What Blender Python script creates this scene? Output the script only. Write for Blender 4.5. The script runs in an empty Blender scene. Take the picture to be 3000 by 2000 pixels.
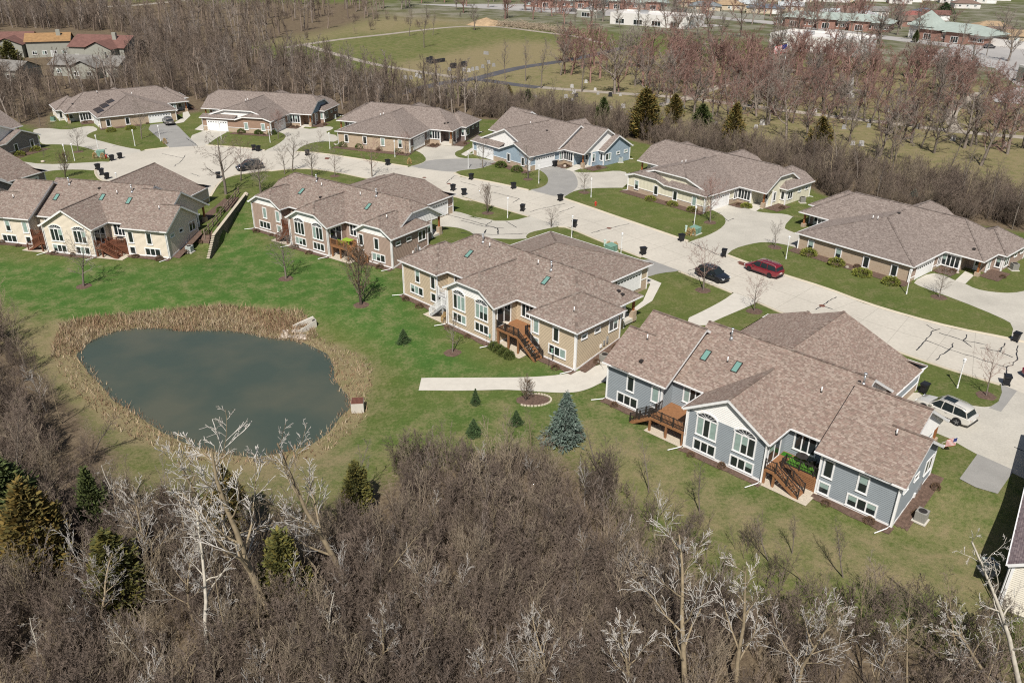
import bpy, math, random
import numpy as np
from mathutils import Matrix, Vector
from mathutils.geometry import tessellate_polygon
R = math.radians
random.seed(7); RNG = np.random.default_rng(7)
SC = bpy.context.scene
COL = SC.collection

# ------------------------------------------------------------------ camera
CAM_H, PITCH, ROLL, FPX = 41.243, R(26.729), R(0.62), 2429.884   # focal length in pixels of the 3000 x 2000 photograph
cam = bpy.data.cameras.new('camera'); cam_o = bpy.data.objects.new('camera', cam); COL.objects.link(cam_o)
cam.sensor_width = 36; cam.lens = FPX / 3000 * 36; cam.clip_end = 6000; cam.clip_start = .5
cam_o.matrix_world = Matrix.Translation((0, 0, CAM_H)) @ Matrix.Rotation(math.pi/2 - PITCH, 4, 'X') @ Matrix.Rotation(ROLL, 4, 'Z')
SC.camera = cam_o
# ------------------------------------------------------------------ sky and sun
SUN_EL = R(50.5); SUN_DIR = Vector((-.131, -.991, 0)).normalized()       # horizontal direction towards the sun
w = bpy.data.worlds.new('World'); SC.world = w; w.use_nodes = True
wn = w.node_tree.nodes; wl = w.node_tree.links
bg = wn['Background']; bg.inputs[1].default_value = .056
sky = wn.new('ShaderNodeTexSky'); sky.sky_type = 'NISHITA'; sky.sun_disc = False
sky.sun_elevation = SUN_EL; sky.sun_rotation = math.atan2(SUN_DIR.x, SUN_DIR.y)
sky.air_density = 1.0; sky.dust_density = 1.5
wl.new(sky.outputs[0], bg.inputs[0])
sl = bpy.data.lights.new('sun', 'SUN'); so = bpy.data.objects.new('sun', sl); COL.objects.link(so)
sl.energy = 5.0; sl.angle = R(.53); sl.color = (1, .95, .88)
so.rotation_euler = (-(SUN_DIR * math.cos(SUN_EL) + Vector((0, 0, math.sin(SUN_EL))))).to_track_quat('-Z', 'Y').to_euler()
SC.view_settings.view_transform = 'Standard'; SC.view_settings.look = 'None'
SC.view_settings.exposure = 0.10; SC.view_settings.gamma = 1

SC.cycles.use_denoising = False; SC.cycles.filter_width = 1.15; SC.cycles.sample_clamp_indirect = 3; SC.cycles.max_bounces = 6; SC.cycles.diffuse_bounces = 3; SC.cycles.use_adaptive_sampling = False

# ------------------------------------------------------------------ photo pixel -> place
def ray(p):
    a = (p[0]-1500)/FPX; b = -(p[1]-1000)/FPX; c, s = math.cos(ROLL), math.sin(ROLL)
    a, b = a*c-b*s, a*s+b*c
    return np.array([a, math.cos(PITCH)+b*math.sin(PITCH), -math.sin(PITCH)+b*math.cos(PITCH)])
def U(p, z=0.):
    d = ray(p); t = (z-CAM_H)/d[2]
    return np.array([d[0]*t, d[1]*t])
def proj(x, y, z):
    zz = z-CAM_H; dep = y*math.cos(PITCH)-zz*math.sin(PITCH); up = y*math.sin(PITCH)+zz*math.cos(PITCH)
    a, b = FPX*x/dep, FPX*up/dep; c, s = math.cos(ROLL), math.sin(ROLL)
    return 1500+a*c+b*s, 1000-(-a*s+b*c)
def crop(ox, oy, k): return lambda *pts: [(ox+x*k, oy+y*k) for x, y in pts]
r1 = crop(0, 200, .3826); r2 = crop(700, 200, .3826); r3 = crop(1350, 250, .3826); r4 = crop(2200, 500, .3826)
r5 = crop(1100, 650, .3826); r6 = crop(1700, 900, .3826); r7 = crop(2200, 1000, .3826); r8 = crop(0, 480, .2976)
rs = crop(1400, 600, .38265); rp = crop(0, 850, .4677); rc = crop(1000, 0, .42517); rd = crop(2000, 0, .42517); re_ = crop(0, 0, .42517)
rh5 = crop(1800, 400, .4613); rbl = crop(0, 1200, .5102); rbm = crop(1000, 1200, .5102); rbr = crop(2000, 1400, .4252)

# ------------------------------------------------------------------ house poses: x, y, angle of the back eave line, z
POSE = {'F4': (8.94, 72.17, -43.42, -.04), 'F3': (-14.46, 97.70, -43.99, .54), 'F2': (-40.68, 122.64, -34.56, .2), 'F1': (-76.76, 115.25, -12.35, -.13),
        'H6': (72.08, 109.44, 131.15, -.46), 'H5': (51.13, 138.19, 131.76, -.07), 'H4': (23.25, 161.79, 132.25, .09), 'H3': (-7.14, 182.58, 159.9, .36),
        'H2': (-41.24, 199.49, 167.27, .03), 'H1': (-84.8, 214.71, -144.72, -.4)}
def loc2w(k, x, y):
    ox, oy, a, dz = POSE[k]; a = R(a); c, s = math.cos(a), math.sin(a)
    return np.array([ox+c*x-s*y, oy+s*x+c*y])

# ------------------------------------------------------------------ terrain height
def seg_sd(P, poly, closed=True):
    """distance from points P (N,2) to a polyline / polygon outline, and inside mask"""
    P = np.asarray(P, float); poly = np.asarray(poly, float); n = len(poly)
    d = np.full(len(P), 1e9); ins = np.zeros(len(P), bool)
    for i in range(n if closed else n-1):
        a = poly[i]; b = poly[(i+1) % n]; e = b-a; q = P-a
        t = np.clip((q@e)/max(e@e, 1e-12), 0, 1)
        d = np.minimum(d, np.hypot(*(q-np.outer(t, e)).T))
        if closed:
            cnd = (a[1] > P[:, 1]) != (b[1] > P[:, 1])
            with np.errstate(divide='ignore', invalid='ignore'):
                xi = a[0]+(P[:, 1]-a[1])/(b[1]-a[1]+1e-12)*e[0]
            ins ^= cnd & (P[:, 0] < xi)
    return d, ins
def mask(P, poly, soft):
    d, ins = seg_sd(P, poly); sd = np.where(ins, d, -d)
    return np.clip(.5+sd/(2*soft), 0, 1)
Z_WATER = -2.75
POND_PX = rp((515,345),(600,300),(720,255),(850,235),(1000,235),(1150,250),(1400,250),(1560,265),(1700,300),(1850,310),(1950,350),(2050,400),(2090,470),(2095,560),(2140,620),(2190,670),(2195,740),(2130,790),(2070,880),(1950,970),(1750,1020),(1600,1045),(1450,1030),(1300,1000),(1150,950),(1040,900),(900,810),(800,740),(710,690),(640,600),(560,520),(480,410))
POND = np.array([U(p, Z_WATER) for p in POND_PX])
BACK = [loc2w('F1', -60, 0), loc2w('F1', 0, 0), loc2w('F1', 29.5, 0), loc2w('F2', 0, 0), loc2w('F2', 29.5, 0), loc2w('F3', 0, 0), loc2w('F3', 29.5, 0), loc2w('F4', 0, 0), loc2w('F4', 29.5, 0), loc2w('F4', 75, -6)]
WALL_A = U(r1((1602,1465))[0], -1.7); WALL_B = U(r1((1872,985))[0], -.3)
def terrain(P):
    P = np.atleast_2d(np.asarray(P, float))
    d, _ = seg_sd(P, BACK, False)
    big = list(BACK)+[np.array([400, 40]), np.array([400, 900]), np.array([-400, 900]), np.array([-400, BACK[0][1]])]
    _, street = seg_sd(P, big, True)
    s = np.where(street, d, -d)
    t = np.clip(s/10, 0, 1); t = t*t*(3-2*t)
    z = -1.42*(1-t)
    z = np.where(s < 0, -1.42+np.maximum(s, -22)*.03, z)
    dp, pin = seg_sd(P, POND); sp = np.where(pin, -dp, dp)
    u = np.clip(sp/9, 0, 1); u = u*u*(3-2*u)
    zp = Z_WATER+(z-Z_WATER)*u
    z = np.where(sp < 9, np.minimum(z, zp), z)
    z = np.where(sp < 0, Z_WATER+np.maximum(sp, -6)*.15, z); z = np.where((sp >= 0) & (sp < 9), np.maximum(z, Z_WATER+sp*.12*(sp < 1.2)), z)
    # higher bed held by the retaining wall between the two left-hand houses
    ax = (WALL_B-WALL_A)/np.linalg.norm(WALL_B-WALL_A); nx = np.array([-ax[1], ax[0]]); L = np.linalg.norm(WALL_B-WALL_A)
    q = P-WALL_A; al = q@ax; pe = q@nx
    f = np.clip(1-np.abs(pe-.2)/5.5, 0, 1)**.6*(pe > .12)*np.clip((al-4.6)/2.5, 0, 1)*np.clip((L+3-al)/3, 0, 1)
    low = -2.0+np.clip(al/L, 0, 1)*1.75
    g = np.clip(1-np.abs(np.minimum(pe-.12, 0))/7, 0, 1)*(pe <= .12)*np.clip((al+5)/6, 0, 1)*np.clip((L+2-al)/5, 0, 1); g = g*g*(3-2*g)
    z = np.where((g > 0) & (z > low), z+(low-z)*np.minimum(1, g*1.5), z)
    top = np.full(len(P), .28)
    z = np.where((f > 0) & (z < top), z+(top-z)*np.minimum(1, f*1.3), z)
    return z
def tz(x, y): return float(terrain([[x, y]])[0])
def GP(p, it=6):
    """ground point (x, y, z) under a photo pixel"""
    z = 0.
    for _ in range(it):
        x, y = U(p, z); z = .5*z+.5*tz(x, y)
    x, y = U(p, z)
    return np.array([x, y, tz(x, y)])

# ------------------------------------------------------------------ mesh helpers
class MB:
    def __init__(s): s.v = []; s.f = []; s.m = []; s.c = []
    def poly(s, pts, m=0, c=None):
        k = len(s.v); s.v += [tuple(p) for p in pts]; s.f.append(tuple(range(k, k+len(pts)))); s.m.append(m); s.c.append(c)
    def box(s, x0, x1, y0, y1, z0, z1, m=0, c=None):
        k = len(s.v); s.v += [(x0,y0,z0),(x1,y0,z0),(x1,y1,z0),(x0,y1,z0),(x0,y0,z1),(x1,y0,z1),(x1,y1,z1),(x0,y1,z1)]
        for f in ((0,3,2,1),(4,5,6,7),(0,1,5,4),(1,2,6,5),(2,3,7,6),(3,0,4,7)): s.f.append(tuple(k+i for i in f)); s.m.append(m); s.c.append(c)
    def beam(s, a, b, w, h, m=0, up=(0,0,1), c=None):
        """box of width w and height h from a to b, its top edge line on a-b"""
        a = Vector(a); b = Vector(b); d = (b-a).normalized(); u = Vector(up); side = d.cross(u)
        if side.length < 1e-5: side = d.cross(Vector((1,0,0)))
        side.normalize(); u = side.cross(d).normalized()
        k = len(s.v)
        for p in (a, b):
            for sx, sz in ((-.5,-1),(.5,-1),(.5,0),(-.5,0)): s.v.append(tuple(p+side*(sx*w)+u*(sz*h)))
        for f in ((0,1,2,3),(7,6,5,4),(0,4,5,1),(1,5,6,2),(2,6,7,3),(3,7,4,0)): s.f.append(tuple(k+i for i in f)); s.m.append(m); s.c.append(c)
    def tube(s, pts, rad, n=6, m=0, cap=True):
        k0 = len(s.v); prev = None
        for i, p in enumerate(pts):
            p = Vector(p); d = (Vector(pts[min(i+1, len(pts)-1)])-Vector(pts[max(i-1, 0)])).normalized()
            ref = Vector((0,0,1)) if abs(d.z) < .9 else Vector((1,0,0))
            x = d.cross(ref).normalized(); y = x.cross(d)
            r = rad[i] if hasattr(rad, '__len__') else rad
            for j in range(n):
                a = 2*math.pi*j/n; s.v.append(tuple(p+x*(math.cos(a)*r)+y*(math.sin(a)*r)))
        for i in range(len(pts)-1):
            for j in range(n):
                a = k0+i*n+j; b = k0+i*n+(j+1) % n; s.f.append((a, a+n, b+n, b)); s.m.append(m); s.c.append(None)
        if cap:
            s.f.append(tuple(k0+(len(pts)-1)*n+j for j in range(n))[::-1]); s.m.append(m); s.c.append(None)
            s.f.append(tuple(k0+j for j in range(n))); s.m.append(m); s.c.append(None)
    def cyl(s, x, y, z0, z1, r, n=12, m=0, r1=None): s.tube([(x,y,z0),(x,y,z1)], [r, r if r1 is None else r1], n, m)
    def mesh(s, name, mats, smooth=False):
        me = bpy.data.meshes.new(name); me.from_pydata(s.v, [], s.f)
        for m in (mats if isinstance(mats, (list, tuple)) else [mats]): me.materials.append(m)
        if any(s.m): me.polygons.foreach_set('material_index', s.m)
        if any(c is not None for c in s.c):
            at = me.attributes.new('tint', 'FLOAT_COLOR', 'FACE')
            at.data.foreach_set('color', np.array([(*(c if c is not None else (1,1,1)), 1) for c in s.c], np.float32).ravel())
        if smooth: me.polygons.foreach_set('use_smooth', [True]*len(me.polygons))
        me.update(); return me
    def build(s, name, mats, parent=None, smooth=False): return link(name, s.mesh(name, mats, smooth), parent)
def link(name, me, parent=None, loc=None, rz=None):
    o = bpy.data.objects.new(name, me); COL.objects.link(o)
    if parent is not None: o.parent = parent
    if loc is not None: o.location = loc
    if rz is not None: o.rotation_euler = (0, 0, rz)
    return o
def tag(o, label, cat, group=None, kind=None):
    o['label'] = label; o['category'] = cat
    if group: o['group'] = group
    if kind: o['kind'] = kind
    return o
def empty(name, loc=(0,0,0), rz=0):
    o = link(name, None, None, loc, rz); o.empty_display_size = .3; return o
def struct(o): o['kind'] = 'structure'; return o
def dup(o, parent=None):
    c = o.copy(); COL.objects.link(c); c.parent = parent
    for ch in list(o.children): dup(ch, c)
    return c

# ------------------------------------------------------------------ materials
def mat(name, col, rough=.8, noise=None, amp=.25, spec=.3, metal=0., bump=None, tint=False, rand=0., scale2=None, coat=0.):
    m = bpy.data.materials.new(name); m.use_nodes = True; nt = m.node_tree; n = nt.nodes; l = nt.links; b = n['Principled BSDF']
    b.inputs['Roughness'].default_value = rough; b.inputs['Metallic'].default_value = metal; b.inputs['Specular IOR Level'].default_value = spec
    if coat: b.inputs['Coat Weight'].default_value = coat
    rgb = n.new('ShaderNodeRGB'); rgb.outputs[0].default_value = (*col, 1); src = rgb.outputs[0]
    tc = n.new('ShaderNodeTexCoord')
    def mul(src, fac):
        mx = n.new('ShaderNodeVectorMath'); mx.operation = 'SCALE'; l.new(src, mx.inputs[0]); l.new(fac, mx.inputs['Scale']); return mx.outputs[0]
    if tint:
        a = n.new('ShaderNodeAttribute'); a.attribute_name = 'tint'
        mx = n.new('ShaderNodeMix'); mx.data_type = 'RGBA'; mx.blend_type = 'MULTIPLY'; mx.inputs[0].default_value = 1
        l.new(src, mx.inputs[6]); l.new(a.outputs['Color'], mx.inputs[7]); src = mx.outputs[2]
    for sc in ([noise] if noise else [])+([scale2] if scale2 else []):
        t = n.new('ShaderNodeTexNoise'); t.inputs['Scale'].default_value = sc; t.inputs['Detail'].default_value = 5; t.inputs['Roughness'].default_value = .65
        l.new(tc.outputs['Object'], t.inputs['Vector'])
        mr = n.new('ShaderNodeMapRange'); mr.inputs[1].default_value = .3; mr.inputs[2].default_value = .7; mr.inputs[3].default_value = 1-amp; mr.inputs[4].default_value = 1+amp
        l.new(t.outputs['Fac'], mr.inputs[0]); src = mul(src, mr.outputs[0])
    if rand:
        oi = n.new('ShaderNodeObjectInfo'); mr = n.new('ShaderNodeMapRange'); mr.inputs[3].default_value = 1-rand; mr.inputs[4].default_value = 1+rand
        l.new(oi.outputs['Random'], mr.inputs[0]); src = mul(src, mr.outputs[0])
    if bump:
        t = n.new('ShaderNodeTexNoise'); t.inputs['Scale'].default_value = bump[0]; t.inputs['Detail'].default_value = 4
        l.new(tc.outputs['Object'], t.inputs['Vector'])
        bp = n.new('ShaderNodeBump'); bp.inputs['Strength'].default_value = bump[1]; bp.inputs['Distance'].default_value = bump[2] if len(bump) > 2 else .02
        l.new(t.outputs['Fac'], bp.inputs['Height']); l.new(bp.outputs[0], b.inputs['Normal'])
    l.new(src, b.inputs['Base Color'])
    return m
M = {}
M['white'] = mat('white_paint', (.78,.78,.77), .5, 3, .06)
M['shingle'] = mat('asphalt_shingle', (1,1,1), .92, 40, .14, .15, tint=True)
M['glass'] = mat('window_glass', (.018,.024,.026), .06, spec=.6)
M['blind'] = mat('window_blind', (.27,.36,.33), .25, 2, .2, spec=.6)
M['arch'] = mat('fan_light_glass', (.03,.035,.045), .1, spec=.6)
M['skylight'] = mat('skylight_glass', (.16,.30,.26), .08, spec=.8)
M['darkmetal'] = mat('dark_metal', (.035,.03,.028), .45, spec=.4)
M['galv'] = mat('galvanised_metal', (.55,.56,.57), .35, 8, .1, metal=.7)
M['black'] = mat('black_plastic', (.016,.017,.02), .5, rand=.3)
M['stone'] = None
M['door'] = mat('entry_door', (.6,.62,.6), .5)
M['cedarpost'] = mat('cedar_post', (.30,.12,.045), .6, 6, .25)
M['deckwood'] = mat('deck_wood', (.27,.132,.062), .6, 5, .18)
M['deckbrown'] = mat('deck_wood_dark', (.15,.06,.035), .6, 5, .2)
M['concrete'] = mat('street_concrete', (.50,.465,.40), .9, .13, .09, .2, bump=(30,.15,.01), scale2=2.5)
M['drive'] = mat('driveway_concrete', (.455,.43,.375), .9, .25, .11, .2, bump=(30,.15,.01), scale2=5)
M['asphalt'] = mat('grey_asphalt', (.285,.278,.262), .9, .5, .09, .2, bump=(60,.3,.01), scale2=9)
M['walk'] = mat('walk_concrete', (.54,.51,.45), .9, 1.2, .07, .2)
M['kerb'] = mat('kerb_concrete', (.52,.46,.36), .9, .6, .1, .2)
M['tar'] = mat('crack_sealant', (.035,.036,.04), .6)
M['mulch'] = mat('bark_mulch', (.125,.082,.062), .95, 4, .4, bump=(20,.8,.05), scale2=25)
M['gravel'] = mat('pale_gravel', (.50,.44,.35), .95, 14, .3, bump=(25,.7,.03))
M['rock'] = mat('boulder', (.42,.36,.30), .9, 4, .3, bump=(6,.6,.05), rand=.3)
M['iron'] = mat('rusty_iron', (.16,.07,.05), .75, 12, .3)
M['green_box'] = mat('green_cabinet', (.17,.30,.235), .5, 3, .08)
M['red'] = mat('hydrant_red', (.48,.05,.03), .4)
M['block'] = mat('retaining_block', (1,1,1), .95, 12, .2, tint=True, bump=(25,.5,.03))
M['oldwood'] = mat('weathered_wood', (.22,.17,.13), .9, 8, .25)
def stone_mat(name, cols, sc=3.2):
    m = bpy.data.materials.new(name); m.use_nodes = True; nt = m.node_tree; n = nt.nodes; l = nt.links; b = n['Principled BSDF']
    b.inputs['Roughness'].default_value = .9
    tc = n.new('ShaderNodeTexCoord'); geo = n.new('ShaderNodeNewGeometry')
    mp = n.new('ShaderNodeMapping'); mp.inputs['Scale'].default_value = (1.1, 1.1, 2.6); l.new(tc.outputs['Object'], mp.inputs['Vector'])
    v = n.new('ShaderNodeTexVoronoi'); v.inputs['Scale'].default_value = sc; l.new(mp.outputs[0], v.inputs['Vector'])
    cr = n.new('ShaderNodeValToRGB'); cr.color_ramp.interpolation = 'CONSTANT'
    for i, c in enumerate(cols):
        e = cr.color_ramp.elements[i] if i < 2 else cr.color_ramp.elements.new(0)
        e.position = i/len(cols); e.color = (*c, 1)
    sp = n.new('ShaderNodeSeparateColor'); l.new(v.outputs['Color'], sp.inputs[0]); l.new(sp.outputs[0], cr.inputs[0]); l.new(cr.outputs[0], b.inputs['Base Color'])
    v2 = n.new('ShaderNodeTexVoronoi'); v2.feature = 'DISTANCE_TO_EDGE'; v2.inputs['Scale'].default_value = sc; l.new(mp.outputs[0], v2.inputs['Vector'])
    bp = n.new('ShaderNodeBump'); bp.inputs['Distance'].default_value = .05; bp.inputs['Strength'].default_value = .8
    mn = n.new('ShaderNodeMath'); mn.operation = 'MINIMUM'; mn.inputs[1].default_value = .12; l.new(v2.outputs['Distance'], mn.inputs[0]); l.new(mn.outputs[0], bp.inputs['Height']); l.new(bp.outputs[0], b.inputs['Normal'])
    return m
M['stone'] = stone_mat('stone_veneer', [(.42,.33,.24),(.30,.22,.16),(.50,.41,.31),(.24,.17,.13),(.38,.29,.20),(.20,.14,.11)])
SID = {k: mat('siding_'+k, c, .75, 1.5, .05, .25) for k, c in {'slate_blue': (.25,.28,.30), 'cream': (.63,.56,.455), 'tan': (.46,.375,.265), 'taupe': (.335,.25,.20), 'pale_yellow': (.64,.61,.475),
      'light_blue': (.29,.365,.425), 'brown': (.30,.20,.145), 'dark_taupe': (.19,.145,.13), 'grey_taupe': (.255,.225,.205), 'white': (.78,.77,.74), 'ivory': (.66,.62,.53)}.items()}
# ------------------------------------------------------------------ ground sheet
def axis(core, lo, hi, step, far0, far1):
    a = list(np.arange(lo, hi+step/2, step)); s = step; x = a[-1]
    while x < far1: s *= 1.18; x += s; a.append(x)
    s = step; x = a[0]; pre = []
    while x > far0: s *= 1.18; x -= s; pre.append(x)
    return np.array(pre[::-1]+a)
gx = axis(0, -112, 92, .8, -2500, 2500); gy = axis(0, 30, 215, .8, -300, 4500)
X, Y = np.meshgrid(gx, gy); PG = np.stack([X.ravel(), Y.ravel()], 1)
ZG = terrain(PG)
nx, ny = len(gx), len(gy)
idx = np.arange(nx*ny).reshape(ny, nx)
quads = np.stack([idx[:-1,:-1], idx[:-1,1:], idx[1:,1:], idx[1:,:-1]], -1).reshape(-1, 4)
gm = bpy.data.meshes.new('ground'); gm.from_pydata(np.column_stack([PG, ZG]).tolist(), [], quads.tolist())
gm.polygons.foreach_set('use_smooth', [True]*len(gm.polygons))
def px_poly(pts, z=0.): return np.array([U(p, z) for p in pts])
LUSH = px_poly([(-150,735),(60,770),(480,785),(600,770),(720,620),(760,720),(1150,800),(1200,880),(1290,1000),(1450,1090),(1650,1085),(1640,1108),(1250,1118),(1130,1040),(980,940),(860,905),(600,900),(420,915),(260,955),(130,930),(0,885),(-200,860)], -1.8)
MID = px_poly([(1235,1150),(1700,1170),(1900,1300),(1700,1300),(1400,1290),(1150,1300),(1000,1400),(900,1400),(1050,1250)], -1.9)
F4LAWN = px_poly([(1750,1180),(1950,1330),(2300,1480),(2620,1560),(2760,1440),(3000,1500),(2960,1790),(2700,1720),(2200,1560),(1880,1420),(1720,1300)], -1.6)
DRYW = px_poly([(-200,880),(0,905),(190,965),(180,1080),(330,1290),(480,1370),(740,1330),(1000,1330),(900,1440),(600,1440),(300,1400),(-200,1300)], -2)
RING = px_poly(rp((380,220),(620,170),(900,140),(1400,110),(1900,155),(2000,290),(2130,350),(2300,430),(2350,560),(2310,670),(2290,780),(2200,900),(2000,1030),(1700,1090),(1300,1080),(900,960),(700,860),(540,700),(400,560),(310,400)), -2.5)
WOODB = px_poly([(-400,1060),(0,1080),(130,1190),(240,1330),(420,1420),(560,1450),(760,1470),(960,1480),(1120,1370),(1300,1310),(1420,1295),(1560,1285),(1700,1310),(1800,1390),(1900,1460),(2100,1540),(2250,1600),(2500,1690),(2800,1790),(3200,1880),(3600,2600),(-900,2600)], -1.9)
WOODL = px_poly([(-300,960),(30,960),(80,1080),(180,1200),(300,1330),(-300,1420)], -1.9)
WOODBACK = px_poly([(-900,330),(0,345),(140,385),(160,330),(300,310),(560,335),(700,300),(900,315),(1010,345),(1090,380),(1140,380),(1330,335),(1450,350),(1400,300),(1230,270),(1110,240),(950,190),(780,165),(620,120),(300,60),(-900,20)])
WOODR = px_poly([(1390,345),(1500,350),(1780,395),(1900,425),(2280,500),(2420,575),(2600,610),(3100,700),(3300,700),(3100,600),(2700,520),(2400,470),(2000,400),(1600,320),(1430,290)])
WOODFAR = px_poly([(-1200,80),(0,75),(300,95),(620,150),(880,110),(1000,90),(1150,40),(1100,5),(-1500,0)])
CEM = px_poly([(1120,240),(1500,330),(2000,410),(2600,520),(3300,620),(3700,330),(3000,260),(2500,190),(2000,170),(1500,120),(1150,190)])
FIELD = px_poly([(900,135),(1050,110),(1250,90),(1450,78),(1700,110),(1760,130),(1600,180),(1400,240),(1200,230),(1000,165)])
MEADOW = px_poly([(500,75),(900,40),(1250,35),(1480,70),(1250,85),(1050,100),(850,135),(640,130)])
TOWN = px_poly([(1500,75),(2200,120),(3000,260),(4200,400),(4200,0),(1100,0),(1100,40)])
noise_edge = lambda P, k, s: np.sin(P[:,0]*k+1.7*np.sin(P[:,1]*k*.7+s))*np.sin(P[:,1]*k*1.1+1.3*np.sin(P[:,0]*k*.6-s))
NE = noise_edge(PG, .31, 1.)*.5+noise_edge(PG, .83, 2.)*.3
DRYE = px_poly([(1050,1330),(1250,1290),(1500,1270),(1700,1270),(1850,1330),(1960,1420),(2200,1520),(2600,1640),(2900,1760),(2900,1850),(2300,1700),(1800,1480),(1500,1400),(1100,1450)], -1.9)
lush = np.clip(mask(PG, LUSH, 2.2)*.95+mask(PG, MID, 5)*.55+mask(PG, F4LAWN, 4)*.28, 0, 1)
dry = np.clip(mask(PG, DRYW, 3)*.9+mask(PG, RING, 1.2)*.95+mask(PG, CEM, 6)*.75+mask(PG, MEADOW, 10)*.9+mask(PG, FIELD, 6)*.25+mask(PG, F4LAWN, 4)*.46+mask(PG, MID, 5)*.12+mask(PG, DRYE, 3.5)*.45, 0, 1)
LITB = px_poly([(-400,1060),(0,1080),(130,1190),(240,1330),(420,1420),(560,1450),(760,1470),(960,1480),(1150,1380),(1400,1330),(1560,1320),(1700,1360),(1800,1470),(1950,1620),(2150,1720),(2400,1800),(2700,1880),(3200,2050),(3600,2700),(-900,2700)], -1.9)
lit = np.clip(mask(PG, LITB, 3.5)+mask(PG, WOODL, 3)+mask(PG, WOODBACK, 3)+mask(PG, WOODR, 1.6)+mask(PG, WOODFAR, 12)*.8, 0, 1)
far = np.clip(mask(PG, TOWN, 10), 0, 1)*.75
dry = np.clip(dry*(1-.6*lit), 0, 1)
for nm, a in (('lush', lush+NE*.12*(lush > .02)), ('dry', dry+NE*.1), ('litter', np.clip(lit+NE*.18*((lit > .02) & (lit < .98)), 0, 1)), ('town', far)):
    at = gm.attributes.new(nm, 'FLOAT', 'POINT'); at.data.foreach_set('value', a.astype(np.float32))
def ground_mat():
    m = bpy.data.materials.new('lawn_and_litter'); m.use_nodes = True; nt = m.node_tree; n = nt.nodes; l = nt.links; b = n['Principled BSDF']
    b.inputs['Roughness'].default_value = .95; b.inputs['Specular IOR Level'].default_value = .1
    tc = n.new('ShaderNodeTexCoord')
    def noise(sc, det=6, rg=.6):
        t = n.new('ShaderNodeTexNoise'); t.inputs['Scale'].default_value = sc; t.inputs['Detail'].default_value = det; t.inputs['Roughness'].default_value = rg; l.new(tc.outputs['Object'], t.inputs['Vector']); return t.outputs['Fac']
    def attr(a): t = n.new('ShaderNodeAttribute'); t.attribute_name = a; return t.outputs['Fac']
    def mr(x, a, b_, c, d):
        t = n.new('ShaderNodeMapRange'); t.inputs[1].default_value = a; t.inputs[2].default_value = b_; t.inputs[3].default_value = c; t.inputs[4].default_value = d; l.new(x, t.inputs[0]); return t.outputs[0]
    def math_(op, x, y):
        t = n.new('ShaderNodeMath'); t.operation = op
        for i, q in enumerate((x, y)):
            if isinstance(q, (int, float)): t.inputs[i].default_value = q
            else: l.new(q, t.inputs[i])
        return t.outputs[0]
    def mix(f, a, b_):
        t = n.new('ShaderNodeMix'); t.data_type = 'RGBA'; l.new(f, t.inputs[0])
        for i, q in ((6, a), (7, b_)):
            if isinstance(q, tuple): t.inputs[i].default_value = (*q, 1)
            else: l.new(q, t.inputs[i])
        return t.outputs[2]
    n1, n2, n3, n4 = noise(.09), noise(.5), noise(3.2, 6, .7), noise(16, 3, .7)
    patch = math_('ADD', math_('MULTIPLY', n2, .5), math_('MULTIPLY', n3, .5))
    lawn = mix(mr(n1, .35, .65, 0, 1), (.088,.118,.030), (.122,.140,.042))
    lawn = mix(attr('lush'), lawn, mix(mr(n2, .35, .7, 0, 1), (.054,.122,.024), (.100,.162,.042)))
    dfac = math_('ADD', attr('dry'), mr(patch, .39, .645, -.32, .66))
    straw = mix(mr(n3, .3, .7, 0, 1), (.285,.232,.135), (.19,.16,.082))
    col = mix(mr(dfac, .05, 1.05, 0, 1), lawn, straw)
    litter = mix(mr(n3, .3, .7, 0, 1), (.11,.08,.052), (.21,.165,.11)); litter = mix(mr(n2, .45, .7, 0, .7), litter, (.075,.055,.038))
    lf = math_('ADD', attr('litter'), mr(n3, .3, .7, -.2, .2))
    col = mix(mr(lf, .3, .75, 0, 1), col, litter)
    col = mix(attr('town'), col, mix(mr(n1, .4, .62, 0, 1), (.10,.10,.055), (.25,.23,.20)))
    v = n.new('ShaderNodeVectorMath'); v.operation = 'SCALE'; l.new(col, v.inputs[0]); l.new(math_('MULTIPLY', mr(n4, .25, .75, .62, 1.38), mr(n3, .25, .75, .78, 1.22)), v.inputs['Scale'])
    l.new(v.outputs[0], b.inputs['Base Color'])
    bp = n.new('ShaderNodeBump'); bp.inputs['Strength'].default_value = .55; bp.inputs['Distance'].default_value = .12
    l.new(math_('ADD', n4, n3), bp.inputs['Height']); l.new(bp.outputs[0], b.inputs['Normal'])
    return m
gm.materials.append(ground_mat()); gm.update()
struct(link('ground', gm))

# ------------------------------------------------------------------ sheets of paving
def chaikin(p, it=1, closed=True):
    p = np.asarray(p, float)
    for _ in range(it):
        q = []
        n_ = len(p)
        for i in range(n_ if closed else n_-1):
            a, b = p[i], p[(i+1) % n_]; q += [a*.75+b*.25, a*.25+b*.75]
        if not closed: q = [p[0]]+q+[p[-1]]
        p = np.array(q)
    return p
def sheet(name, pts, z, m, smooth=1, zero=0., parent=None, thick=.0):
    P = np.array([U(p, zero) if len(p) == 2 and not isinstance(p, np.ndarray) else p for p in pts])
    if smooth: P = chaikin(P, smooth)
    mb = MB(); tri = tessellate_polygon([[Vector((x, y, 0)) for x, y in P]])
    mb.v = [(x, y, zero+z) for x, y in P]
    for t in tri:
        a, b, c = (P[i] for i in t); cr = (b[0]-a[0])*(c[1]-a[1])-(b[1]-a[1])*(c[0]-a[0])
        mb.f.append(tuple(t) if cr > 0 else tuple(t)[::-1]); mb.m.append(0); mb.c.append(None)
    o = mb.build(name, m, parent)
    return o
N1 = r4((2600,1430),(2050,1310),(1970,1290),(1560,1212),(1200,1118),(860,1015),(560,900),(250,805))+rs((2050,445),(1900,388))
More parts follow.
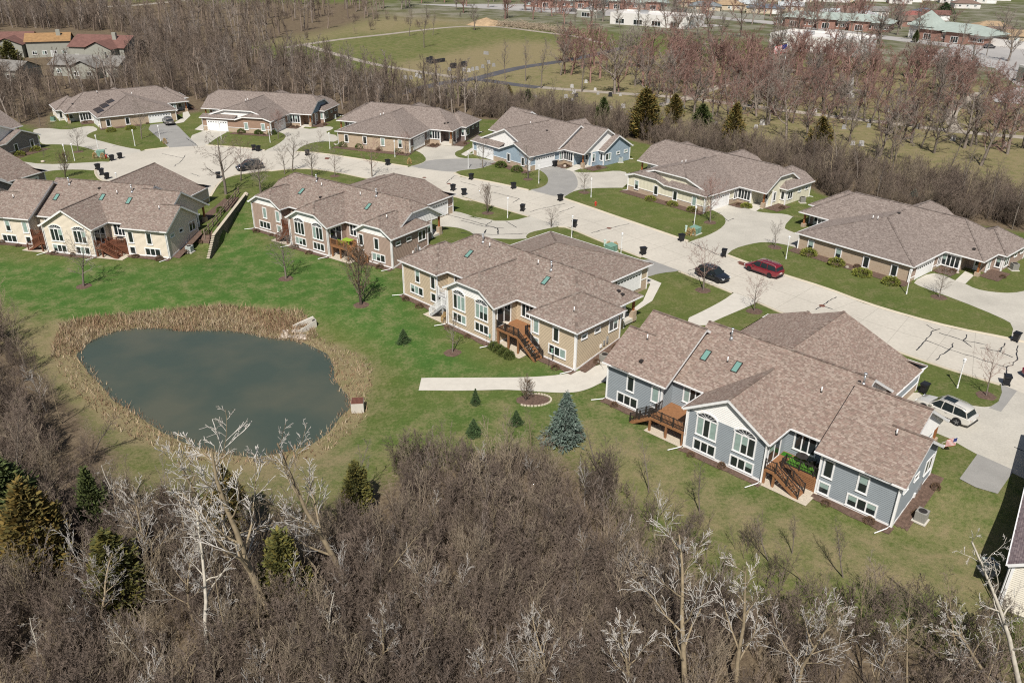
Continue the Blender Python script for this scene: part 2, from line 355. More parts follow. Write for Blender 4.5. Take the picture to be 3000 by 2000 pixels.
N2 = rs((1605,283),(1300,178),(1000,75),(800,5))+r3((775,868))
N3 = r3((515,806),(250,748),(0,703))+r2((1640,803))
N4 = r2((1290,757),(960,705),(600,650),(432,642))
N5 = r2((195,632),(0,608))+r1((1572,592))
N6 = r1((1295,608),(1110,630))
S1 = rs((2150,742),(2352,832))+r4((300,1090))+r7((1290,130),(1560,220),(1910,325))
S2 = rs((1550,507),(1960,673)); S3 = rs((620,165),(700,172),(980,290),(1265,402))
S4 = r1((1600,985),(1650,900),(1700,850),(1800,815),(1950,795),(2091,772))+r2((200,792),(400,768),(560,768),(750,793),(970,840),(1640,975),(1790,1022))+r3((0,848))+rs((400,88))
S5 = r1((740,775),(745,815),(780,855),(840,870))
street = sheet('street', N1+N2+N3+N4+N5+N6+r1((950,665),(845,710))+S5+r1((1000,960),(1300,1010))+S4+S3+S2+S1+r7((2091,400),(2700,640)), .020, M['concrete'], 0)
struct(street)
D = {}
def drive(name, pts, m='drive', z=.012, sm=1): return struct(sheet(name, pts, z, M[m], sm))
drive('driveway', r4((1235,850),(1375,780),(1480,800),(1560,840),(1640,865),(1720,905),(1850,930),(2000,938),(2150,910),(2300,880),(2300,1420),(2050,1345),(1985,1310),(2015,1180),(1900,1118),(1600,995),(1290,885)))
drive('driveway', rs((1590,300),(1640,275),(1750,240),(1850,190),(1900,140),(1890,90))+rh5((640,475),(600,460),(735,430),(850,455),(895,475),(980,487),(1090,492),(1140,512))+r4((325,345),(245,435),(300,465),(390,490),(385,600),(240,560),(100,545),(0,560))+rs((1960,335),(1900,388),(1880,410)))
drive('driveway', r3((500,830),(515,806),(600,790),(660,760),(672,720),(650,680),(590,640),(545,640),(695,612),(760,625),(850,655),(900,668),(1050,668),(1200,652),(1285,670),(1268,785),(1150,785),(1000,788),(880,805),(820,835),(775,868),(765,890)))
drive('asphalt_apron', r3((515,800),(600,790),(660,760),(672,720),(650,680),(590,640),(695,615),(850,655),(880,690),(900,750),(880,800),(775,862)), 'asphalt', .016)
drive('driveway', r2((1285,780),(1290,757),(1400,730),(1440,700),(1400,650),(1330,625),(1320,605),(1420,572),(1560,585),(1725,590),(1715,620),(1655,640),(1655,672),(1705,690))+r3((110,560),(275,580),(262,600),(140,640),(0,650))+r2((1640,803),(1635,825)))
drive('asphalt_apron', r2((1290,753),(1400,735),(1440,703),(1700,692))+r3((110,562),(273,582),(260,598),(140,638),(0,648))+r2((1638,799)), 'asphalt', .016)
drive('driveway', r2((190,650),(195,632),(290,590),(365,530),(345,500),(270,482),(335,452),(480,458),(560,468),(640,445),(725,450),(715,470),(660,488),(690,503),(755,515),(755,565),(640,560),(540,575),(470,605),(432,642),(430,660)))
drive('driveway', r1((1765,475),(1600,465),(1560,480),(1440,525),(1510,600),(1560,610),(1580,592),(1650,540)))
drive('driveway', r1((1105,440),(1290,418),(1345,425),(1440,522),(1520,600),(1500,620),(1295,620),(1295,608),(1240,560)), 'asphalt', .016)
drive('driveway', r1((235,478),(330,455),(520,475),(600,455),(700,440),(760,470),(690,495),(652,522),(720,545),(800,565),(950,605),(1110,630),(1000,672),(845,712),(835,680),(700,618),(560,588),(420,583),(330,585),(300,560),(310,520)))
drive('driveway', r1((-300,690),(0,695),(120,708),(340,738),(600,727),(840,712),(900,740),(740,785),(600,775),(430,780),(330,795),(150,770),(0,750),(-300,740)), 'drive', .012)
drive('driveway', r2((1520,1130),(1625,1092),(1720,1108),(1850,1158),(2000,1172))+r3((0,990),(200,1038),(400,1038),(530,1003),(560,1000))+rs((640,155),(620,165),(520,185),(400,210),(365,240),(380,265))+r2((1800,1300),(1795,1262),(1700,1225),(1600,1212),(1530,1215)))
drive('driveway', rs((1265,402),(1190,480),(1230,560),(1285,556),(1400,522),(1550,507),(1560,480)), 'asphalt', .016)
drive('driveway', rs((1960,673),(1980,655),(2170,725),(2150,742),(2020,800),(1830,880),(1720,935),(1570,885),(1750,800),(1880,730)), 'walk')
drive('driveway', r7((1100,430),(1270,380),(1320,420),(1500,455),(1700,492),(1820,505),(1900,470),(1925,400),(1920,320),(2200,420),(2600,560),(2600,1290),(2091,1052),(1735,867),(1440,697),(1380,720),(1200,600)))
drive('asphalt_apron', r7((1912,328),(2040,375),(1915,538),(1820,508),(1895,460),(1922,390)), 'asphalt', .016, 0)
drive('asphalt_pad', r7((1735,860),(2015,985),(1890,1165),(1720,1115),(1597,1050)), 'asphalt', .016, 0)
for pts in (r4((1560,845),(1640,770),(1710,800),(1640,868)), rh5((850,462),(895,428),(945,445),(895,478)), r3((800,645),(905,605),(955,625),(860,660)), r2((1550,588),(1600,550),(1635,560),(1602,592)),
            r2((1700,660),(1785,610),(1800,625),(1740,675)), r2((450,458),(500,420),(532,428),(490,462)), r1((1330,420),(1400,380),(1400,340),(1440,330),(1458,365),(1405,415),(1350,425)),
            r1((1490,470),(1545,430),(1565,440),(1560,482)), rs((1270,565),(1300,556),(1405,600),(1335,735),(1210,815),(1190,795),(1265,735),(1320,608)), r1((1590,1000),(1705,1000),(1600,1130),(1568,1115))):
    drive('front_walk', pts, 'walk', .024, 0)
# draped garden path behind the houses
up = [GP(p)[:2] for p in r5((352,1195),(500,1193),(700,1192),(900,1191),(1100,1190),(1250,1184),(1400,1172),(1500,1155),(1600,1128),(1680,1105),(1745,1085))]+[loc2w('F4', *q) for q in ((-4.3,5),(-4.2,9),(-3.4,14),(-1,19))]
lo = [GP(p)[:2] for p in r5((330,1290),(480,1291),(700,1291),(850,1287),(1000,1283),(1200,1295),(1400,1308),(1490,1306),(1560,1299),(1640,1275),(1735,1225))]+[loc2w('F4', *q) for q in ((-.9,4),(-.9,8),(-.5,13),(2,16))]
up = chaikin(up, 2, False); lo = chaikin(lo, 2, False)
mb = MB(); NW = 5
for i in range(len(up)):
    for j in range(NW+1):
        q = up[i]+(lo[i]-up[i])*j/NW; mb.v.append((q[0], q[1], tz(*q)+.035))
for i in range(len(up)-1):
    for j in range(NW):
        a = i*(NW+1)+j; mb.f.append((a, a+1, a+NW+2, a+NW+1)); mb.m.append(0); mb.c.append(None)
struct(mb.build('garden_path', M['walk'], None, True))
# kerbs: one rolled profile for each stretch between driveways
def kerb(pts, side):
    P = chaikin([U(p) for p in pts], 1, False); mb = MB(); prof = ((-.02, .022), (.05, .045), (.22, .10), (.42, .11), (.45, .09), (.45, -.05))
    for i in range(len(P)):
        d = P[min(i+1, len(P)-1)]-P[max(i-1, 0)]; d /= np.linalg.norm(d); nrm = np.array([-d[1], d[0]])*side
        for w_, h in prof: q = P[i]+nrm*w_; mb.v.append((q[0], q[1], h))
    k = len(prof)
    for i in range(len(P)-1):
        for j in range(k-1):
            f = (i*k+j, i*k+j+1, (i+1)*k+j+1, (i+1)*k+j); mb.f.append(f if side > 0 else f[::-1]); mb.m.append(0); mb.c.append(None)
    mb.build('kerb', M['kerb'], street)
for s in (N1, N2, N3, N4, N5, N6): kerb(s, -1)
for s in (S1, S2, S3, S4): kerb(s, -1)
kerb(S5, -1)
def strip(name, pts, wd, z, m, parent, jig=0., sm=1, zero=0.):
    P = [U(p, zero) if not isinstance(p, np.ndarray) else p for p in pts]
    if jig:
        Q = [P[0]]
        for a, b in zip(P[:-1], P[1:]):
            k = max(1, int(np.linalg.norm(b-a)/.5)); d = (b-a)/max(np.linalg.norm(b-a), 1e-6)
            for i in range(1, k+1): Q.append(a+(b-a)*i/k+np.array([-d[1], d[0]])*random.gauss(0, jig)*(i < k))
        P = Q
    P = chaikin(P, sm, False); mb = MB()
    for i in range(len(P)):
        d = P[min(i+1, len(P)-1)]-P[max(i-1, 0)]; d = d/max(np.linalg.norm(d), 1e-6); nrm = np.array([-d[1], d[0]]); ww = wd*(random.uniform(.55, 1.3) if jig else 1)/2
        for s_ in (1, -1): q = P[i]+nrm*ww*s_; mb.v.append((q[0], q[1], zero+z))
    for i in range(len(P)-1): mb.f.append((2*i, 2*i+1, 2*i+3, 2*i+2)); mb.m.append(0); mb.c.append(None)
    return mb.build(name, m, parent)
CR = [r4((1345,1180),(1410,1222),(1450,1210)), r4((1440,1215),(1395,1225),(1340,1300),(1265,1375)), r4((1440,1240),(1620,1300),(1690,1350)), r4((1650,1255),(1640,1290),(1620,1300),(1810,1335)), r4((1340,1300),(1520,1370),(1955,1505)), r4((1550,1320),(1520,1370),(1415,1450)),
      r4((1755,1360),(1890,1380),(2005,1430)), r4((1945,1320),(1900,1385)), r4((2045,1340),(2030,1400),(2040,1430),(2010,1490),(1955,1505),(1960,1560)), r4((495,1065),(545,1035),(590,1000),(655,968)), r4((565,1040),(625,1060)),
      r3((1000,1132),(1135,1095),(1290,1062)), r3((530,970),(640,940),(800,905)), r3((1740,1420),(1840,1390)), r3((870,930),(750,975)), r3((1760,1205),(1900,1265),(2010,1320)), r3((250,820),(450,870),(400,900)), r3((0,740),(120,770)), r3((180,760),(320,785)),
      r1((1330,755),(1390,710),(1420,665)), r1((1425,535),(1510,592)), r1((1240,655),(1400,690)), r1((1460,805),(1530,830)), r1((860,600),(900,592)),
      r2((1565,1112),(1800,1175),(1990,1230)), r3((0,1035),(170,1080),(330,1095)), r3((0,1130),(250,1145),(510,1135)), r3((190,1080),(235,1040)), r3((285,1140),(280,1095)), r3((345,1042),(430,1090)), r3((180,1130),(195,1105)), r2((1880,1265),(1895,1235)), r2((1980,1230),(1985,1270)),
      r2((1590,880),(1640,830),(1700,815)), rs((880,675),(960,690),(1000,710)), rs((930,800),(1120,730)), r7((2015,1168-360),(2091,1200-360)), r3((2020,1020),(2045,1040),(2091,1020))]
for c in CR: strip('crack_seal', c, .13, .026, M['tar'], street, .07)
strip('crack_seal', N1[2:], .05, .026, M['tar'], street, 0)
# saw-cut joints across and along the street
M['joint'] = mat('concrete_joint', (.30,.28,.24), .9)
def resample(pts, step):
    P = np.array([U(p) for p in pts]); L = np.r_[0, np.cumsum(np.hypot(*np.diff(P, axis=0).T))]; t = np.arange(0, L[-1], step); return np.column_stack([np.interp(t, L, P[:, 0]), np.interp(t, L, P[:, 1])])
NP = resample([q for s_ in (N5[::-1], N4[::-1], N3[::-1], N2[::-1], N1[::-1]) for q in s_], .4); SPp = resample([q for s_ in (S4[6:], S3, S2, S1) for q in s_], 4.6); mids = []
for q in SPp:
    dq = np.hypot(*(NP-q).T); j = int(dq.argmin())
    if 5 < dq[j] < 15: strip('slab_joint', [q, NP[j]], .035, .0245, M['joint'], street, 0, 0); mids.append((q+NP[j])/2)
strip('slab_joint', mids, .04, .0252, M['joint'], street, 0, 1)
# manhole covers and kerb inlets
def disc(name, p, r, z, m, parent, ring=True):
    x, y = U(p); mb = MB(); mb.cyl(x, y, z-.02, z, r, 20); mb.cyl(x, y, z, z+.006, r*.8, 20)
    return mb.build(name, m, parent)
for p in (r4((545,1035))[0], r3((1135,1095))[0], r2((1608,885))[0], r2((1420,838))[0]): disc('manhole_cover', p, .38, .028, M['iron'], street)
for p, q in ((rs((1995,440))[0], rs((2040,455))[0]), (r2((662,690))[0], r2((692,692))[0])):
    a, b = U(p), U(q); mb = MB(); mb.beam((*a, .13), (*b, .13), .5, .12); mb.beam((*(a+[0,-.5]), .035), (*(b+[0,-.5]), .035), .55, .03); mb.build('storm_inlet', M['iron'], street)
# far drives, cemetery lanes
M['lane'] = mat('dark_lane', (.085,.083,.092), .9, .2, .25); M['dirt2'] = mat('far_paving', (.36,.345,.33), .9, .05, .15); M['dirt'] = mat('gravel_track', (.33,.29,.24), .95, .4, .2)
def lane(name, pts, wd, m, z=.03): return struct(strip(name, pts, wd, z, M[m], None, 0, 2))
lane('cemetery_lane', rc((250,680),(420,640),(700,570),(930,545),(1200,470),(1480,430),(1650,400),(1950,330)), 4.2, 'lane')
lane('cemetery_lane', rc((880,540),(1060,565),(1200,585),(1360,605)), 4.2, 'lane', .034)
lane('cemetery_lane', rc((1360,602),(1700,630),(2000,650),(2352,672))+rd((500,735),(800,775),(1200,825),(1500,855),(1800,900),(2200,935),(2500,960)), 3.6, 'dirt', .03)
lane('cemetery_lane', rd((-200,735),(0,690),(120,640),(250,600),(400,560),(700,545),(1000,590),(1300,640)), 3.2, 'dirt', .038)
lane('cemetery_lane', rd((1900,905),(1840,830),(1870,740),(2050,640)), 2.6, 'dirt', .042)
lane('gravel_path', rc((-250,310),(-60,370),(90,410),(250,450),(500,490),(800,535)), 3.0, 'dirt', .026)
lane('gravel_path', rc((-400,330),(0,270),(300,240),(620,200),(870,180),(1100,185),(1400,225),(1650,255),(1800,300)), 3.4, 'dirt', .022)
lane('gravel_path', re_((500,60),(760,46),(950,38),(1130,18),(1300,5)), 6, 'dirt', .022)
lane('far_road', rd((-300,40),(0,95),(300,130),(650,160),(1300,250),(2000,330),(2500,420)), 12, 'dirt2', .03)
lane('parking_lot', rd((-200,175),(0,185),(250,175)), 9, 'dirt2', .04)
struct(sheet('parking_lot', rd((2050,300),(2400,330),(2700,420),(2700,640),(2300,590),(2150,470),(1700,420),(1650,360)), .036, M['dirt2'], 0))
struct(sheet('parking_lot', rd((2120,660),(2300,600),(2600,640),(2600,740),(2150,705)), .044, M['dirt2'], 0))
struct(sheet('parking_lot', rc((500,30),(1200,75),(1800,110),(2352,150),(2352,60),(1900,40),(1200,30)), .05, M['dirt2'], 0))
# pond
mb = MB(); Pq = POND.mean(0)+(POND-POND.mean(0))*1.06
Pq = chaikin(Pq, 1)
mb.poly([(x, y, Z_WATER) for x, y in Pq])
def water_mat():
    m = bpy.data.materials.new('pond_water'); m.use_nodes = True; nt = m.node_tree; n = nt.nodes; l = nt.links; b = n['Principled BSDF']
    b.inputs['Roughness'].default_value = .12; b.inputs['IOR'].default_value = 1.333; b.inputs['Specular IOR Level'].default_value = .38
    tc = n.new('ShaderNodeTexCoord'); t = n.new('ShaderNodeTexNoise'); t.inputs['Scale'].default_value = .12; t.inputs['Detail'].default_value = 4; l.new(tc.outputs['Object'], t.inputs['Vector'])
    mx = n.new('ShaderNodeMix'); mx.data_type = 'RGBA'; mx.inputs[6].default_value = (.058,.076,.062,1); mx.inputs[7].default_value = (.088,.094,.070,1)
    mr = n.new('ShaderNodeMapRange'); mr.inputs[1].default_value = .4; mr.inputs[2].default_value = .65; l.new(t.outputs['Fac'], mr.inputs[0]); l.new(mr.outputs[0], mx.inputs[0]); l.new(mx.outputs[2], b.inputs['Base Color'])
    t2 = n.new('ShaderNodeTexNoise'); t2.inputs['Scale'].default_value = 2.2; t2.inputs['Detail'].default_value = 3; l.new(tc.outputs['Object'], t2.inputs['Vector'])
    bp = n.new('ShaderNodeBump'); bp.inputs['Strength'].default_value = .25; bp.inputs['Distance'].default_value = .06; l.new(t2.outputs['Fac'], bp.inputs['Height']); l.new(bp.outputs[0], b.inputs['Normal'])
    return m
struct(mb.build('pond_water', water_mat()))
# ------------------------------------------------------------------ houses
HW, HM, HC, HG, HN, HP = 29.5, 14.75, 4.3, 8.6, 7.3, 1.1
YCG, YN, YW, YP, YG, OV, ZE = -1.8, 1.8, 8.4, 12.9, 21.9, .45, 2.8
SHING = [tuple(1.08*v for v in c) for c in ((.212,.172,.145),(.250,.206,.176),(.178,.140,.118),(.275,.230,.198),(.222,.170,.143),(.198,.148,.127))]
SHING_NEAR = [(v[0]*1.09, v[1]*1.05, v[2]*1.03) for v in SHING]
SHING_FAR = [tuple(1.08*v for v in c) for c in ((.212,.175,.155),(.240,.200,.178),(.185,.150,.132),(.262,.220,.195))]
def interval(poly, v):
    """u range of a convex polygon at height v"""
    us = []
    for i in range(len(poly)):
        (u0, v0), (u1, v1) = poly[i], poly[(i+1) % len(poly)]
        if abs(v1-v0) < 1e-9:
            if abs(v-v0) < 1e-6: us += [u0, u1]
        elif min(v0, v1)-1e-9 <= v <= max(v0, v1)+1e-9: us.append(u0+(v-v0)/(v1-v0)*(u1-u0))
    return (min(us), max(us)) if us else None
def plane_axes(P):
    P = [Vector(p) for p in P]; n = Vector((0,0,0))
    for i in range(len(P)):
        a, b = P[i], P[(i+1) % len(P)]; n += a.cross(b)
    n.normalize()
    if n.z < -1e-6: n = -n; P = P[::-1]
    u = Vector((0,0,1)).cross(n)
    u = u.normalized() if u.length > 1e-6 else Vector((1,0,0))
    v = n.cross(u)
    return P, n, u, v
def shingle_plane(mb, P, pal, exp=.143, wid=.22):
    P, n, u, v = plane_axes(P); o = P[0]
    q = [((p-o).dot(u), (p-o).dot(v)) for p in P]
    v0 = min(b for a, b in q); v1 = max(b for a, b in q)
    mb.poly(P, 0, (.16,.12,.10))
    k = 0; vv = v0
    while vv < v1-.01:
        va, vb = vv, min(vv+exp, v1); i0 = interval(q, va+1e-5); i1 = interval(q, vb-1e-5)
        if i0 and i1:
            l0, r0 = i0; l1, r1_ = i1; us = min(l0, l1)-random.random()*wid; ue = max(r0, r1_)
            while us < ue:
                un = us+wid*random.uniform(.55, 1.45)
                a0, b0, a1, b1 = max(us, l0), min(un, r0), max(us, l1), min(un, r1_)
                if b0-a0 > .002 or b1-a1 > .002:
                    if b0 < a0: a0 = b0 = min(max(us, l0), r0)
                    if b1 < a1: a1 = b1 = min(max(us, l1), r1_)
                    h = .016+random.random()*.012; f = random.uniform(.90, 1.10); c = random.choice(pal); c = (c[0]*f, c[1]*f, c[2]*f)
                    mb.poly([o+u*a0+v*va+n*h, o+u*b0+v*va+n*h, o+u*b1+v*(vb+.01)+n*.006, o+u*a1+v*(vb+.01)+n*.006], 0, c)
                us = un
        vv += exp; k += 1
def lap_plane(mb, P, out, course=.17, m=0):
    """lap siding on a vertical convex polygon; out = outward normal"""
    P = [Vector(p) for p in P]; n = Vector(out); u = Vector((0,0,1)).cross(n).normalized(); o = P[0].copy(); o.z = 0
    q = [((p-o).dot(u), p.z) for p in P]; z0 = min(b for a, b in q); z1 = max(b for a, b in q)
    z = z0
    while z < z1-.005:
        zb = min(z+course, z1); i0 = interval(q, z+1e-5); i1 = interval(q, zb-1e-5)
        if i0 and i1:
            A = [o+u*i0[0]+n*.042, o+u*i0[1]+n*.042, o+u*i1[1]+n*.004, o+u*i1[0]+n*.004]
            for p, zz in zip(A, (z, z, zb, zb)): p.z = zz
            mb.poly(A, m)
            B = [o+u*i0[0], o+u*i0[1], o+u*i0[1]+n*.042, o+u*i0[0]+n*.042]
            for p in B: p.z = z
            mb.poly(B, m)
        z += course
class Roof:
    def __init__(s): s.planes = []; s.trim = MB(); s.soff = MB(); s.gables = []; s.caps = []
    def block(s, axis, a0, a1, b0, b1, zr, e0='g', e1='g', zj=None, ze=ZE, gm=None, rake=(1, 1), gut=(1, 1), r0=(0, 0)):
        T = (lambda a, b, z: (a, b, z)) if axis == 'x' else (lambda a, b, z: (b, a, z))
        bm = (b0+b1)/2; half = (b1-b0)/2; pt = (zr-ze)/half; zj = zj or zr
        ins = {'g': 0, 'n': 0, 'h': half, 'j': (zr-zj)/pt}; ra0 = a0+ins[e0]; ra1 = a1-ins[e1]
        if ra0 > ra1: ra0 = ra1 = (ra0+ra1)/2
        dj = (zj-ze)/pt
        for bs, bj, gi in ((b0, b0+dj, 0), (b1, b1-dj, 1)):
            P = [T(a0, bs, ze), T(a1, bs, ze)]
            if e1 == 'j': P.append(T(a1, bj, zj))
            P.append(T(ra1, bm, zr))
            if ra1-ra0 > .01: P.append(T(ra0, bm, zr))
            if e0 == 'j': P.append(T(a0, bj, zj))
            s.planes.append(P)
            if gut[gi]: s.trim.beam(T(a0-.02, bs, ze+.03), T(a1+.02, bs, ze+.03), .13, .15)
        for e, ae, ra, sg, rk, rs0 in ((e0, a0, ra0, -1, rake[0], r0[0]), (e1, a1, ra1, 1, rake[1], r0[1])):
            if e == 'h':
                s.planes.append([T(ae, b0, ze), T(ae, b1, ze), T(ra, bm, zr)]); s.trim.beam(T(ae, b0-.06, ze+.03), T(ae, b1+.06, ze+.03), .13, .15)
            if e == 'j': s.planes.append([T(ae, b0+dj, zj), T(ae, b1-dj, zj), T(ra, bm, zr)])
            if e in 'gj' and rk:
                top0, top1 = (bm, bm) if e == 'g' else (b0+dj, b1-dj); zt = zr if e == 'g' else zj
                s.trim.beam(T(ae-sg*.02, b0+rs0, ze+rs0*pt+.0), T(ae-sg*.02, top0, zt+.0), .05, .24); s.trim.beam(T(ae-sg*.02, top1, zt+.0), T(ae-sg*.02, b1, ze+.0), .05, .24)
                if e == 'j': s.trim.beam(T(ae-sg*.02, top0, zt), T(ae-sg*.02, top1, zt), .06, .2)
                d = .45; aw = ae-sg*d; lo = ze-.12
                G = [T(aw, b0+.3, lo), T(aw, b1-.3, lo), T(aw, b1-.3, ze+.3*pt-.05)]
                G += [T(aw, bm, zr-.06)] if e == 'g' else [T(aw, top1, zt-.06), T(aw, top0, zt-.06)]
                G.append(T(aw, b0+.3, ze+.3*pt-.05))
                nrm = Vector(T(sg, 0, 0)); s.gables.append((G, nrm, gm))
                # underside of the overhang
                s.soff.poly([T(ae, b0, ze-.02), T(aw, b0, ze-.02), T(aw, top0, zt-.04), T(ae, top0, zt-.04)]); s.soff.poly([T(ae, b1, ze-.02), T(aw, b1, ze-.02), T(aw, top1, zt-.04), T(ae, top1, zt-.04)])
        q0 = a0+(.45 if e0 in 'gj' else 0); q1 = a1-(.45 if e1 in 'gj' else 0); s.soff.poly([T(q0, b0, ze-.07), T(q0, b1, ze-.07), T(q1, b1, ze-.07), T(q1, b0, ze-.07)])
        # ridge and hip caps
        s.caps.append((T(ra0, bm, zr), T(ra1, bm, zr)))
        for e, ae, ra in ((e0, a0, ra0), (e1, a1, ra1)):
            if e == 'h': s.caps += [(T(ae, b0, ze), T(ra, bm, zr)), (T(ae, b1, ze), T(ra, bm, zr))]
            if e == 'j': s.caps += [(T(ae, b0+dj, zj), T(ra, bm, zr)), (T(ae, b1-dj, zj), T(ra, bm, zr))]
    def pent(s, x0, x1, y0, y1, z0, z1):
        s.planes.append([(x0, y0, z0), (x1, y0, z0), (x1, y1, z1), (x0, y1, z1)]); s.trim.beam((x0, y1, z1+.03), (x1, y1, z1+.03), .13, .15)
        s.soff.poly([(x0, y0, z1-.07), (x1, y0, z1-.07), (x1, y1, z1-.07), (x0, y1, z1-.07)])
WINM = {}
def win_meshes(w_, h, n, kind):
    k = (round(w_, 2), round(h, 2), n, kind)
    if k in WINM: return WINM[k]
    mb = MB(); t = .13; d = -.075; bot = .10
    mb.box(-w_/2, -w_/2+t, d, 0, 0, h); mb.box(w_/2-t, w_/2, d, 0, 0, h); mb.box(-w_/2+t, w_/2-t, d, 0, 0, t); mb.box(-w_/2+t, w_/2-t, d, 0, h-t, h)
    pw = (w_-2*t)/n; mu = .11
    for i in range(1, n): x = -w_/2+t+i*pw; mb.box(x-mu/2, x+mu/2, d+.004, 0, t, h-t)
    if kind != 'door': mb.box(-w_/2-.03, w_/2+.03, d-.03, d, -.02, .05)
    fr = mb.mesh('window_frame', M['white']); panes = []
    p = MB(); p.box(-(pw-mu)/2, (pw-mu)/2, -.035, -.02, t, h-t); pm = [p.mesh('pane', M['glass']), p.mesh('pane', M['blind'])]
    p = MB(); p.box(-(pw-mu)/2, (pw-mu)/2, -.035, -.02, t, t+(h-2*t)*.5, 0); p.box(-(pw-mu)/2, (pw-mu)/2, -.035, -.02, t+(h-2*t)*.5, h-t, 1); pm.append(p.mesh('pane', [M['glass'], M['blind']]))
    xs = [-w_/2+t+(i+.5)*pw for i in range(n)]; fan = None
    if kind == 'arch':
        f = MB(); rw = w_/2-t; rh = .52; seg = 14
        pts = [(math.cos(math.pi*i/seg)*rw, math.sin(math.pi*i/seg)*rh) for i in range(seg+1)]
        f.poly([(x, -.045, h+z) for x, z in pts]); fan = f.mesh('fan_light', M['arch'])
        g = MB()
        for (xa, za), (xb, zb) in zip(pts[:-1], pts[1:]): g.beam((xa*1.12, -.04, h+za*1.2), (xb*1.12, -.04, h+zb*1.2), .09, .12, 0, (0, 0, 1) if abs(xb-xa) > abs(zb-za) else (1, 0, 0))
        for a in (30, 60, 90, 120, 150): g.beam((0, -.055, h), (math.cos(R(a))*rw, -.055, h+math.sin(R(a))*rh), .03, .03, 0, (0, -1, 0))
        v0 = len(mb.v); mb.v += g.v; mb.f += [tuple(i+v0 for i in q) for q in g.f]; mb.m += g.m; mb.c += g.c; fr = mb.mesh('window_frame', M['white'])
    WINM[k] = (fr, pm, xs, fan); return WINM[k]
FACE = {'S': 0, 'E': math.pi/2, 'N': math.pi, 'W': -math.pi/2}
def window(par, x, y, face, z, w_, h, n=1, kind='win', blind=.4, name='window'):
    fr, pm, xs, fan = win_meshes(w_, h, n, kind)
    o = link(name, fr, par, (x, y, z), FACE[face])
    for xx in xs:
        r = random.random(); link('pane', pm[0] if r > blind else (pm[1] if r < blind*.45 else pm[2]), o, (xx, 0, 0))
    if fan: link('fan_light', fan, o)
    return o
GD = {}
def garage_door(par, x, y, face):
    if not GD:
        mb = MB()
        mb.box(-2.5, -2.36, -.09, 0, 0, 2.3); mb.box(2.36, 2.5, -.09, 0, 0, 2.3); mb.box(-2.36, 2.36, -.09, 0, 2.16, 2.3); GD['f'] = mb.mesh('door_frame', M['white'])
        mb = MB(); mb.box(-2.36, 2.36, -.045, 0, 0, .525); GD['p'] = mb.mesh('door_panel', M['white'])
        mb = MB(); mb.box(-.17, .17, -.055, -.04, .2, .36); GD['w'] = mb.mesh('door_light', M['glass'])
    o = link('garage_door', GD['f'], par, (x, y, .0), FACE[face])
    for i in range(4):
        pn = link('door_panel', GD['p'], o, (0, 0, .01+i*.537))
    for j in range(8): link('door_light', GD['w'], o, (-2.36+.3+j*.59, 0, .01+3*.537))
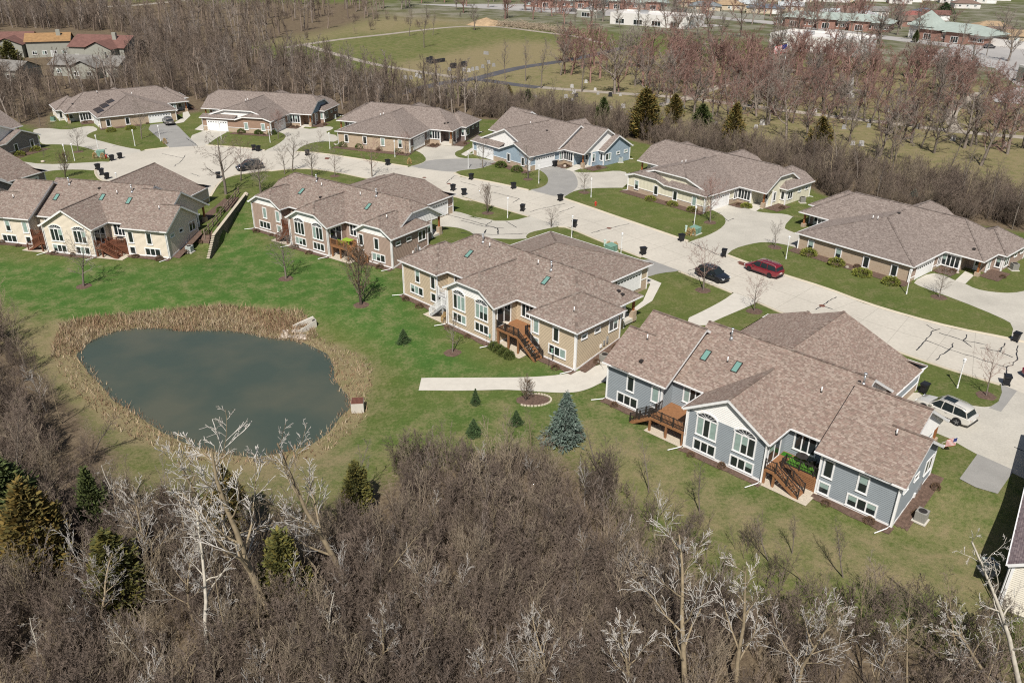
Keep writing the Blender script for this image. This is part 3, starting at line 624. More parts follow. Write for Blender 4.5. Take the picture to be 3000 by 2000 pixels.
def house(k, typ, side, label, stone=False, gm_cg='white', gm_side=None, gfront='W4', sub=None, pal=SHING, back=True, front=True, extra=None, dark_frame=False):
    ox, oy, ang, dz = POSE[k]; root = empty('duplex_house', (ox, oy, dz), R(ang)); tag(root, label, 'house', 'duplex houses along the street')
    sm = SID[side]; gm_side = gm_side or side
    rf = Roof()
    if typ == 'A':
        pt = .6
        rf.block('x', 6.5, 23.0, YN, 14.6, 6.65, gm=gm_side)
        rf.block('x', HP, 7.4, 0, YP, 6.67, gm=gm_side, r0=(4.3, 0)); rf.block('x', HW-7.4, HW-HP, 0, YP, 6.67, gm=gm_side, r0=(0, 4.3))
        rf.block('x', 0, 3.2, 0, YW, 5.32, 'g', 'n', gm=side); rf.block('x', HW-3.2, HW, 0, YW, 5.32, 'n', 'g', gm=side)
        rf.block('y', YCG, 6.6, HM-HC, HM+HC, 5.38, 'g', 'n', gm=gm_cg)
        rf.block('y', 8, 20.6, HM-HG, HM+HG, 6.35, 'n', 'g', gm='white')
        rf.block('y', 15, YG, HM-HG, 15.0, 4.58, 'n', 'g', gm=side)
        rf.pent(15.0, HM+HG, 20.1, YG, 3.5, ZE)
    else:
        e = 'j' if typ == 'B' else 'h'
        rf.block('x', HP, HW-HP, YN, YP, 6.10, e, e, zj=5.0, gm=gm_side)
        for b0, b1 in ((0, HN), (HW-HN, HW)): rf.block('y', 0, YW, b0, b1, 5.0, e, 'h', zj=4.0, gm='white')
        rf.block('y', YCG, 6.6, HM-HC, HM+HC, 5.38, 'j', 'n', zj=4.25, gm='white')
        if typ == 'C': rf.block('y', 7.5, YG, HM-HG, HM+HG, 5.6, 'n', 'h')
        else:
            rf.block('y', 7.5, 20.6, HM-HG, HM+HG, 5.6, 'n', 'j', zj=4.5, gm='white' if k in ('H2', 'F2') else side)
            if sub == 'lo':
                rf.block('y', 15, YG, HM-HG, 15.0, 4.25, 'n', 'j', zj=3.42, gm=side); rf.pent(15.0, HM+HG, 20.1, YG, 3.4, ZE)
            else:
                rf.block('y', 15, YG, 14.6, HM+HG, 4.25, 'n', 'j', zj=3.42, gm=side); rf.pent(HM-HG, 14.6, 20.1, YG, 3.4, ZE)
    mb = MB()
    for P in rf.planes: shingle_plane(mb, P, pal)
    roof = mb.build('roof', M['shingle'], root)
    cp = MB()
    for a, b in rf.caps:
        a, b = Vector(a), Vector(b); L = (b-a).length
        if L < .3: continue
        nseg = max(1, int(L/.3))
        for i in range(nseg):
            c = random.choice(pal); f = random.uniform(.6, .95)
            cp.beam(a.lerp(b, i/nseg)+Vector((0,0,.055)), a.lerp(b, (i+1.05)/nseg)+Vector((0,0,.045)), .27, .05, 0, c=(c[0]*f, c[1]*f, c[2]*f))
    cp.build('ridge_cap', M['shingle'], roof)['kind'] = 'stuff'
    rf.trim.build('gutter_and_rake', M['white'], roof)['kind'] = 'stuff'; rf.soff.build('soffit', M['white'], roof)['kind'] = 'stuff'
    # walls
    o = OV; zb = -2.3 if k[0] == 'F' else -.7; zt = ZE-.06
    lo_x, hi_x = HM-HG+o, HM+HG-o
    out = [(o,o),(HN-o,o),(HN-o,YN+o),(HM-HC+o,YN+o),(HM-HC+o,YCG+o),(HM+HC-o,YCG+o),(HM+HC-o,YN+o),(HW-HN+o,YN+o),(HW-HN+o,o),(HW-o,o),(HW-o,YW-o),(HW-HP-o,YW-o),
           (HW-HP-o,YP-o-2.3),(HW-HP-o-2.6,YP-o-2.3),(HW-HP-o-2.6,YP-o),(hi_x,YP-o),(hi_x,YG-o),(lo_x,YG-o),(lo_x,YP-o),(HP+o+2.6,YP-o),(HP+o+2.6,YP-o-2.3),(HP+o,YP-o-2.3),(HP+o,YW-o),(o,YW-o)]
    wl_ = MB(); st = MB(); tr = MB(); n = len(out)
    for i in range(n):
        (xa, ya), (xb, yb) = out[i], out[(i+1) % n]; nrm = Vector((yb-ya, xa-xb, 0)).normalized()
        is_front = min(ya, yb) > YP-o-.1
        z0 = zb
        if is_front:
            hs = zt if (stone and min(ya, yb) > YG-o-.1) else (.95 if not (xa == xb and min(ya, yb) < YG-o-.1 and False) else 0)
            q = nrm*.05
            st.poly([(xa+q.x, ya+q.y, zb), (xb+q.x, yb+q.y, zb), (xb+q.x, yb+q.y, hs), (xa+q.x, ya+q.y, hs)])
            st.poly([(xa+q.x, ya+q.y, hs), (xb+q.x, yb+q.y, hs), (xb, yb, hs), (xa, ya, hs)])
            if hs < zt: tr.beam((xa+q.x, ya+q.y, hs+.09), (xb+q.x, yb+q.y, hs+.09), .1, .09)
            z0 = hs
        if z0 < zt-.1: lap_plane(wl_, [(xa,ya,z0),(xb,yb,z0),(xb,yb,zt),(xa,ya,zt)], nrm)
        if ya < 9 and k[0] == 'F':
            zs = -1.42-dz if max(ya, yb) < 3 else None
            if zs is not None: q = nrm*.03; tr.beam((xa+q.x, ya+q.y, zs+.24), (xb+q.x, yb+q.y, zs+.24), .05, .26)
            elif abs(xa-xb) < .01 and xa > 28: tr.beam((xa+.03, ya, -1.18-dz), (xa+.03, yb, -.05-dz), .05, .26)
        # corner boards on outside corners
        xc, yc = out[(i+2) % n]; cr = (xb-xa)*(yc-yb)-(yb-ya)*(xc-xb)
        if cr > 0 and min(ya, yb, yc) < YP+9:
            tr.box(xb-.09, xb+.09, yb-.09, yb+.09, zb if k[0] == 'F' else max(zb, .05), zt)
    wall = wl_.build('wall', sm, root)
    if st.f: st.build('stone_veneer', M['stone'], root)
    tr.build('corner_board', M['white'], wall)['kind'] = 'stuff'
    for P, nrm, g in rf.gables:
        q = MB(); lap_plane(q, P, nrm); q.build('gable_wall', SID[g or side], wall)
    # back windows
    if back:
        yb_ = o-.02
        for s in (0, 1):
            X = (lambda x: x) if s == 0 else (lambda x: HW-x)
            window(root, X(3.25), yb_, 'S', .55, .95, 1.75); window(root, X(6.15), yb_, 'S', .55, .95, 1.75)
            window(root, X(3.0), yb_, 'S', -1.12, 2.55, 1.2, 3); window(root, X(6.2), yb_, 'S', -1.12, 1.05, 1.2, 1)
            xw = X(HM-HC+o+1.98); window(root, xw, YCG+o-.02, 'S', .5, 2.15, 1.95, 3, 'arch', .3); window(root, xw, YCG+o-.02, 'S', -1.12, 2.35, 1.2, 3)
            window(root, X(9.1), YN+o-.02, 'S', .75, 2.1, 1.75, 3, blind=.2)
            fc = 'W' if s == 0 else 'E'
            window(root, X(HM-HC+o-.02), .15, fc, .1, 2.3, 2.35, 2, 'door', .15, 'sliding_door')
            sx = X(o-.02)
            window(root, sx, 1.7, fc, 1.45, 1.05, .62); window(root, sx, 3.9, fc, 1.45, 1.05, .62); window(root, sx, 6.7, fc, .75, 1.7, 1.5, 2)
    else:
        for s in (0, 1):
            X = (lambda x: x) if s == 0 else (lambda x: HW-x); fc = 'W' if s == 0 else 'E'; sx = X(o-.02)
            window(root, sx, 1.7, fc, 1.55, 1.05, .62); window(root, sx, 3.9, fc, 1.55, 1.05, .62); window(root, sx, 6.7, fc, .85, 1.6, 1.4, 2)
    # street side
    if front:
        for s in (0, 1):
            X = (lambda x: x) if s == 0 else (lambda x: HW-x); fc = 'W' if s == 0 else 'E'
            window(root, X(5.35), YP-o+.07, 'N', .75, 2.5, 1.75, 4, blind=.25)
            window(root, X(lo_x-.07), 13.3, fc, .75, 1.1, 1.7, 2, blind=.3)
            window(root, X(HP+o-.02), 9.6, fc, .8, .85, 1.6); window(root, X(HP*.5+o), YW-o+.02, 'N', .85, .8, 1.5)
            # entry: recessed door, porch post on a stone pier
            d = MB(); d.box(-.5, .5, -.06, 0, 0, 2.1); d.box(-.3, .3, -.07, -.06, 1.0, 1.85, 1)
            do = d.build('front_door', [M['door'], M['glass']], root); do.location = (X(2.7), YP-o-2.3+.03, .12); do.rotation_euler = (0, 0, FACE['N'])
            hd = MB(); hd.box(.36, .42, -.1, -.06, .95, 1.1); hd.build('handle', M['darkmetal'], do)
            pp = MB(); pp.box(-.3, .3, -.3, .3, -.3, 1.0); pier = pp.build('porch_pier', M['stone'], root); pier.location = (X(HP+o+.25), YP-o-.25, 0)
            pq = MB(); pq.box(-.12, .12, -.12, .12, 1.0, ZE-.08); pq.build('porch_post', M['cedarpost'], pier)
            sl_ = MB(); sl_.box(X(HP+o) if s == 0 else X(HP+o+2.5), X(HP+o+2.5) if s == 0 else X(HP+o), YP-o-2.25, YP-o+.2, -.3, .12); sl_.build('porch_slab', M['walk'], root)
        yf = YG-o+.07
        def gw(x): window(root, x, yf, 'N', .62, .98, 1.65, 1, blind=.45)
        if gfront == 'W4':
            for f in (.13, .37, .62, .88): gw(lo_x+(hi_x-lo_x)*f)
            garage_door(root, hi_x+.07, 17.6, 'E'); garage_door(root, lo_x-.07, 17.6, 'W')
        elif gfront == 'Dhi':   # street-facing door on the high-x half
            garage_door(root, 19.3, yf, 'N'); gw(8.4); gw(12.4); garage_door(root, lo_x-.07, 17.6, 'W')
        else:
            garage_door(root, 10.2, yf, 'N'); gw(17.2); gw(21.2); garage_door(root, hi_x+.07, 17.6, 'E')
    return root, rf
# roof fittings --------------------------------------------------------------
def roof_z(rf, x, y):
    best = None
    for P in rf.planes:
        Q, n, u, v = plane_axes(P)
        pts = [(p.x, p.y) for p in Q]; ins = True
        _, i_ = seg_sd(np.array([[x, y]]), pts)
        if i_[0]:
            z = Q[0].z-((x-Q[0].x)*n.x+(y-Q[0].y)*n.y)/n.z
            if best is None or z > best[0]: best = (z, n)
    return best
def pipe(root, rf, x, y, kind='pvc'):
    z, n = roof_z(rf, x, y) or (5, Vector((0,0,1))); mb = MB()
    if kind == 'pvc':
        mb.cyl(0, 0, -.1, .5, .06, 8, 0); mb.cyl(0, 0, -.05, .09, .13, 8, 1, .07); o = mb.build('vent_pipe', [M['white'], M['darkmetal']], root, True)
    elif kind == 'flue':
        mb.cyl(0, 0, -.1, .22, .24, 10, 0, .1); mb.cyl(0, 0, .2, .95, .085, 10); mb.cyl(0, 0, .95, 1.12, .14, 10); o = mb.build('flue_pipe', M['galv'], root, True)
    else:
        mb.box(-.18, .18, -.2, .2, -.1, .14); o = mb.build('roof_vent', M['darkmetal'], root)
    o.location = (x, y, z+.02)
def skylight(root, rf, x, y, w_=.65, h=1.25):
    z, n = roof_z(rf, x, y); mb = MB(); t = .07
    mb.box(-w_/2, w_/2, -h/2, -h/2+t, 0, .12); mb.box(-w_/2, w_/2, h/2-t, h/2, 0, .12); mb.box(-w_/2, -w_/2+t, -h/2+t, h/2-t, 0, .12); mb.box(w_/2-t, w_/2, -h/2+t, h/2-t, 0, .12)
    o = mb.build('skylight', M['darkmetal'], root); g = MB(); g.box(-w_/2+t, w_/2-t, -h/2+t, h/2-t, .03, .1); g.build('skylight_pane', M['skylight'], o)
    o.matrix_local = Matrix.Translation((x, y, z)) @ n.to_track_quat('Z', 'Y').to_matrix().to_4x4()
    return o
def downspout(root, x, y, ox_, oy_, zg, zt=2.68, rad=.05):
    mb = MB(); mb.tube([(x, y, zt), (x, y, zg+.25), (x+ox_*.2, y+oy_*.2, zg+.1), (x+ox_, y+oy_, zg+.07)], rad, 4); mb.build('downspout', M['white'], root)
HL_a = np.array(U((18, 421.6), 2.8)); HL_b = np.array(U((116.6, 393.5), 2.8))
def pose_from(w0, w1, l0, l1, dz=0.):
    d = np.array(w1)-w0; e = np.array(l1)-np.array(l0); a = math.atan2(d[1], d[0])-math.atan2(e[1], e[0]); c, s = math.cos(a), math.sin(a)
    mid = (np.array(w0)+w1)/2; lm = (np.array(l0)+np.array(l1))/2
    return (mid[0]-c*lm[0]+s*lm[1], mid[1]-s*lm[0]-c*lm[1], math.degrees(a), dz)
POSE['HL'] = pose_from(HL_a, HL_b, (15.0, 21.9), (6.15, 21.9))
POSE['F0'] = pose_from(U(r8((40,190))[0], 2.8), U(r8((465,65))[0], 2.8), (23.35, 13.3), (23.35, 21.9))
H = {}
H['F4'] = house('F4', 'A', 'slate_blue', 'slate blue duplex with white gable and two cedar decks, nearest to the camera', gfront='Dhi', gm_side='white', pal=SHING_NEAR)
H['F3'] = house('F3', 'C', 'tan', 'tan lap-sided duplex with hipped roof, white stair and cedar deck by the garden path')
H['F2'] = house('F2', 'B', 'taupe', 'taupe duplex with clipped white gables and green table on its deck', gm_side='white', sub='lo')
H['F1'] = house('F1', 'A', 'cream', 'cream duplex with dark brown wooden decks beside the retaining wall', gm_cg='cream', gfront='Dhi')
H['H6'] = house('H6', 'C', 'taupe', 'stone-fronted duplex with hipped roof behind the red minivan', stone=True, pal=SHING_FAR, back=False)
H['H5'] = house('H5', 'B', 'pale_yellow', 'pale yellow duplex with clipped gables across the street from the hydrant', pal=SHING_FAR, back=False, sub='hi')
H['H4'] = house('H4', 'A', 'light_blue', 'light blue duplex with white gables and street-facing garage', gm_side='white', gfront='Dhi', pal=SHING_FAR, back=False)
H['H3'] = house('H3', 'C', 'dark_taupe', 'stone-fronted hipped duplex with four round bushes under its windows', stone=True, pal=SHING_FAR, back=False)
H['H2'] = house('H2', 'B', 'brown', 'brown duplex with white clipped gable over its street-facing garage', gm_side='light_blue', gfront='Dhi', pal=SHING_FAR, back=False, sub='lo')
H['H1'] = house('H1', 'C', 'ivory', 'stone-fronted duplex with solar panels on its roof at the end of the court', stone=True, gfront='Dlo', pal=SHING_FAR, back=False)
H['HL'] = house('HL', 'A', 'grey_taupe', 'grey-brown gabled duplex cut by the left edge of the picture', gm_side='white', gfront='Dhi', pal=SHING_FAR, back=False)
H['F0'] = house('F0', 'A', 'grey_taupe', 'duplex at the left edge, only its garage wing showing behind the cream house', gfront='W4', back=False)
for k, pv, fl, rv, sk in (('F4', ((2.6,3.6),(10.6,5.2),(19.6,5.6),(26.9,3.6)), ((9.6,7.3),(22.6,6.6)), ((3.6,1.4),), ((8.4,5.0),(11.7,5.0))),
                          ('F3', ((2.0,2.0),(10.0,6.4),(18.0,6.4),(27.3,2.0)), ((8.6,6.6),(20.2,6.2)), ((26.9,10.2),(27.4,10.3)), ((8.1,4.7),(20.6,4.9))),
                          ('F2', ((10.0,6.2),(18.0,6.2),(26.5,2.5)), ((8.4,6.7),(20.8,6.6)), ((11.5,4.4),), ((7.2,4.6),(20.8,4.8))),
                          ('F1', ((2.8,3.2),(17.9,6.4),(26.6,3.4)), ((9.4,7.2),(20.1,6.8)), ((14.6,7.0),), ((8.6,5.0),(15.9,5.6),(20.4,5.4))),
                          ('H6', ((15.5,14.5),(16.2,14.5),(8,5.5)), (), ((14.5,10.5),(3.2,11.5)), ()), ('H5', ((16,15),(16.8,15)), (), ((15,11),), ()), ('H4', ((15.5,13),), (), ((12,12),), ()),
                          ('H3', ((16,14.5),(16.7,14.5)), (), ((3,11),(3.6,11.2)), ()), ('H2', ((16.5,13.5),(15.9,13.5)), (), (), ()), ('H1', ((13,10),(20,8)), (), ((26,10.5),), ())):
    rt, rf = H[k]
    for x, y in pv: pipe(rt, rf, x, y)
    for x, y in fl: pipe(rt, rf, x, y, 'flue')
    for x, y in rv: pipe(rt, rf, x, y, 'vent')
    for x, y in sk: skylight(rt, rf, x, y)
for k in ('F4', 'F3', 'F2', 'F1'):
    rt = H[k][0]; zg = -1.42-POSE[k][3]
    for x, y, a, b in ((HW-.5, .25, -.6, -1.5), (.5, .25, -.9, -1.2), (HM-HC+.4, YCG+.2, -.7, -1.4), (HM+HC-.4, YCG+.2, -.6, -1.5)): downspout(rt, x, y, a, b, zg)
    for i in range(3):   # meters on the end wall
        mb = MB(); mb.box(0, .14, -.13, .13, 0, .38+.2*i); mt = mb.build('meter_box', M['galv'] if i else M['white'], rt); mt.location = (HW-OV+.02, 4.6+.55*i, -.6+.1*i)
for k in ('H6', 'H5', 'H4', 'H3', 'H2', 'H1'):
    rt = H[k][0]
    for x, y, a, b in ((HM-HG+.5, YG-.2, -.5, .6), (HM+HG-.5, YG-.2, .5, .6), (.5, .3, -.6, -.4)): downspout(rt, x, y, a, b, 0)
# solar panels
rt, rf = H['H1']
M['solar'] = mat('solar_cell', (.012,.012,.016), .2, spec=.6)
for a, (xa, y0, n_) in enumerate(((18.45, 11.6, 3), (20.1, 12.7, 4), (21.75, 13.9, 5))):
    for b in range(n_):
        x, y = xa, y0+b*1.04; q = roof_z(rf, x, y)
        if q:
            mb = MB(); mb.box(-.8, .8, -.5, .5, .06, .11); o = mb.build('solar_panel', M['solar'], rt); nn = q[1]; ex = Vector((0,1,0)).cross(nn).normalized(); ey = nn.cross(ex)
            o.matrix_local = Matrix.Translation((x, y, q[0])) @ Matrix((ex, ey, nn)).transposed().to_4x4()
# ------------------------------------------------------------------ the cream house at the lower right edge
E0 = U((2950,1652), 2.6); E1 = U((3000,1440), 2.6); d5 = (E1-E0)/np.linalg.norm(E1-E0)
rt5 = empty('gabled_house', (E0[0], E0[1], -.2), math.atan2(d5[1], d5[0])); tag(rt5, 'cream gabled house with white trim cut off by the lower right edge', 'house')
rf5 = Roof(); rf5.block('x', 0, 22, -9.5, 0, 5.65, 'g', 'g', gm='ivory')
mb = MB()
for P in rf5.planes: shingle_plane(mb, P, [(.20,.16,.165),(.24,.19,.19),(.17,.13,.135)])
ro = mb.build('roof', M['shingle'], rt5); rf5.trim.build('gutter_and_rake', M['white'], ro)
wl5 = MB()
for P, nrm, g in rf5.gables: lap_plane(wl5, P, nrm)
for (xa, ya), (xb, yb) in (((.45,-9.05),(.45,-.45)), ((.45,-.45),(21.5,-.45)), ((21.5,-.45),(21.5,-9.05)), ((21.5,-9.05),(.45,-9.05))):
    lap_plane(wl5, [(xa,ya,-2.4),(xb,yb,-2.4),(xb,yb,2.74),(xa,ya,2.74)], Vector((ya-yb, xb-xa, 0)).normalized())
w5 = wl5.build('wall', SID['ivory'], rt5); mb = MB(); mb.box(.36,.54,-.54,-.36,-2.4,2.74); mb.build('corner_board', M['white'], w5)
downspout(rt5, .35, -.25, -1.3, .1, -1.4)
for x in (4, 10, 15): window(rt5, x, -.43, 'N', .6, 1.0, 1.6)
window(rt5, .43, -4.7, 'W', .5, 2.0, 1.6, 2)

# ------------------------------------------------------------------ decks
def railing(par, segs, m, h=.95, name='railing'):
    for a, b in segs:
        mb = MB(); a, b = Vector(a), Vector(b); L = (b-a).length; up = Vector((0,0,h))
        mb.beam(a+up, b+up, .075, .05); mb.beam(a+Vector((0,0,.14)), b+Vector((0,0,.14)), .04, .05)
        n = max(1, int(L/.14))
        for i in range(n+1):
            p = a.lerp(b, i/n)
            if i % 9 == 0 or i == n: mb.box(p.x-.05, p.x+.05, p.y-.05, p.y+.05, p.z-.05, p.z+h+.06)
            else: mb.box(p.x-.016, p.x+.016, p.y-.016, p.y+.016, p.z+.1, p.z+h-.02)
        r = mb.build(name, m, par); r['kind'] = 'stuff'
def steps(par, top, bot, y0, y1, m, zt, zb, rail=None):
    """flight along x from top to bot"""
    n = 8; sg = 1 if bot > top else -1
    for i in range(n):
        x = top+(bot-top)*(i+.5)/n; z = zt+(zb-zt)*(i+1)/(n+.5); mb = MB(); mb.box(x-.15, x+.15, y0+.03, y1-.03, z-.045, z); mb.build('tread', m, par)
    for y in (y0, y1):
        mb = MB(); mb.beam((top-sg*.1, y, zt+.0), (bot+sg*.1, y, zb+.02), .05, .3); mb.build('stringer', m, par)
    if rail: railing(par, [((top, y0, zt), (bot, y0, zb+.1)), ((top, y1, zt), (bot, y1, zb+.1))], rail, .9, 'stair_railing')
def deck(k, kind, mir, m, rail, z=.15):
    rt = H[k][0]; zg = -1.40-POSE[k][3]; X = (lambda x: HW-x) if mir else (lambda x: x)
    def rect(x0, x1): return (min(X(x0), X(x1)), max(X(x0), X(x1)))
    plats = {'L1': [(18.68, 22.58, .35, 2.22), (18.68, 19.75, -1.42, .35)], 'L2': [(18.68, 22.1, -1.1, 2.22)], 'L3': [(18.62, 22.6, -1.5, 2.22)]}[kind]
    mb = MB()
    for x0, x1, y0, y1 in plats:
        a, b = rect(x0, x1); mb.box(a, b, y0, y1, z-.27, z-.03)
    dk = mb.build('deck', m, rt); bd = MB()
    for x0, x1, y0, y1 in plats:
        a, b = rect(x0, x1); y = y0
        while y < y1-.05: bd.box(a, b, y, min(y+.135, y1), z-.028, z); y += .142
    bo = bd.build('deck_boards', m, dk); bo['kind'] = 'stuff'
    for x, y in {'L1': ((22.5, .45), (19.65, -1.3), (18.8, -1.3)), 'L2': ((18.9, -1.0), (20.5, -1.0), (22.0, -1.0)), 'L3': ((18.9, -1.4), (20.7, -1.4), (22.5, -1.4))}[kind]:
        p = MB(); p.box(-.09, .09, -.09, .09, zg-.3, z-.27); p.build('deck_post', m, dk).location = (X(x), y, 0)
    V3 = lambda x, y: (X(x), y, z)
    if kind == 'L1':
        railing(dk, [(V3(18.75, -1.38), V3(19.72, -1.38)), (V3(19.72, .38), V3(22.55, .38)), (V3(19.72, -.3), V3(19.72, .38)), (V3(22.55, .38), V3(22.55, .6))], rail)
        steps(dk, X(19.75), X(22.0), -1.42, -.32, m, z, zg, rail)
        for i in range(7):
            s = MB(); a, b = rect(20.4, 22.5); s.box(a, b, .37, .41, zg+.1+i*.17, zg+.21+i*.17); s.build('skirt_slat', m, dk)
    elif kind == 'L2':
        railing(dk, [(V3(18.75, -1.06), V3(22.06, -1.06)), (V3(22.06, .1), V3(22.06, .42))], rail); steps(dk, X(22.1), X(24.7), -1.1, .1, m, z, zg, rail)
    else:
        railing(dk, [(V3(18.7, -1.46), V3(22.56, -1.46)), (V3(22.56, -.45), V3(22.56, .42))], rail); steps(dk, X(22.6), X(24.7), -1.5, -.45, m, z, zg, rail)
    # pale gravel under the deck
    a, b = rect(18.55, 22.9); mbg = MB(); P = [(a, -1.75), (b, -1.75), (b, 2.2), (a, 2.2)]; G = 6
    for i in range(G+1):
        for j in range(G+1):
            x = a+(b-a)*i/G; y = -1.75+3.95*j/G; q = loc2w(k, x, y); mbg.v.append((q[0], q[1], tz(*q)+.05))
    for i in range(G):
        for j in range(G): c = i*(G+1)+j; mbg.f.append((c, c+G+1, c+G+2, c+1)); mbg.m.append(0); mbg.c.append(None)
    struct(mbg.build('gravel_bed', M['gravel']))
    return dk
M['greydeck'] = mat('grey_deck_paint', (.42,.42,.42), .7, 4, .1)
deck('F4', 'L1', False, M['deckwood'], M['darkmetal']); deck('F4', 'L3', True, M['deckwood'], M['darkmetal'])
deck('F3', 'L2', False, M['deckwood'], M['darkmetal']); deck('F3', 'L1', True, M['greydeck'], M['white'])
deck('F2', 'L2', False, M['deckwood'], M['deckwood']); deck('F2', 'L1', True, M['deckbrown'], M['deckbrown'])
deck('F1', 'L1', False, M['deckbrown'], M['deckbrown']); deck('F1', 'L1', True, M['deckbrown'], M['deckbrown'])
def at_house(o, k, x, y, z, rz=0):
    q = loc2w(k, x, y); o.location = (q[0], q[1], z+POSE[k][3]); o.rotation_euler = (0, 0, R(POSE[k][2])+rz); return o
def table(label, k, x, y, r, m, square=None):
    t = empty('patio_table'); mb = MB()
    if square: mb.box(-square[0], square[0], -square[1], square[1], .70, .74)
    else: mb.cyl(0, 0, .70, .74, r, 24)
    mb.build('table_top', m, t)
    for a in range(4):
        s = MB(); dx, dy = (math.cos(R(45+90*a))*r*.75, math.sin(R(45+90*a))*r*.75) if not square else ((1, 1, -1, -1)[a]*square[0]*.85, (1, -1, 1, -1)[a]*square[1]*.8)
        s.beam((dx*.8, dy*.8, .7), (dx, dy, 0), .05, .05); s.build('leg', m, t)
    at_house(t, k, x, y, .15); return tag(t, label, 'table')
def chair(label, k, x, y, rz, m):
    c = empty('patio_chair'); mb = MB(); mb.box(-.27, .27, -.27, .27, .38, .43); mb.build('seat', m, c)
    mb = MB(); mb.beam((0, .25, .42), (0, .5, .98), .5, .05, 0, (0, 1, 0)); mb.build('backrest', m, c)
    for sx in (-.25, .25):
        for sy in (-.24, .24): s = MB(); s.box(sx-.025, sx+.025, sy-.025, sy+.025, 0, .4); s.build('leg', m, c)
        s = MB(); s.box(sx-.03, sx+.03, -.25, .3, .6, .64); s.build('armrest', m, c)
    at_house(c, k, x, y, .15, rz); return tag(c, label, 'chair')
M['lime'] = mat('lime_table', (.28,.42,.04), .5); M['pale'] = mat('pale_table', (.62,.55,.45), .6)
M['turf'] = mat('artificial_turf', (.075,.21,.02), .95, 20, .3); M['turf2'] = mat('green_doormat', (.03,.14,.01), .95, 20, .3)
mb = MB(); mb.box(-1.4, 1.4, -.72, .72, 0, .02); tag(at_house(mb.build('turf_rug', M['turf']), 'F4', 21.05, 1.25, .152), 'bright green turf rug on the right deck of the blue house', 'rug')
mb = MB(); mb.box(-.42, .42, -.3, .3, 0, .025); tag(at_house(mb.build('door_mat', M['turf2']), 'F4', 19.15, 1.75, .155), 'dark green mat by the sliding door of the blue house', 'mat')
table('round black patio table on the green turf rug', 'F4', 20.6, 1.5, .52, M['darkmetal'])
chair('black patio chair right of the round black table', 'F4', 21.45, 1.35, -2.2, M['darkmetal']); chair('black patio chair in the corner of the blue house deck', 'F4', 22.15, 1.5, -2.6, M['darkmetal'])
table('lime green patio table on the deck of the taupe house', 'F2', 20.7, .4, .6, M['lime'], (.75, .5)); table('small round pale table on the tan house deck', 'F3', 19.6, -.5, .38, M['pale'])
for i, (x, y, rz) in enumerate(((20.2, -.4, 3.1), (21.2, -.4, 3.1))): chair('lime green chair %s of the lime table' % ('on the left side' if i == 0 else 'on the right side'), 'F2', x, y, rz, M['lime'])
table('dark patio table on the right deck of the cream house', 'F1', 20.9, 1.2, .5, M['darkmetal'], (.55, .4))
def grill(label, k, x, y):
    g = empty('covered_grill'); mb = MB(); mb.box(-.6, .6, -.3, .3, .05, .8); mb.build('cabinet', M['black'], g)
    mb = MB(); mb.tube([(-.55, 0, .82), (.55, 0, .82)], .28, 12); mb.build('hood', M['black'], g); mb = MB(); mb.box(-.5, .5, -.36, -.32, .85, .9); mb.build('handle', M['galv'], g)
    at_house(g, k, x, y, .15); tag(g, label, 'grill')
grill('black covered grill on the taupe house deck', 'F2', 19.3, -.5); grill('black grill on the left deck of the cream house', 'F1', 9.6, 1.0)

# ------------------------------------------------------------------ things set out along the street
def lamp_proto():
    l = empty('lamp_post'); mb = MB(); mb.cyl(0, 0, -.2, 2.95, .055, 8); mb.cyl(0, 0, 0, .35, .085, 8); mb.build('post', M['white'], l)
    mb = MB(); mb.cyl(0, 0, 2.95, 3.02, .13, 8); mb.cyl(0, 0, 3.02, 3.24, .12, 8, 0, .15); la = mb.build('lantern', M['white'], l)
    mb = MB(); mb.cyl(0, 0, 3.24, 3.36, .18, 8, 0, .03); mb.build('lantern_cap', M['white'], la); return l
LAMPS = [(r7((1580,355))[0], 'white lamp post on the lawn beside the white SUV'), (r4((1190,945))[0], 'white lamp post at the right corner of the stone house with the minivan in front'), (r4((268,675))[0], 'white lamp post on the lawn above the red minivan'),
         (r3((1783,1085))[0], 'white lamp post next to the green utility box on the hydrant lawn'), (r3((997,858))[0], 'white lamp post at the left end of the hydrant lawn'), (r3((597,752))[0], 'white lamp post right of the light blue house lawn'),
         (r3((57,638))[0], 'white lamp post by the asphalt apron of the light blue house'), (r3((358,1015))[0], 'white lamp post at the right tip of the lawn before the taupe house'), (r2((1195,680))[0], 'white lamp post right in front of the four-bush stone house'),
         (r2((697,618))[0], 'white lamp post left in front of the four-bush stone house'), (r2((240,570))[0], 'white lamp post at the corner of the brown house lawn'), (r1((573,710))[0], 'tall white lamp post on the lawn of the left-edge house'),
         (r1((758,640))[0], 'white lamp post beside the grasses and red hydrant'), (r1((1035,597))[0], 'white lamp post in the middle of the solar-panel house lawn'), (r1((1230,560))[0], 'white lamp post by the asphalt drive with the grey car'),
         (r1((512,715))[0], 'white lamp post behind the dense upright tree at the left'), (r1((1695,540))[0], 'white lamp post at the left end of the brown house lawn')]
LT = [(r3((855,1000))[0], 'white lamp post rising behind the tan house roof, on its left'), (r3((1237,1130))[0], 'white lamp post beside the green box behind the tan house roof'), (r1((882,800))[0], 'white lamp post rising behind the cream house roof')]
lp = lamp_proto(); first = True
for p, lb in LAMPS+LT:
    o = lp if first else dup(lp); first = False
    if (p, lb) in LT: x, y = U(p, 3.3); z = tz(x, y)
    else: x, y, z = GP(p)
    o.location = (x, y, z); o.rotation_euler = (R(random.uniform(-1.2, 1.2)), R(random.uniform(-1.2, 1.2)), random.random()); tag(o, lb, 'lamp post', 'white lamp posts on the lawns')
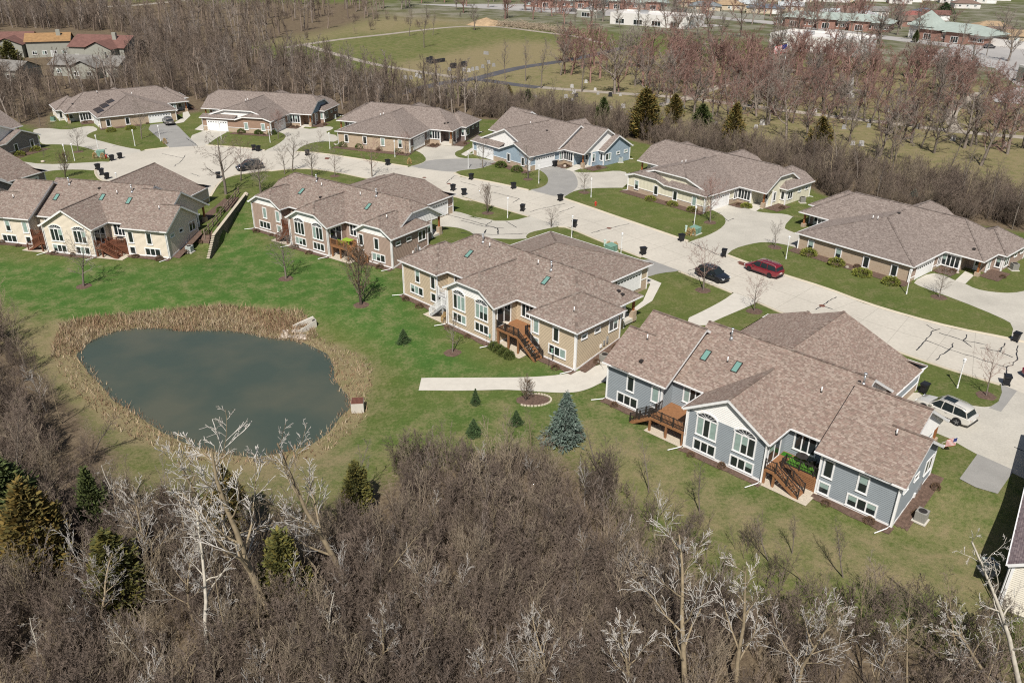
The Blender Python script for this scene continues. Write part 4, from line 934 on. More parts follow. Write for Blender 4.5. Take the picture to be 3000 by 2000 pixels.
def bin_proto():
    b = empty('trash_bin'); mb = MB()
    k = len(mb.v); lo_, hi_ = (.24, .28), (.32, .39)
    for z, (a, c) in ((.06, lo_), (1.0, hi_)): mb.v += [(-a,-c,z),(a,-c,z),(a,c,z),(-a,c,z)]
    mb.f += [(0,1,5,4),(1,2,6,5),(2,3,7,6),(3,0,4,7),(0,3,2,1)]; mb.m += [0]*5; mb.c += [None]*5
    mb.box(-.35,.35,-.42,.42,.93,1.0); mb.build('body', M['black'], b)
    mb = MB(); mb.box(-.36,.36,-.45,.44,1.0,1.06); mb.box(-.3,.3,-.36,.36,1.06,1.1); ld = mb.build('lid', M['black'], b)
    mb = MB(); mb.tube([(-.3,.5,.98),(.3,.5,.98)], .025, 6); mb.build('handle', M['black'], ld)
    mb = MB(); mb.box(-.12,.12,-.345,-.335,.62,.78); bb = mb.build('label_plate', M['galv'], b)
    for sx in (-.3, .3): mb = MB(); mb.tube([(sx-.04,.3,.13),(sx+.04,.3,.13)], .13, 12); mb.build('wheel', M['black'], b)
    return b
BINS = [(r4((2025,1305))[0], 'at the kerb right of the long stone house lawn'), (r7((1950,330))[0], 'at the kerb by the white SUV driveway'), (r7((1320,392))[0], 'beside the garage in front of the white SUV'),
        (r3((25,840))[0], 'right one of two behind the taupe house garage'), (r3((80,722))[0], 'at the kerb below the light blue house garage'), (r3((403,792))[0], 'at the kerb in the middle of the light blue house lawn'), (r3((762,885))[0], 'at the kerb where the asphalt apron meets the hydrant lawn'),
        (r3((473,962))[0], 'at the tip of the lawn before the taupe house'), (r3((870,1085))[0], 'beside the lamp post behind the tan house roof'), (r3((1395,1295))[0], 'at the kerb by the tan house garage corner'), (r3((1688,1192))[0], 'by the kerb next to the green utility box'),
        (r3((2013,1310))[0], 'at the kerb left of the red minivan'), (r3((720,622))[0], 'beside the side garage door of the light blue house'), (r2((1140,742))[0], 'at the kerb below the four-bush stone house'), (r2((525,668))[0], 'behind the street trees by the long drive'),
        (r2((115,630))[0], 'left one of the pair before the brown house'), (r2((150,636))[0], 'right one of the pair before the brown house'), (r2((1640,937))[0], 'left one of two behind the taupe house garage'), (r1((1675,842))[0], 'behind the big round tree on the court'),
        (r1((860,708))[0], 'left one of two near the red hydrant grasses'), (r1((922,692))[0], 'right one of two near the red hydrant grasses'), (r1((752,777))[0], 'farthest in the row on the curved kerb'), (r1((783,818))[0], 'middle one in the row on the curved kerb'), (r1((822,848))[0], 'nearest in the row on the curved kerb')]
bp_ = bin_proto(); first = True
for p, lb in BINS:
    o = bp_ if first else dup(bp_); first = False; x, y, z = GP(p); o.location = (x, y, z+.02); o.rotation_euler = (0, 0, random.uniform(-.5, .5)+2.3); tag(o, 'black wheeled trash bin '+lb, 'trash bin', 'trash bins put out on the street')
def ac(label, p=None, k=None, x=0, y=0, m=None):
    a = empty('air_conditioner'); mb = MB(); s = .42
    for i in range(9): mb.box(-s, s, -s, s, .06+i*.09, .12+i*.09)
    mb.box(-s+.03, s-.03, -s+.03, s-.03, .05, .86); mb.build('cabinet', m or M['galv'], a)
    mb = MB(); mb.box(-s-.01, s+.01, -s-.01, s+.01, .86, .92); tp = mb.build('top_cover', m or M['galv'], a); mb = MB(); mb.cyl(0, 0, .92, .935, .34, 20); mb.cyl(0,0,.935,.96,.08,10); mb.build('fan_grille', M['darkmetal'], tp)
    mb = MB(); mb.box(-.55, .55, -.55, .55, -.06, .05); mb.build('pad', M['walk'], a)
    if p is not None: q = GP(p); a.location = (q[0], q[1], q[2]+.05)
    else: q = loc2w(k, x, y); a.location = (q[0], q[1], tz(*q)+.06); a.rotation_euler = (0, 0, R(POSE[k][2]))
    tag(a, label, 'air conditioner')
M['acgrey'] = mat('ac_grey', (.33,.32,.29), .5, metal=.2); M['acpale'] = mat('ac_pale', (.46,.5,.48), .5)
ac('grey air conditioner at the right corner of the blue house', None, 'F4', HW+1.0, 2.6, M['acgrey']); ac('grey air conditioner beside the end wall of the tan house', None, 'F3', HW+1.0, 3.6, M['acgrey'])
ac('pale air conditioner beside the end wall of the cream house', None, 'F1', HW+.8, 3.4, M['acpale']); ac('grey air conditioner at the far end of the minivan stone house', r4((2010,760))[0], m=M['acgrey'])
ac('grey air conditioner at the end wall of the pale yellow house', r4((392,245))[0], m=M['acgrey']); ac('pale air conditioner at the end wall of the light blue house', r3((1222,590))[0], m=M['acpale']); ac('pale air conditioner at the end wall of the brown house', r2((732,385))[0], m=M['acpale'])
ac('pale green air conditioner left of the solar-panel house', r1((410,405))[0], m=M['green_box']); ac('pale air conditioner in the shade of the lower right house', (2892,1672), m=M['acpale'])
def utility(label, p, rz):
    u = empty('utility_box'); mb = MB(); mb.box(-.85,.85,-.75,.75,0,.09); mb.build('pad', M['walk'], u); mb = MB(); mb.box(-.7,.7,-.6,.6,.09,.95); mb.build('cabinet', M['green_box'], u)
    mb = MB(); mb.v = [(-.72,-.64,.95),(.72,-.64,.95),(.72,.62,.95),(-.72,.62,.95),(-.72,-.64,.99),(.72,-.64,.99),(.72,.62,1.1),(-.72,.62,1.1)]; mb.f = [(0,1,5,4),(1,2,6,5),(2,3,7,6),(3,0,4,7),(4,5,6,7)]; mb.m = [0]*5; mb.c = [None]*5; mb.build('lid', M['green_box'], u)
    mb = MB(); mb.box(-.02,.02,-.63,-.6,.3,.75); mb.build('latch', M['darkmetal'], u)
    q = GP(p); u.location = (q[0], q[1], q[2]); u.rotation_euler = (0, 0, rz); tag(u, label, 'utility box')
utility('green utility box on a slab at the right end of the hydrant lawn', r3((1793,1135))[0], .8); utility('green utility box behind the tan house roof', rs((1018,358))[0], .7); utility('green utility box among the grasses by the red hydrant', r1((775,672))[0], .2)
def pedestal(label, p, m):
    u = empty('cable_pedestal'); mb = MB(); mb.box(-.13,.13,-.13,.13,0,.85); mb.build('body', m, u); mb = MB(); mb.box(-.16,.16,-.16,.16,.85,.95); mb.build('cap', m, u); q = GP(p); u.location = tuple(q); tag(u, label, 'pedestal')
M['mint'] = mat('mint_plastic', (.5,.62,.56), .5)
pedestal('pale cable pedestal left of the green utility box on the hydrant lawn', r3((1722,1120))[0], M['mint']); pedestal('pale cable pedestal by the green box behind the tan house', rs((970,315))[0], M['mint']); pedestal('white cable pedestal left of the red hydrant grasses', r1((740,675))[0], M['white'])
def hydrant(label, p):
    h = empty('fire_hydrant'); mb = MB(); mb.cyl(0,0,0,.06,.2,12); mb.cyl(0,0,.06,.55,.13,12); mb.cyl(0,0,.5,.56,.17,12); mb.build('barrel', M['red'], h)
    mb = MB(); mb.cyl(0,0,.56,.72,.15,12,0,.06); mb.cyl(0,0,.72,.78,.04,6); mb.build('bonnet', M['red'], h)
    for a in (0, 1, 2): mb = MB(); mb.tube([(0,0,.42),(math.cos(a*1.57)*.24, math.sin(a*1.57)*.24,.42)], .065, 8); mb.build('outlet', M['red'], h)
    q = GP(p); h.location = tuple(q); tag(h, label, 'hydrant')
hydrant('red fire hydrant on the lawn before the pale yellow house', r3((1032,920))[0]); hydrant('red fire hydrant in the dry grasses on the court', r1((815,690))[0])
ROCKM = []
for i in range(3):
    mb = MB(); mb.v = []; n = 7
    ico = [(0,0,1)]+[(math.cos(2*math.pi*j/6+(l*.5))*s, math.sin(2*math.pi*j/6+l*.5)*s, zz) for l, (s, zz) in enumerate(((.7,.7),(1,.1),(.8,-.5))) for j in range(6)]
    mb.v = [tuple(c*random.uniform(.8, 1.15) for c in v) for v in ico]
    for j in range(6): mb.f.append((0, 1+j, 1+(j+1) % 6))
    for l in range(2):
        for j in range(6): a = 1+l*6+j; b = 1+l*6+(j+1) % 6; mb.f.append((a, a+6, b+6, b))
    mb.m = [0]*len(mb.f); mb.c = [None]*len(mb.f); ROCKM.append(mb.mesh('boulder', M['rock'], True))
def rock(p, s, label, group=None):
    o = link('boulder', random.choice(ROCKM)); q = GP(p); o.location = (q[0], q[1], q[2]+s*.3); o.scale = (s*random.uniform(.8, 1.3), s*random.uniform(.8, 1.2), s*.7); o.rotation_euler = (0, 0, random.random()*6); tag(o, label, 'boulder', group)
for p, s, lb in ((r3((797,625))[0], .45, 'tan boulder in the bed before the light blue house entry'), (r4((735,745))[0], .35, 'pale boulder in the bed under the long stone wall'), (r1((330,720))[0], .4, 'pale boulder at the edge of the left-edge lawn'), (r1((1885,972))[0], .55, 'grey boulder at the top of the retaining wall'),
                 (r4((1580,785))[0], .25, 'small tan boulder in the entry bed of the minivan stone house'), (rs((1297,605))[0], .28, 'pale boulder beside the tan house walk'), (r2((735,585))[0], .3, 'boulder at the left corner of the four-bush stone house')): rock(p, s, lb)
for i in range(46):   # riprap at the pond outfall
    a = random.random(); p = rp((1770+random.uniform(-10, 110), 255+random.uniform(0, 50)) if i < 30 else (1860+random.uniform(0, 50), 280+random.uniform(0, 30)))[0]
    rock(p, random.uniform(.16, .34), 'pale riprap stone at the pond outfall', 'riprap stones at the pond outfall')
# outfall and drain box
q = GP(rp((1915,235))[0]); of = empty('outfall', (q[0], q[1], q[2]), .55)
mb = MB(); mb.v = [(-1.3,-.9,0),(-1.3,.9,0),(1.2,-.45,0),(1.2,.45,0),(-1.3,-.9,.25),(-1.3,.9,.25),(1.2,-.45,1.0),(1.2,.45,1.0),(-1.3,-1.05,.25),(-1.3,1.05,.25),(1.2,-.62,1.05),(1.2,.62,1.05),(1.2,-.62,-.2),(1.2,.62,-.2),(-1.3,-1.05,-.2),(-1.3,1.05,-.2)]
mb.f = [(0,2,3,1),(0,4,6,2),(1,3,7,5),(4,8,10,6),(5,7,11,9),(8,14,12,10),(9,11,13,15),(10,12,13,11)]; mb.m = [0]*8; mb.c = [None]*8; mb.build('flared_end', M['walk'], of)
mb = MB(); mb.cyl(0,0,0,.3,.42,14); po = mb.build('pipe_mouth', M['darkmetal'], of); po.matrix_local = Matrix.Translation((1.0, 0, .45)) @ Matrix.Rotation(R(90), 4, 'Y')
tag(of, 'concrete flared outfall at the top right of the pond', 'outfall')
q = GP(rp((2230,765))[0]); db = empty('drain_box', (q[0]+.1, q[1]+.6, q[2]), .12); mb = MB(); mb.box(-.62,.62,-.62,.62,-.8,1.0); mb.build('concrete_box', M['walk'], db)
mb = MB(); mb.box(-.6,.6,-.6,.6,1.0,1.04)
for i in range(9): mb.box(-.52+i*.125,-.46+i*.125,-.55,.55,1.04,1.09)
mb.build('rusty_grate', M['iron'], db); tag(db, 'concrete drain box with rusty grate at the right of the pond', 'drain')
# retaining wall and split-rail fence
T0 = U((623.5,687), .4); T1 = U((715,569), .4); S0 = U((611.8,757), -1.6); ax = (T1-T0)/np.linalg.norm(T1-T0); LW = np.linalg.norm(T1-T0); st = np.linalg.norm(T0-S0)
ang = math.atan2(ax[1], ax[0]); rw = empty('retaining_wall', (T0[0], T0[1], 0), ang); tag(rw, 'grey block retaining wall with stepped end right of the cream house', 'wall')
wb = MB(); cb = MB(); ch = .2
zc = -2.4
while zc < .38:
    x0 = -st*max(0, min(1, 1-(zc+1.9)/2.3)) if zc < .2 else 0
    if zc >= .2: x0 = 0
    else: x0 = -(0.4-zc)/2.2*st
    x = x0-(.2 if int(round(zc/ch)) % 2 else 0)*0; off = .2 if int(round(zc/ch)) % 2 else 0; tl = 0
    x = x0; first_w = .42-off
    while x < LW:
        w_ = first_w if x == x0 and first_w > .1 else .42; f = random.uniform(.8, 1.15); d_ = random.uniform(0, .018)
        wb.box(x+.006, min(x+w_, LW)-.006, -.28-d_-(.4-zc)*.03, .02, zc, zc+ch-.012, 0, (.155*f, .142*f, .122*f)); x += w_
    cb.box(x0-.03, x0+.42, -.36, .06, zc+ch-.01, zc+ch+.05)
    zc += ch
wb.build('block_courses', M['block'], rw)['kind'] = 'stuff'
cap = MB(); x = 0
while x < LW: c_ = MB(); c_.box(x+.005, x+.595, -.38, .08, .4, .48); c_.build('cap_stone', M['kerb'], rw); x += .6
cb.build('step_caps', M['kerb'], rw)['kind'] = 'stuff'
fe = empty('split_rail_fence', (T0[0], T0[1], 0), ang); tag(fe, 'weathered split-rail fence along the top of the retaining wall', 'fence')
nf = 9
for i in range(nf+1):
    x = -.6+(LW+1.2)*i/nf; mb = MB(); mb.box(x-.07, x+.07, .93, 1.07, -.3, 1.45); mb.build('post', M['oldwood'], fe)
    if i < nf:
        for z in (.75, 1.25): mb = MB(); mb.beam((x, 1.0, z), (x+(LW+1.2)/nf, 1.0, z+random.uniform(-.04, .04)), .06, .12); mb.build('rail', M['oldwood'], fe)
# flags
def flag(label, k, x, y, z, rz, kind):
    f = empty('house_flag'); mb = MB(); mb.tube([(0,0,0),(0,-1.1,1.0)], .018, 6); mb.build('pole', M['white'], f); cl = MB()
    red, wh, bl = 0, 1, 2; n = 13
    for i in range(n if kind == 'us' else 1):
        for j in range(6):
            xx = lambda t: .03*math.sin(t*6+i*.3)
            z0, z1 = (-i/n*.8, -(i+1)/n*.8) if kind == 'us' else (0, -.8); a, b = j/6*.75, (j+1)/6*.75
            mm = (bl if (i < 7 and j < 2) else (red if i % 2 == 0 else wh)) if kind == 'us' else bl
            cl.poly([(xx(a), -1.05+a*1.0, .92-a*.6+z0), (xx(b), -1.05+b*1.0, .92-b*.6+z0), (xx(b), -1.05+b*1.0, .92-b*.6+z1), (xx(a), -1.05+a*1.0, .92-a*.6+z1)], mm)
    cl.build('cloth', [M['red'], M['white'], mat('flag_blue', (.02,.03,.16), .8) if 'flag_blue' not in bpy.data.materials else bpy.data.materials['flag_blue']], f)
    at_house(f, k, x, y, z, rz); tag(f, label, 'flag')
flag('red and white striped flag on the porch post of the blue house', 'F4', HW-1.0, 12.0, .9, 1.8, 'us'); flag('blue flag in the entry bed of the tan house', 'F3', 24.4, 13.6, .6, 1.2, 'b')
# bird feeders behind the tan house
def feeder(label, k, x, y, h):
    f = empty('bird_feeder'); mb = MB(); mb.cyl(0,0,0,h,.02,6); mb.build('pole', M['darkmetal'], f); mb = MB(); mb.tube([(0,0,h),(.1,0,h+.12),(.28,0,h+.1),(.32,0,h)], .014, 5); mb.build('hook', M['darkmetal'], f)
    mb = MB(); mb.cyl(.32,0,h-.45,h-.05,.1,10); mb.cyl(.32,0,h-.05,h+.03,.15,10,0,.03); mb.build('seed_tube', M['green_box'], f); q = loc2w(k, x, y); f.location = (q[0], q[1], tz(*q)); tag(f, label, 'bird feeder')
feeder('bird feeder on a pole left of the tan house stairs', 'F3', 18.7, -2.6, 1.9); feeder('bird feeder on a pole before the lower windows of the tan house', 'F3', 26.4, -.8, 2.2)
# beds of mulch, boulders omitted
def drape(name, P, m, dz=.05, res=.7):
    """small bed following the ground"""
    P = np.asarray(P); mb = MB(); tri = tessellate_polygon([[Vector((x, y, 0)) for x, y in P]]); c = P.mean(0)
    mb.v = [(x, y, tz(x, y)+dz*.3) for x, y in P]+[(c[0]+(x-c[0])*.85, c[1]+(y-c[1])*.85, tz(c[0]+(x-c[0])*.85, c[1]+(y-c[1])*.85)+dz) for x, y in P]
    n = len(P)
    for i in range(n): mb.f.append((i, (i+1) % n, n+(i+1) % n, n+i)); mb.m.append(0); mb.c.append(None)
    for t in tri:
        a, b, d_ = (P[i] for i in t); cr = (b[0]-a[0])*(d_[1]-a[1])-(b[1]-a[1])*(d_[0]-a[0]); t = tuple(i+n for i in t); mb.f.append(t if cr > 0 else t[::-1]); mb.m.append(0); mb.c.append(None)
    return struct(mb.build(name, m))
def ring(x, y, r, n=14, j=.12): return [(x+math.cos(2*math.pi*i/n)*r*random.uniform(1-j, 1+j), y+math.sin(2*math.pi*i/n)*r*random.uniform(1-j, 1+j)) for i in range(n)]
def hbed(k, x0, x1, y0, y1, dz=.05):
    n = 8; P = [(x0+(x1-x0)*i/n, y0-(random.uniform(0, .25) if y0 < y1 else -random.uniform(0, .25))) for i in range(n+1)]+[(x1, y1), (x0, y1)]
    Q = [loc2w(k, *p) for p in P]; mb = MB(); m_ = n+1
    A = [loc2w(k, *P[i]) for i in range(m_)]; B = [loc2w(k, x0+(x1-x0)*i/n, y1) for i in range(m_)]
    for a in A+B: mb.v.append((a[0], a[1], tz(*a)+dz))
    up_ = (B[0]-A[0]); rt_ = (A[1]-A[0]); cr = rt_[0]*up_[1]-rt_[1]*up_[0]
    for i in range(n): f = (i, i+1, m_+i+1, m_+i); mb.f.append(f if cr > 0 else f[::-1]); mb.m.append(0); mb.c.append(None)
    return struct(mb.build('mulch_bed', M['mulch']))
for k in ('F4', 'F3', 'F2', 'F1'):
    hbed(k, .3, 7, -.35, .5); hbed(k, 10.7, 18.8, -2.05, -1.3); hbed(k, 22.6, 29.3, -.4, .5); hbed(k, 29.0, 30.2, 1.0, 8.2)
for k in ('H6', 'H5', 'H4', 'H3', 'H2', 'H1', 'HL'):
    if k in ('H6', 'H5', 'H3'): hbed(k, 6.2, 23.3, 23.3, 21.4, .04)
    elif k in ('H4', 'H2', 'HL'): hbed(k, 6.2, 15.6, 23.3, 21.4, .04)
    else: hbed(k, 14.5, 23.3, 23.0, 21.4, .04)
    hbed(k, 3.9, 6.4, 15.0, 12.4, .045); hbed(k, 23.0, 25.6, 15.0, 12.4, .045); hbed(k, -.9, 1.6, 12, 8, .04)
drape('mulch_bed', [T0+ax*.3+np.array([-ax[1], ax[0]])*.3, T0+ax*LW+np.array([-ax[1], ax[0]])*.3, T0+ax*LW+np.array([-ax[1], ax[0]])*2.5, T0+ax*10+np.array([-ax[1], ax[0]])*4.0, T0+ax*.5+np.array([-ax[1], ax[0]])*3.9], M['mulch'], .07)
q = GP(r5((1205,1362))[0]); drape('mulch_bed', [(q[0]+math.cos(t)*1.75*(1 if i % 2 else .95)+.0, q[1]+math.sin(t)*1.1) for i, t in enumerate(np.linspace(0, 6.28, 17)[:-1])], M['mulch'], .06)
for i in range(22):
    t = -2.2+i*.19; mb = MB(); mb.box(-.13,.13,-.08,.08,-.05,.12); o = mb.build('edging_stone', M['kerb']); x, y = q[0]+math.cos(t)*1.85, q[1]+math.sin(t)*1.2; o.location = (x, y, tz(x, y)); o.rotation_euler = (0,0,t+1.57); tag(o, 'pale edging stone around the oval bed below the garden path', 'edging stone', 'edging stones of the oval bed')

# ------------------------------------------------------------------ cars
M['tyre'] = mat('tyre_rubber', (.015,.015,.016), .85); M['rim'] = mat('alloy_rim', (.35,.36,.37), .3, metal=.8); M['rimdark'] = mat('dark_alloy', (.05,.05,.055), .35, metal=.6)
M['lampred'] = mat('tail_lamp', (.35,.01,.01), .2, spec=.6); M['lampw'] = mat('head_lamp', (.75,.78,.8), .1, spec=.8); M['trim'] = mat('black_trim', (.02,.02,.022), .6); M['plate'] = mat('number_plate', (.7,.7,.68), .5)
def paint(name, c): return mat(name, c, .28, spec=.5, coat=.9, metal=.15)
def loft(sts, m):
    """stations: (x, [(y, z)...]) half sections from bottom centre to top centre, mirrored"""
    mb = MB(); k = len(sts[0][1]); ring_ = []
    for x, sec in sts:
        full = [(x, y, z) for y, z in sec]+[(x, -y, z) for y, z in sec[::-1]]; ring_.append(len(mb.v)); mb.v += full
    n = 2*k
    for a, b in zip(ring_[:-1], ring_[1:]):
        for j in range(n): mb.f.append((a+j, a+(j+1) % n, b+(j+1) % n, b+j)); mb.m.append(0); mb.c.append(None)
    mb.f.append(tuple(ring_[0]+j for j in range(n))[::-1]); mb.f.append(tuple(ring_[-1]+j for j in range(n))); mb.m += [0, 0]; mb.c += [None]*2
    return mb
def car(label, pt, L, Wd, Hh, kind, loc, rz, rim='rim'):
    c = empty('parked_car'); h = Wd/2; belt = .98 if kind != 'van' else 1.02; f = L/2
    hood = .98 if kind != 'van' else 1.0
    # lower body: nose at +x
    prof = [(-f, .55, .95, .80), (-f+.08, .38, belt+.02, .93), (-f+.5, .30, belt+.04, .985), (-f*.45, .28, belt, 1.0), (0, .28, belt-.02, 1.0), (f*.38, .28, belt-.02, 1.0), (f*.55, .28, hood, .99), (f-.55, .30, hood-.12, .96), (f-.16, .34, .80, .88), (f, .45, .66, .74)]
    sts = []
    for x, z0, z1, wf in prof:
        y = h*wf; zc = z0+(z1-z0)*.55; sts.append((x, [(0, z0), (y*.9, z0), (y, z0+.12), (y*1.0, zc), (y*.965, z1-.06), (y*.90, z1), (0, z1+.03)]))
    body = loft(sts, 0).build('body', pt, c, True)
    for o_ in (body,):
        md = o_.modifiers.new('edge', 'EDGE_SPLIT'); md.split_angle = R(38)
    # cabin: glass loft with roof and pillars in body colour
    if kind == 'van': cs = [(-f+.18, belt+.02, .0), (-f+.42, Hh-.16, 1), (-f+.75, Hh-.03, 1), (.2, Hh, 1), (.75, Hh-.10, 1), (f*.62, hood+.0, 0)]
    else: cs = [(-f+.28, belt+.02, .0), (-f+.62, Hh-.20, 1), (-f+1.05, Hh-.05, 1), (-.1, Hh, 1), (.45, Hh-.06, 1), (f*.50, hood, 0)]
    gs = []
    for x, zt, t in cs:
        yb_ = h*.90; yt = h*.90-(zt-belt)*.30; zt = max(zt, belt+.03); gs.append((x, [(0, belt-.04), (yb_, belt-.04), (yt+.0, zt-.07), (yt-.07, zt-.01), (0, zt+.01)]))
    loft(gs, 0).build('cabin_glass', M['glass'], c, False)
    rs_ = []
    for x, zt, t in cs:
        if t: yt = h*.90-(zt-belt)*.30; rs_.append((x-(.12 if x < 0 else -.1)*(x in (cs[1][0], cs[-2][0])), [(0, zt-.06), (yt+.012, zt-.10), (yt+.012, zt-.05), (yt-.06, zt+.012), (0, zt+.03)]))
    roof = loft(rs_, 0).build('roof', pt, c, True)
    if kind != 'van':
        mb = MB(); mb.box(-.75, .35, -.42, .42, Hh+.028, Hh+.036); mb.build('sunroof', M['glass'], roof)
    for sy in (-1, 1):
        mb = MB(); mb.tube([(cs[1][0]+.1, sy*(h*.6), Hh-.06), (cs[2][0]+.3, sy*h*.62, Hh+.05), (cs[3][0]+.2, sy*h*.62, Hh+.06), (cs[4][0], sy*h*.62, Hh-.02)], .022, 5); mb.build('roof_rail', M['galv'], roof)
        for xa, za, xb, zb in ((f*.50 if kind != 'van' else f*.62, hood, cs[4][0], cs[4][1]), (.1, belt, .05, Hh-.05), (-f*.38, belt, -f*.34, Hh-.06), (cs[0][0]+.02, belt, cs[1][0], cs[1][1])):
            ya = sy*h*.905; yb_ = sy*(h*.905-(zb-belt)*.30); mb = MB(); mb.beam((xa, ya, za), (xb, yb_, zb), .07, .05, 0, (0, sy, .3)); mb.build('pillar', pt, c)
        mb = MB(); mb.box(f*.32, f*.42, sy*h-.02 if sy > 0 else sy*h-.16, sy*h+.16 if sy > 0 else sy*h+.02, belt+.02, belt+.16); mb.build('mirror', pt, c)
        mb = MB(); mb.box(-f*.62, f*.62, sy*h*.985-.03, sy*h*.985+.03, .24, .40); mb.build('sill', M['trim'], c)
        mb = MB(); mb.box(-f+.02, -f+.13, sy*h*.70-.16, sy*h*.70+.12, .83, .95); mb.build('tail_light', M['lampred'], c)
        mb = MB(); mb.box(f-.30, f-.03, sy*h*.66-.17, sy*h*.66+.17, .62, .74); mb.build('headlight', M['lampw'], c)
        for i in (0, 1): mb = MB(); mb.box(-.55+i*1.05, -.33+i*1.05, sy*(h+.0)-.015, sy*(h+.0)+.02, .82, .86); mb.build('door_handle', M['galv'] if kind != 'van' else pt, c)
    wb_ = L*.61/2; wr = .37
    for sx in (-1, 1):
        for sy in (-1, 1):
            mb = MB(); y0 = sy*(h-.24); y1 = sy*(h+.005); mb.tube([(0, y0, 0), (0, y1, 0)], wr, 22); wh_ = mb.build('wheel', M['tyre'], c); wh_.location = (sx*wb_+.05, 0, wr)
            mb = MB(); mb.tube([(0, y1, 0), (0, y1+sy*.012, 0)], wr*.68, 20)
            r_ = mb.build('rim', M['trim'], wh_)
            for a in range(5):
                s = MB(); s.beam((0, y1+sy*.022, 0), (math.cos(a*1.257)*wr*.66, y1+sy*.022, math.sin(a*1.257)*wr*.66), .06, .03, 0, (0, sy, 0)); mb2 = s
                if a == 0: sp = MB()
                v0 = len(sp.v); sp.v += s.v; sp.f += [tuple(i+v0 for i in q) for q in s.f]; sp.m += s.m; sp.c += s.c
            sp.build('spokes', M[rim], wh_)
            mb = MB(); mb.tube([(math.cos(t)*(wr+.05), sy*(h*.985), math.sin(t)*(wr+.05)) for t in np.linspace(0, math.pi, 12)], .05, 5); ar = mb.build('wheel_arch', M['trim'] if kind != 'van' else pt, c); ar.location = (sx*wb_+.05, 0, wr)
    mb = MB(); mb.box(f-.06, f+.012, -.5, .5, .42, .64); mb.build('grille', M['trim'], c); mb = MB(); mb.box(-f-.02, -f+.1, -h*.8, h*.8, .36, .5); mb.build('rear_bumper', M['trim'], c); mb = MB(); mb.box(-f-.025, -f, -.26, .26, .68, .8); mb.build('number_plate', M['plate'], c)
    c.location = loc; c.rotation_euler = (0, 0, rz); tag(c, label, 'car'); return c
def place_car(label, pt, L, Wd, Hh, kind, pr_, pf, rim='rim'):
    """rear and front wheel contact pixels of the near side"""
    a, b = U(pr_, .02), U(pf, .02); d = (b-a)/np.linalg.norm(b-a); mid = (a+b)/2; n_ = np.array([-d[1], d[0]])
    side = 1 if n_@mid > 0 else -1       # away from the camera
    mid = mid+n_*side*Wd/2*.95
    return car(label, pt, L, Wd, Hh, kind, (mid[0], mid[1], .025), math.atan2(d[1], d[0]), rim)
place_car('pearl white SUV with sunroof parked on the blue house driveway', paint('pearl_white', (.62,.60,.55)), 5.3, 2.05, 1.76, 'suv', (2801,1246), (2704,1203))
place_car('dark red minivan parked at the far kerb', paint('dark_red', (.20,.012,.022)), 5.15, 2.0, 1.76, 'van', (2253.4,814.8), (2194.7,794.4), 'rimdark')
place_car('black SUV parked behind the bare tree at the near kerb', paint('black_paint', (.018,.02,.025)), 4.6, 1.88, 1.66, 'suv', rs((1700,552))[0], rs((1822,598))[0], 'rimdark')
place_car('grey car on the asphalt drive of the solar-panel house', paint('grey_paint', (.14,.13,.125)), 4.6, 1.85, 1.62, 'suv', r1((1278,445))[0], r1((1245,415))[0])
place_car('dark SUV parked on the court behind the street trees', paint('dark_paint', (.02,.02,.026)), 4.9, 1.95, 1.75, 'suv', r1((1980,775))[0], r1((1870,790))[0], 'rimdark')
place_car('dark red car just entering at the right edge', paint('maroon', (.16,.01,.03)), 4.7, 1.85, 1.6, 'suv', (3010,1112), (3085,1150))
# ------------------------------------------------------------------ vegetation
M['bark_pale'] = mat('pale_bark', (.48,.44,.37), .9, 3, .25, rand=.15); M['bark_tan'] = mat('olive_tan_bark', (.27,.215,.14), .9, 3, .25, rand=.15)
M['bark_grey'] = mat('grey_bark', (.185,.155,.13), .9, 4, .25, rand=.2); M['bark_dark'] = mat('dark_bark', (.085,.066,.055), .9, 4, .25, rand=.2)
M['twig_pale'] = mat('pale_twigs', (.50,.47,.43), .9, rand=.15); M['twig_grey'] = mat('grey_twigs', (.25,.21,.18), .9, rand=.2); M['twig_brown'] = mat('brown_twigs', (.208,.162,.128), .9, rand=.25)
M['twig_red'] = mat('reddish_twigs', (.27,.165,.138), .9, rand=.2); M['twig_dark'] = mat('dark_brush', (.168,.130,.104), .9, rand=.3); M['twig_tan'] = mat('tan_twigs', (.29,.235,.17), .9, rand=.2)
M['leaf_dry'] = mat('withered_leaves', (.15,.095,.05), .9, rand=.2)
M['needle'] = mat('evergreen_foliage', (1,1,1), .85, tint=True, rand=.12); 
def norm(v): return v/max(np.linalg.norm(v), 1e-9)
def perp(d):
    a = np.array([1., 0, 0]) if abs(d[0]) < .8 else np.array([0, 1., 0]); x = norm(np.cross(d, a)); return x, np.cross(d, x)
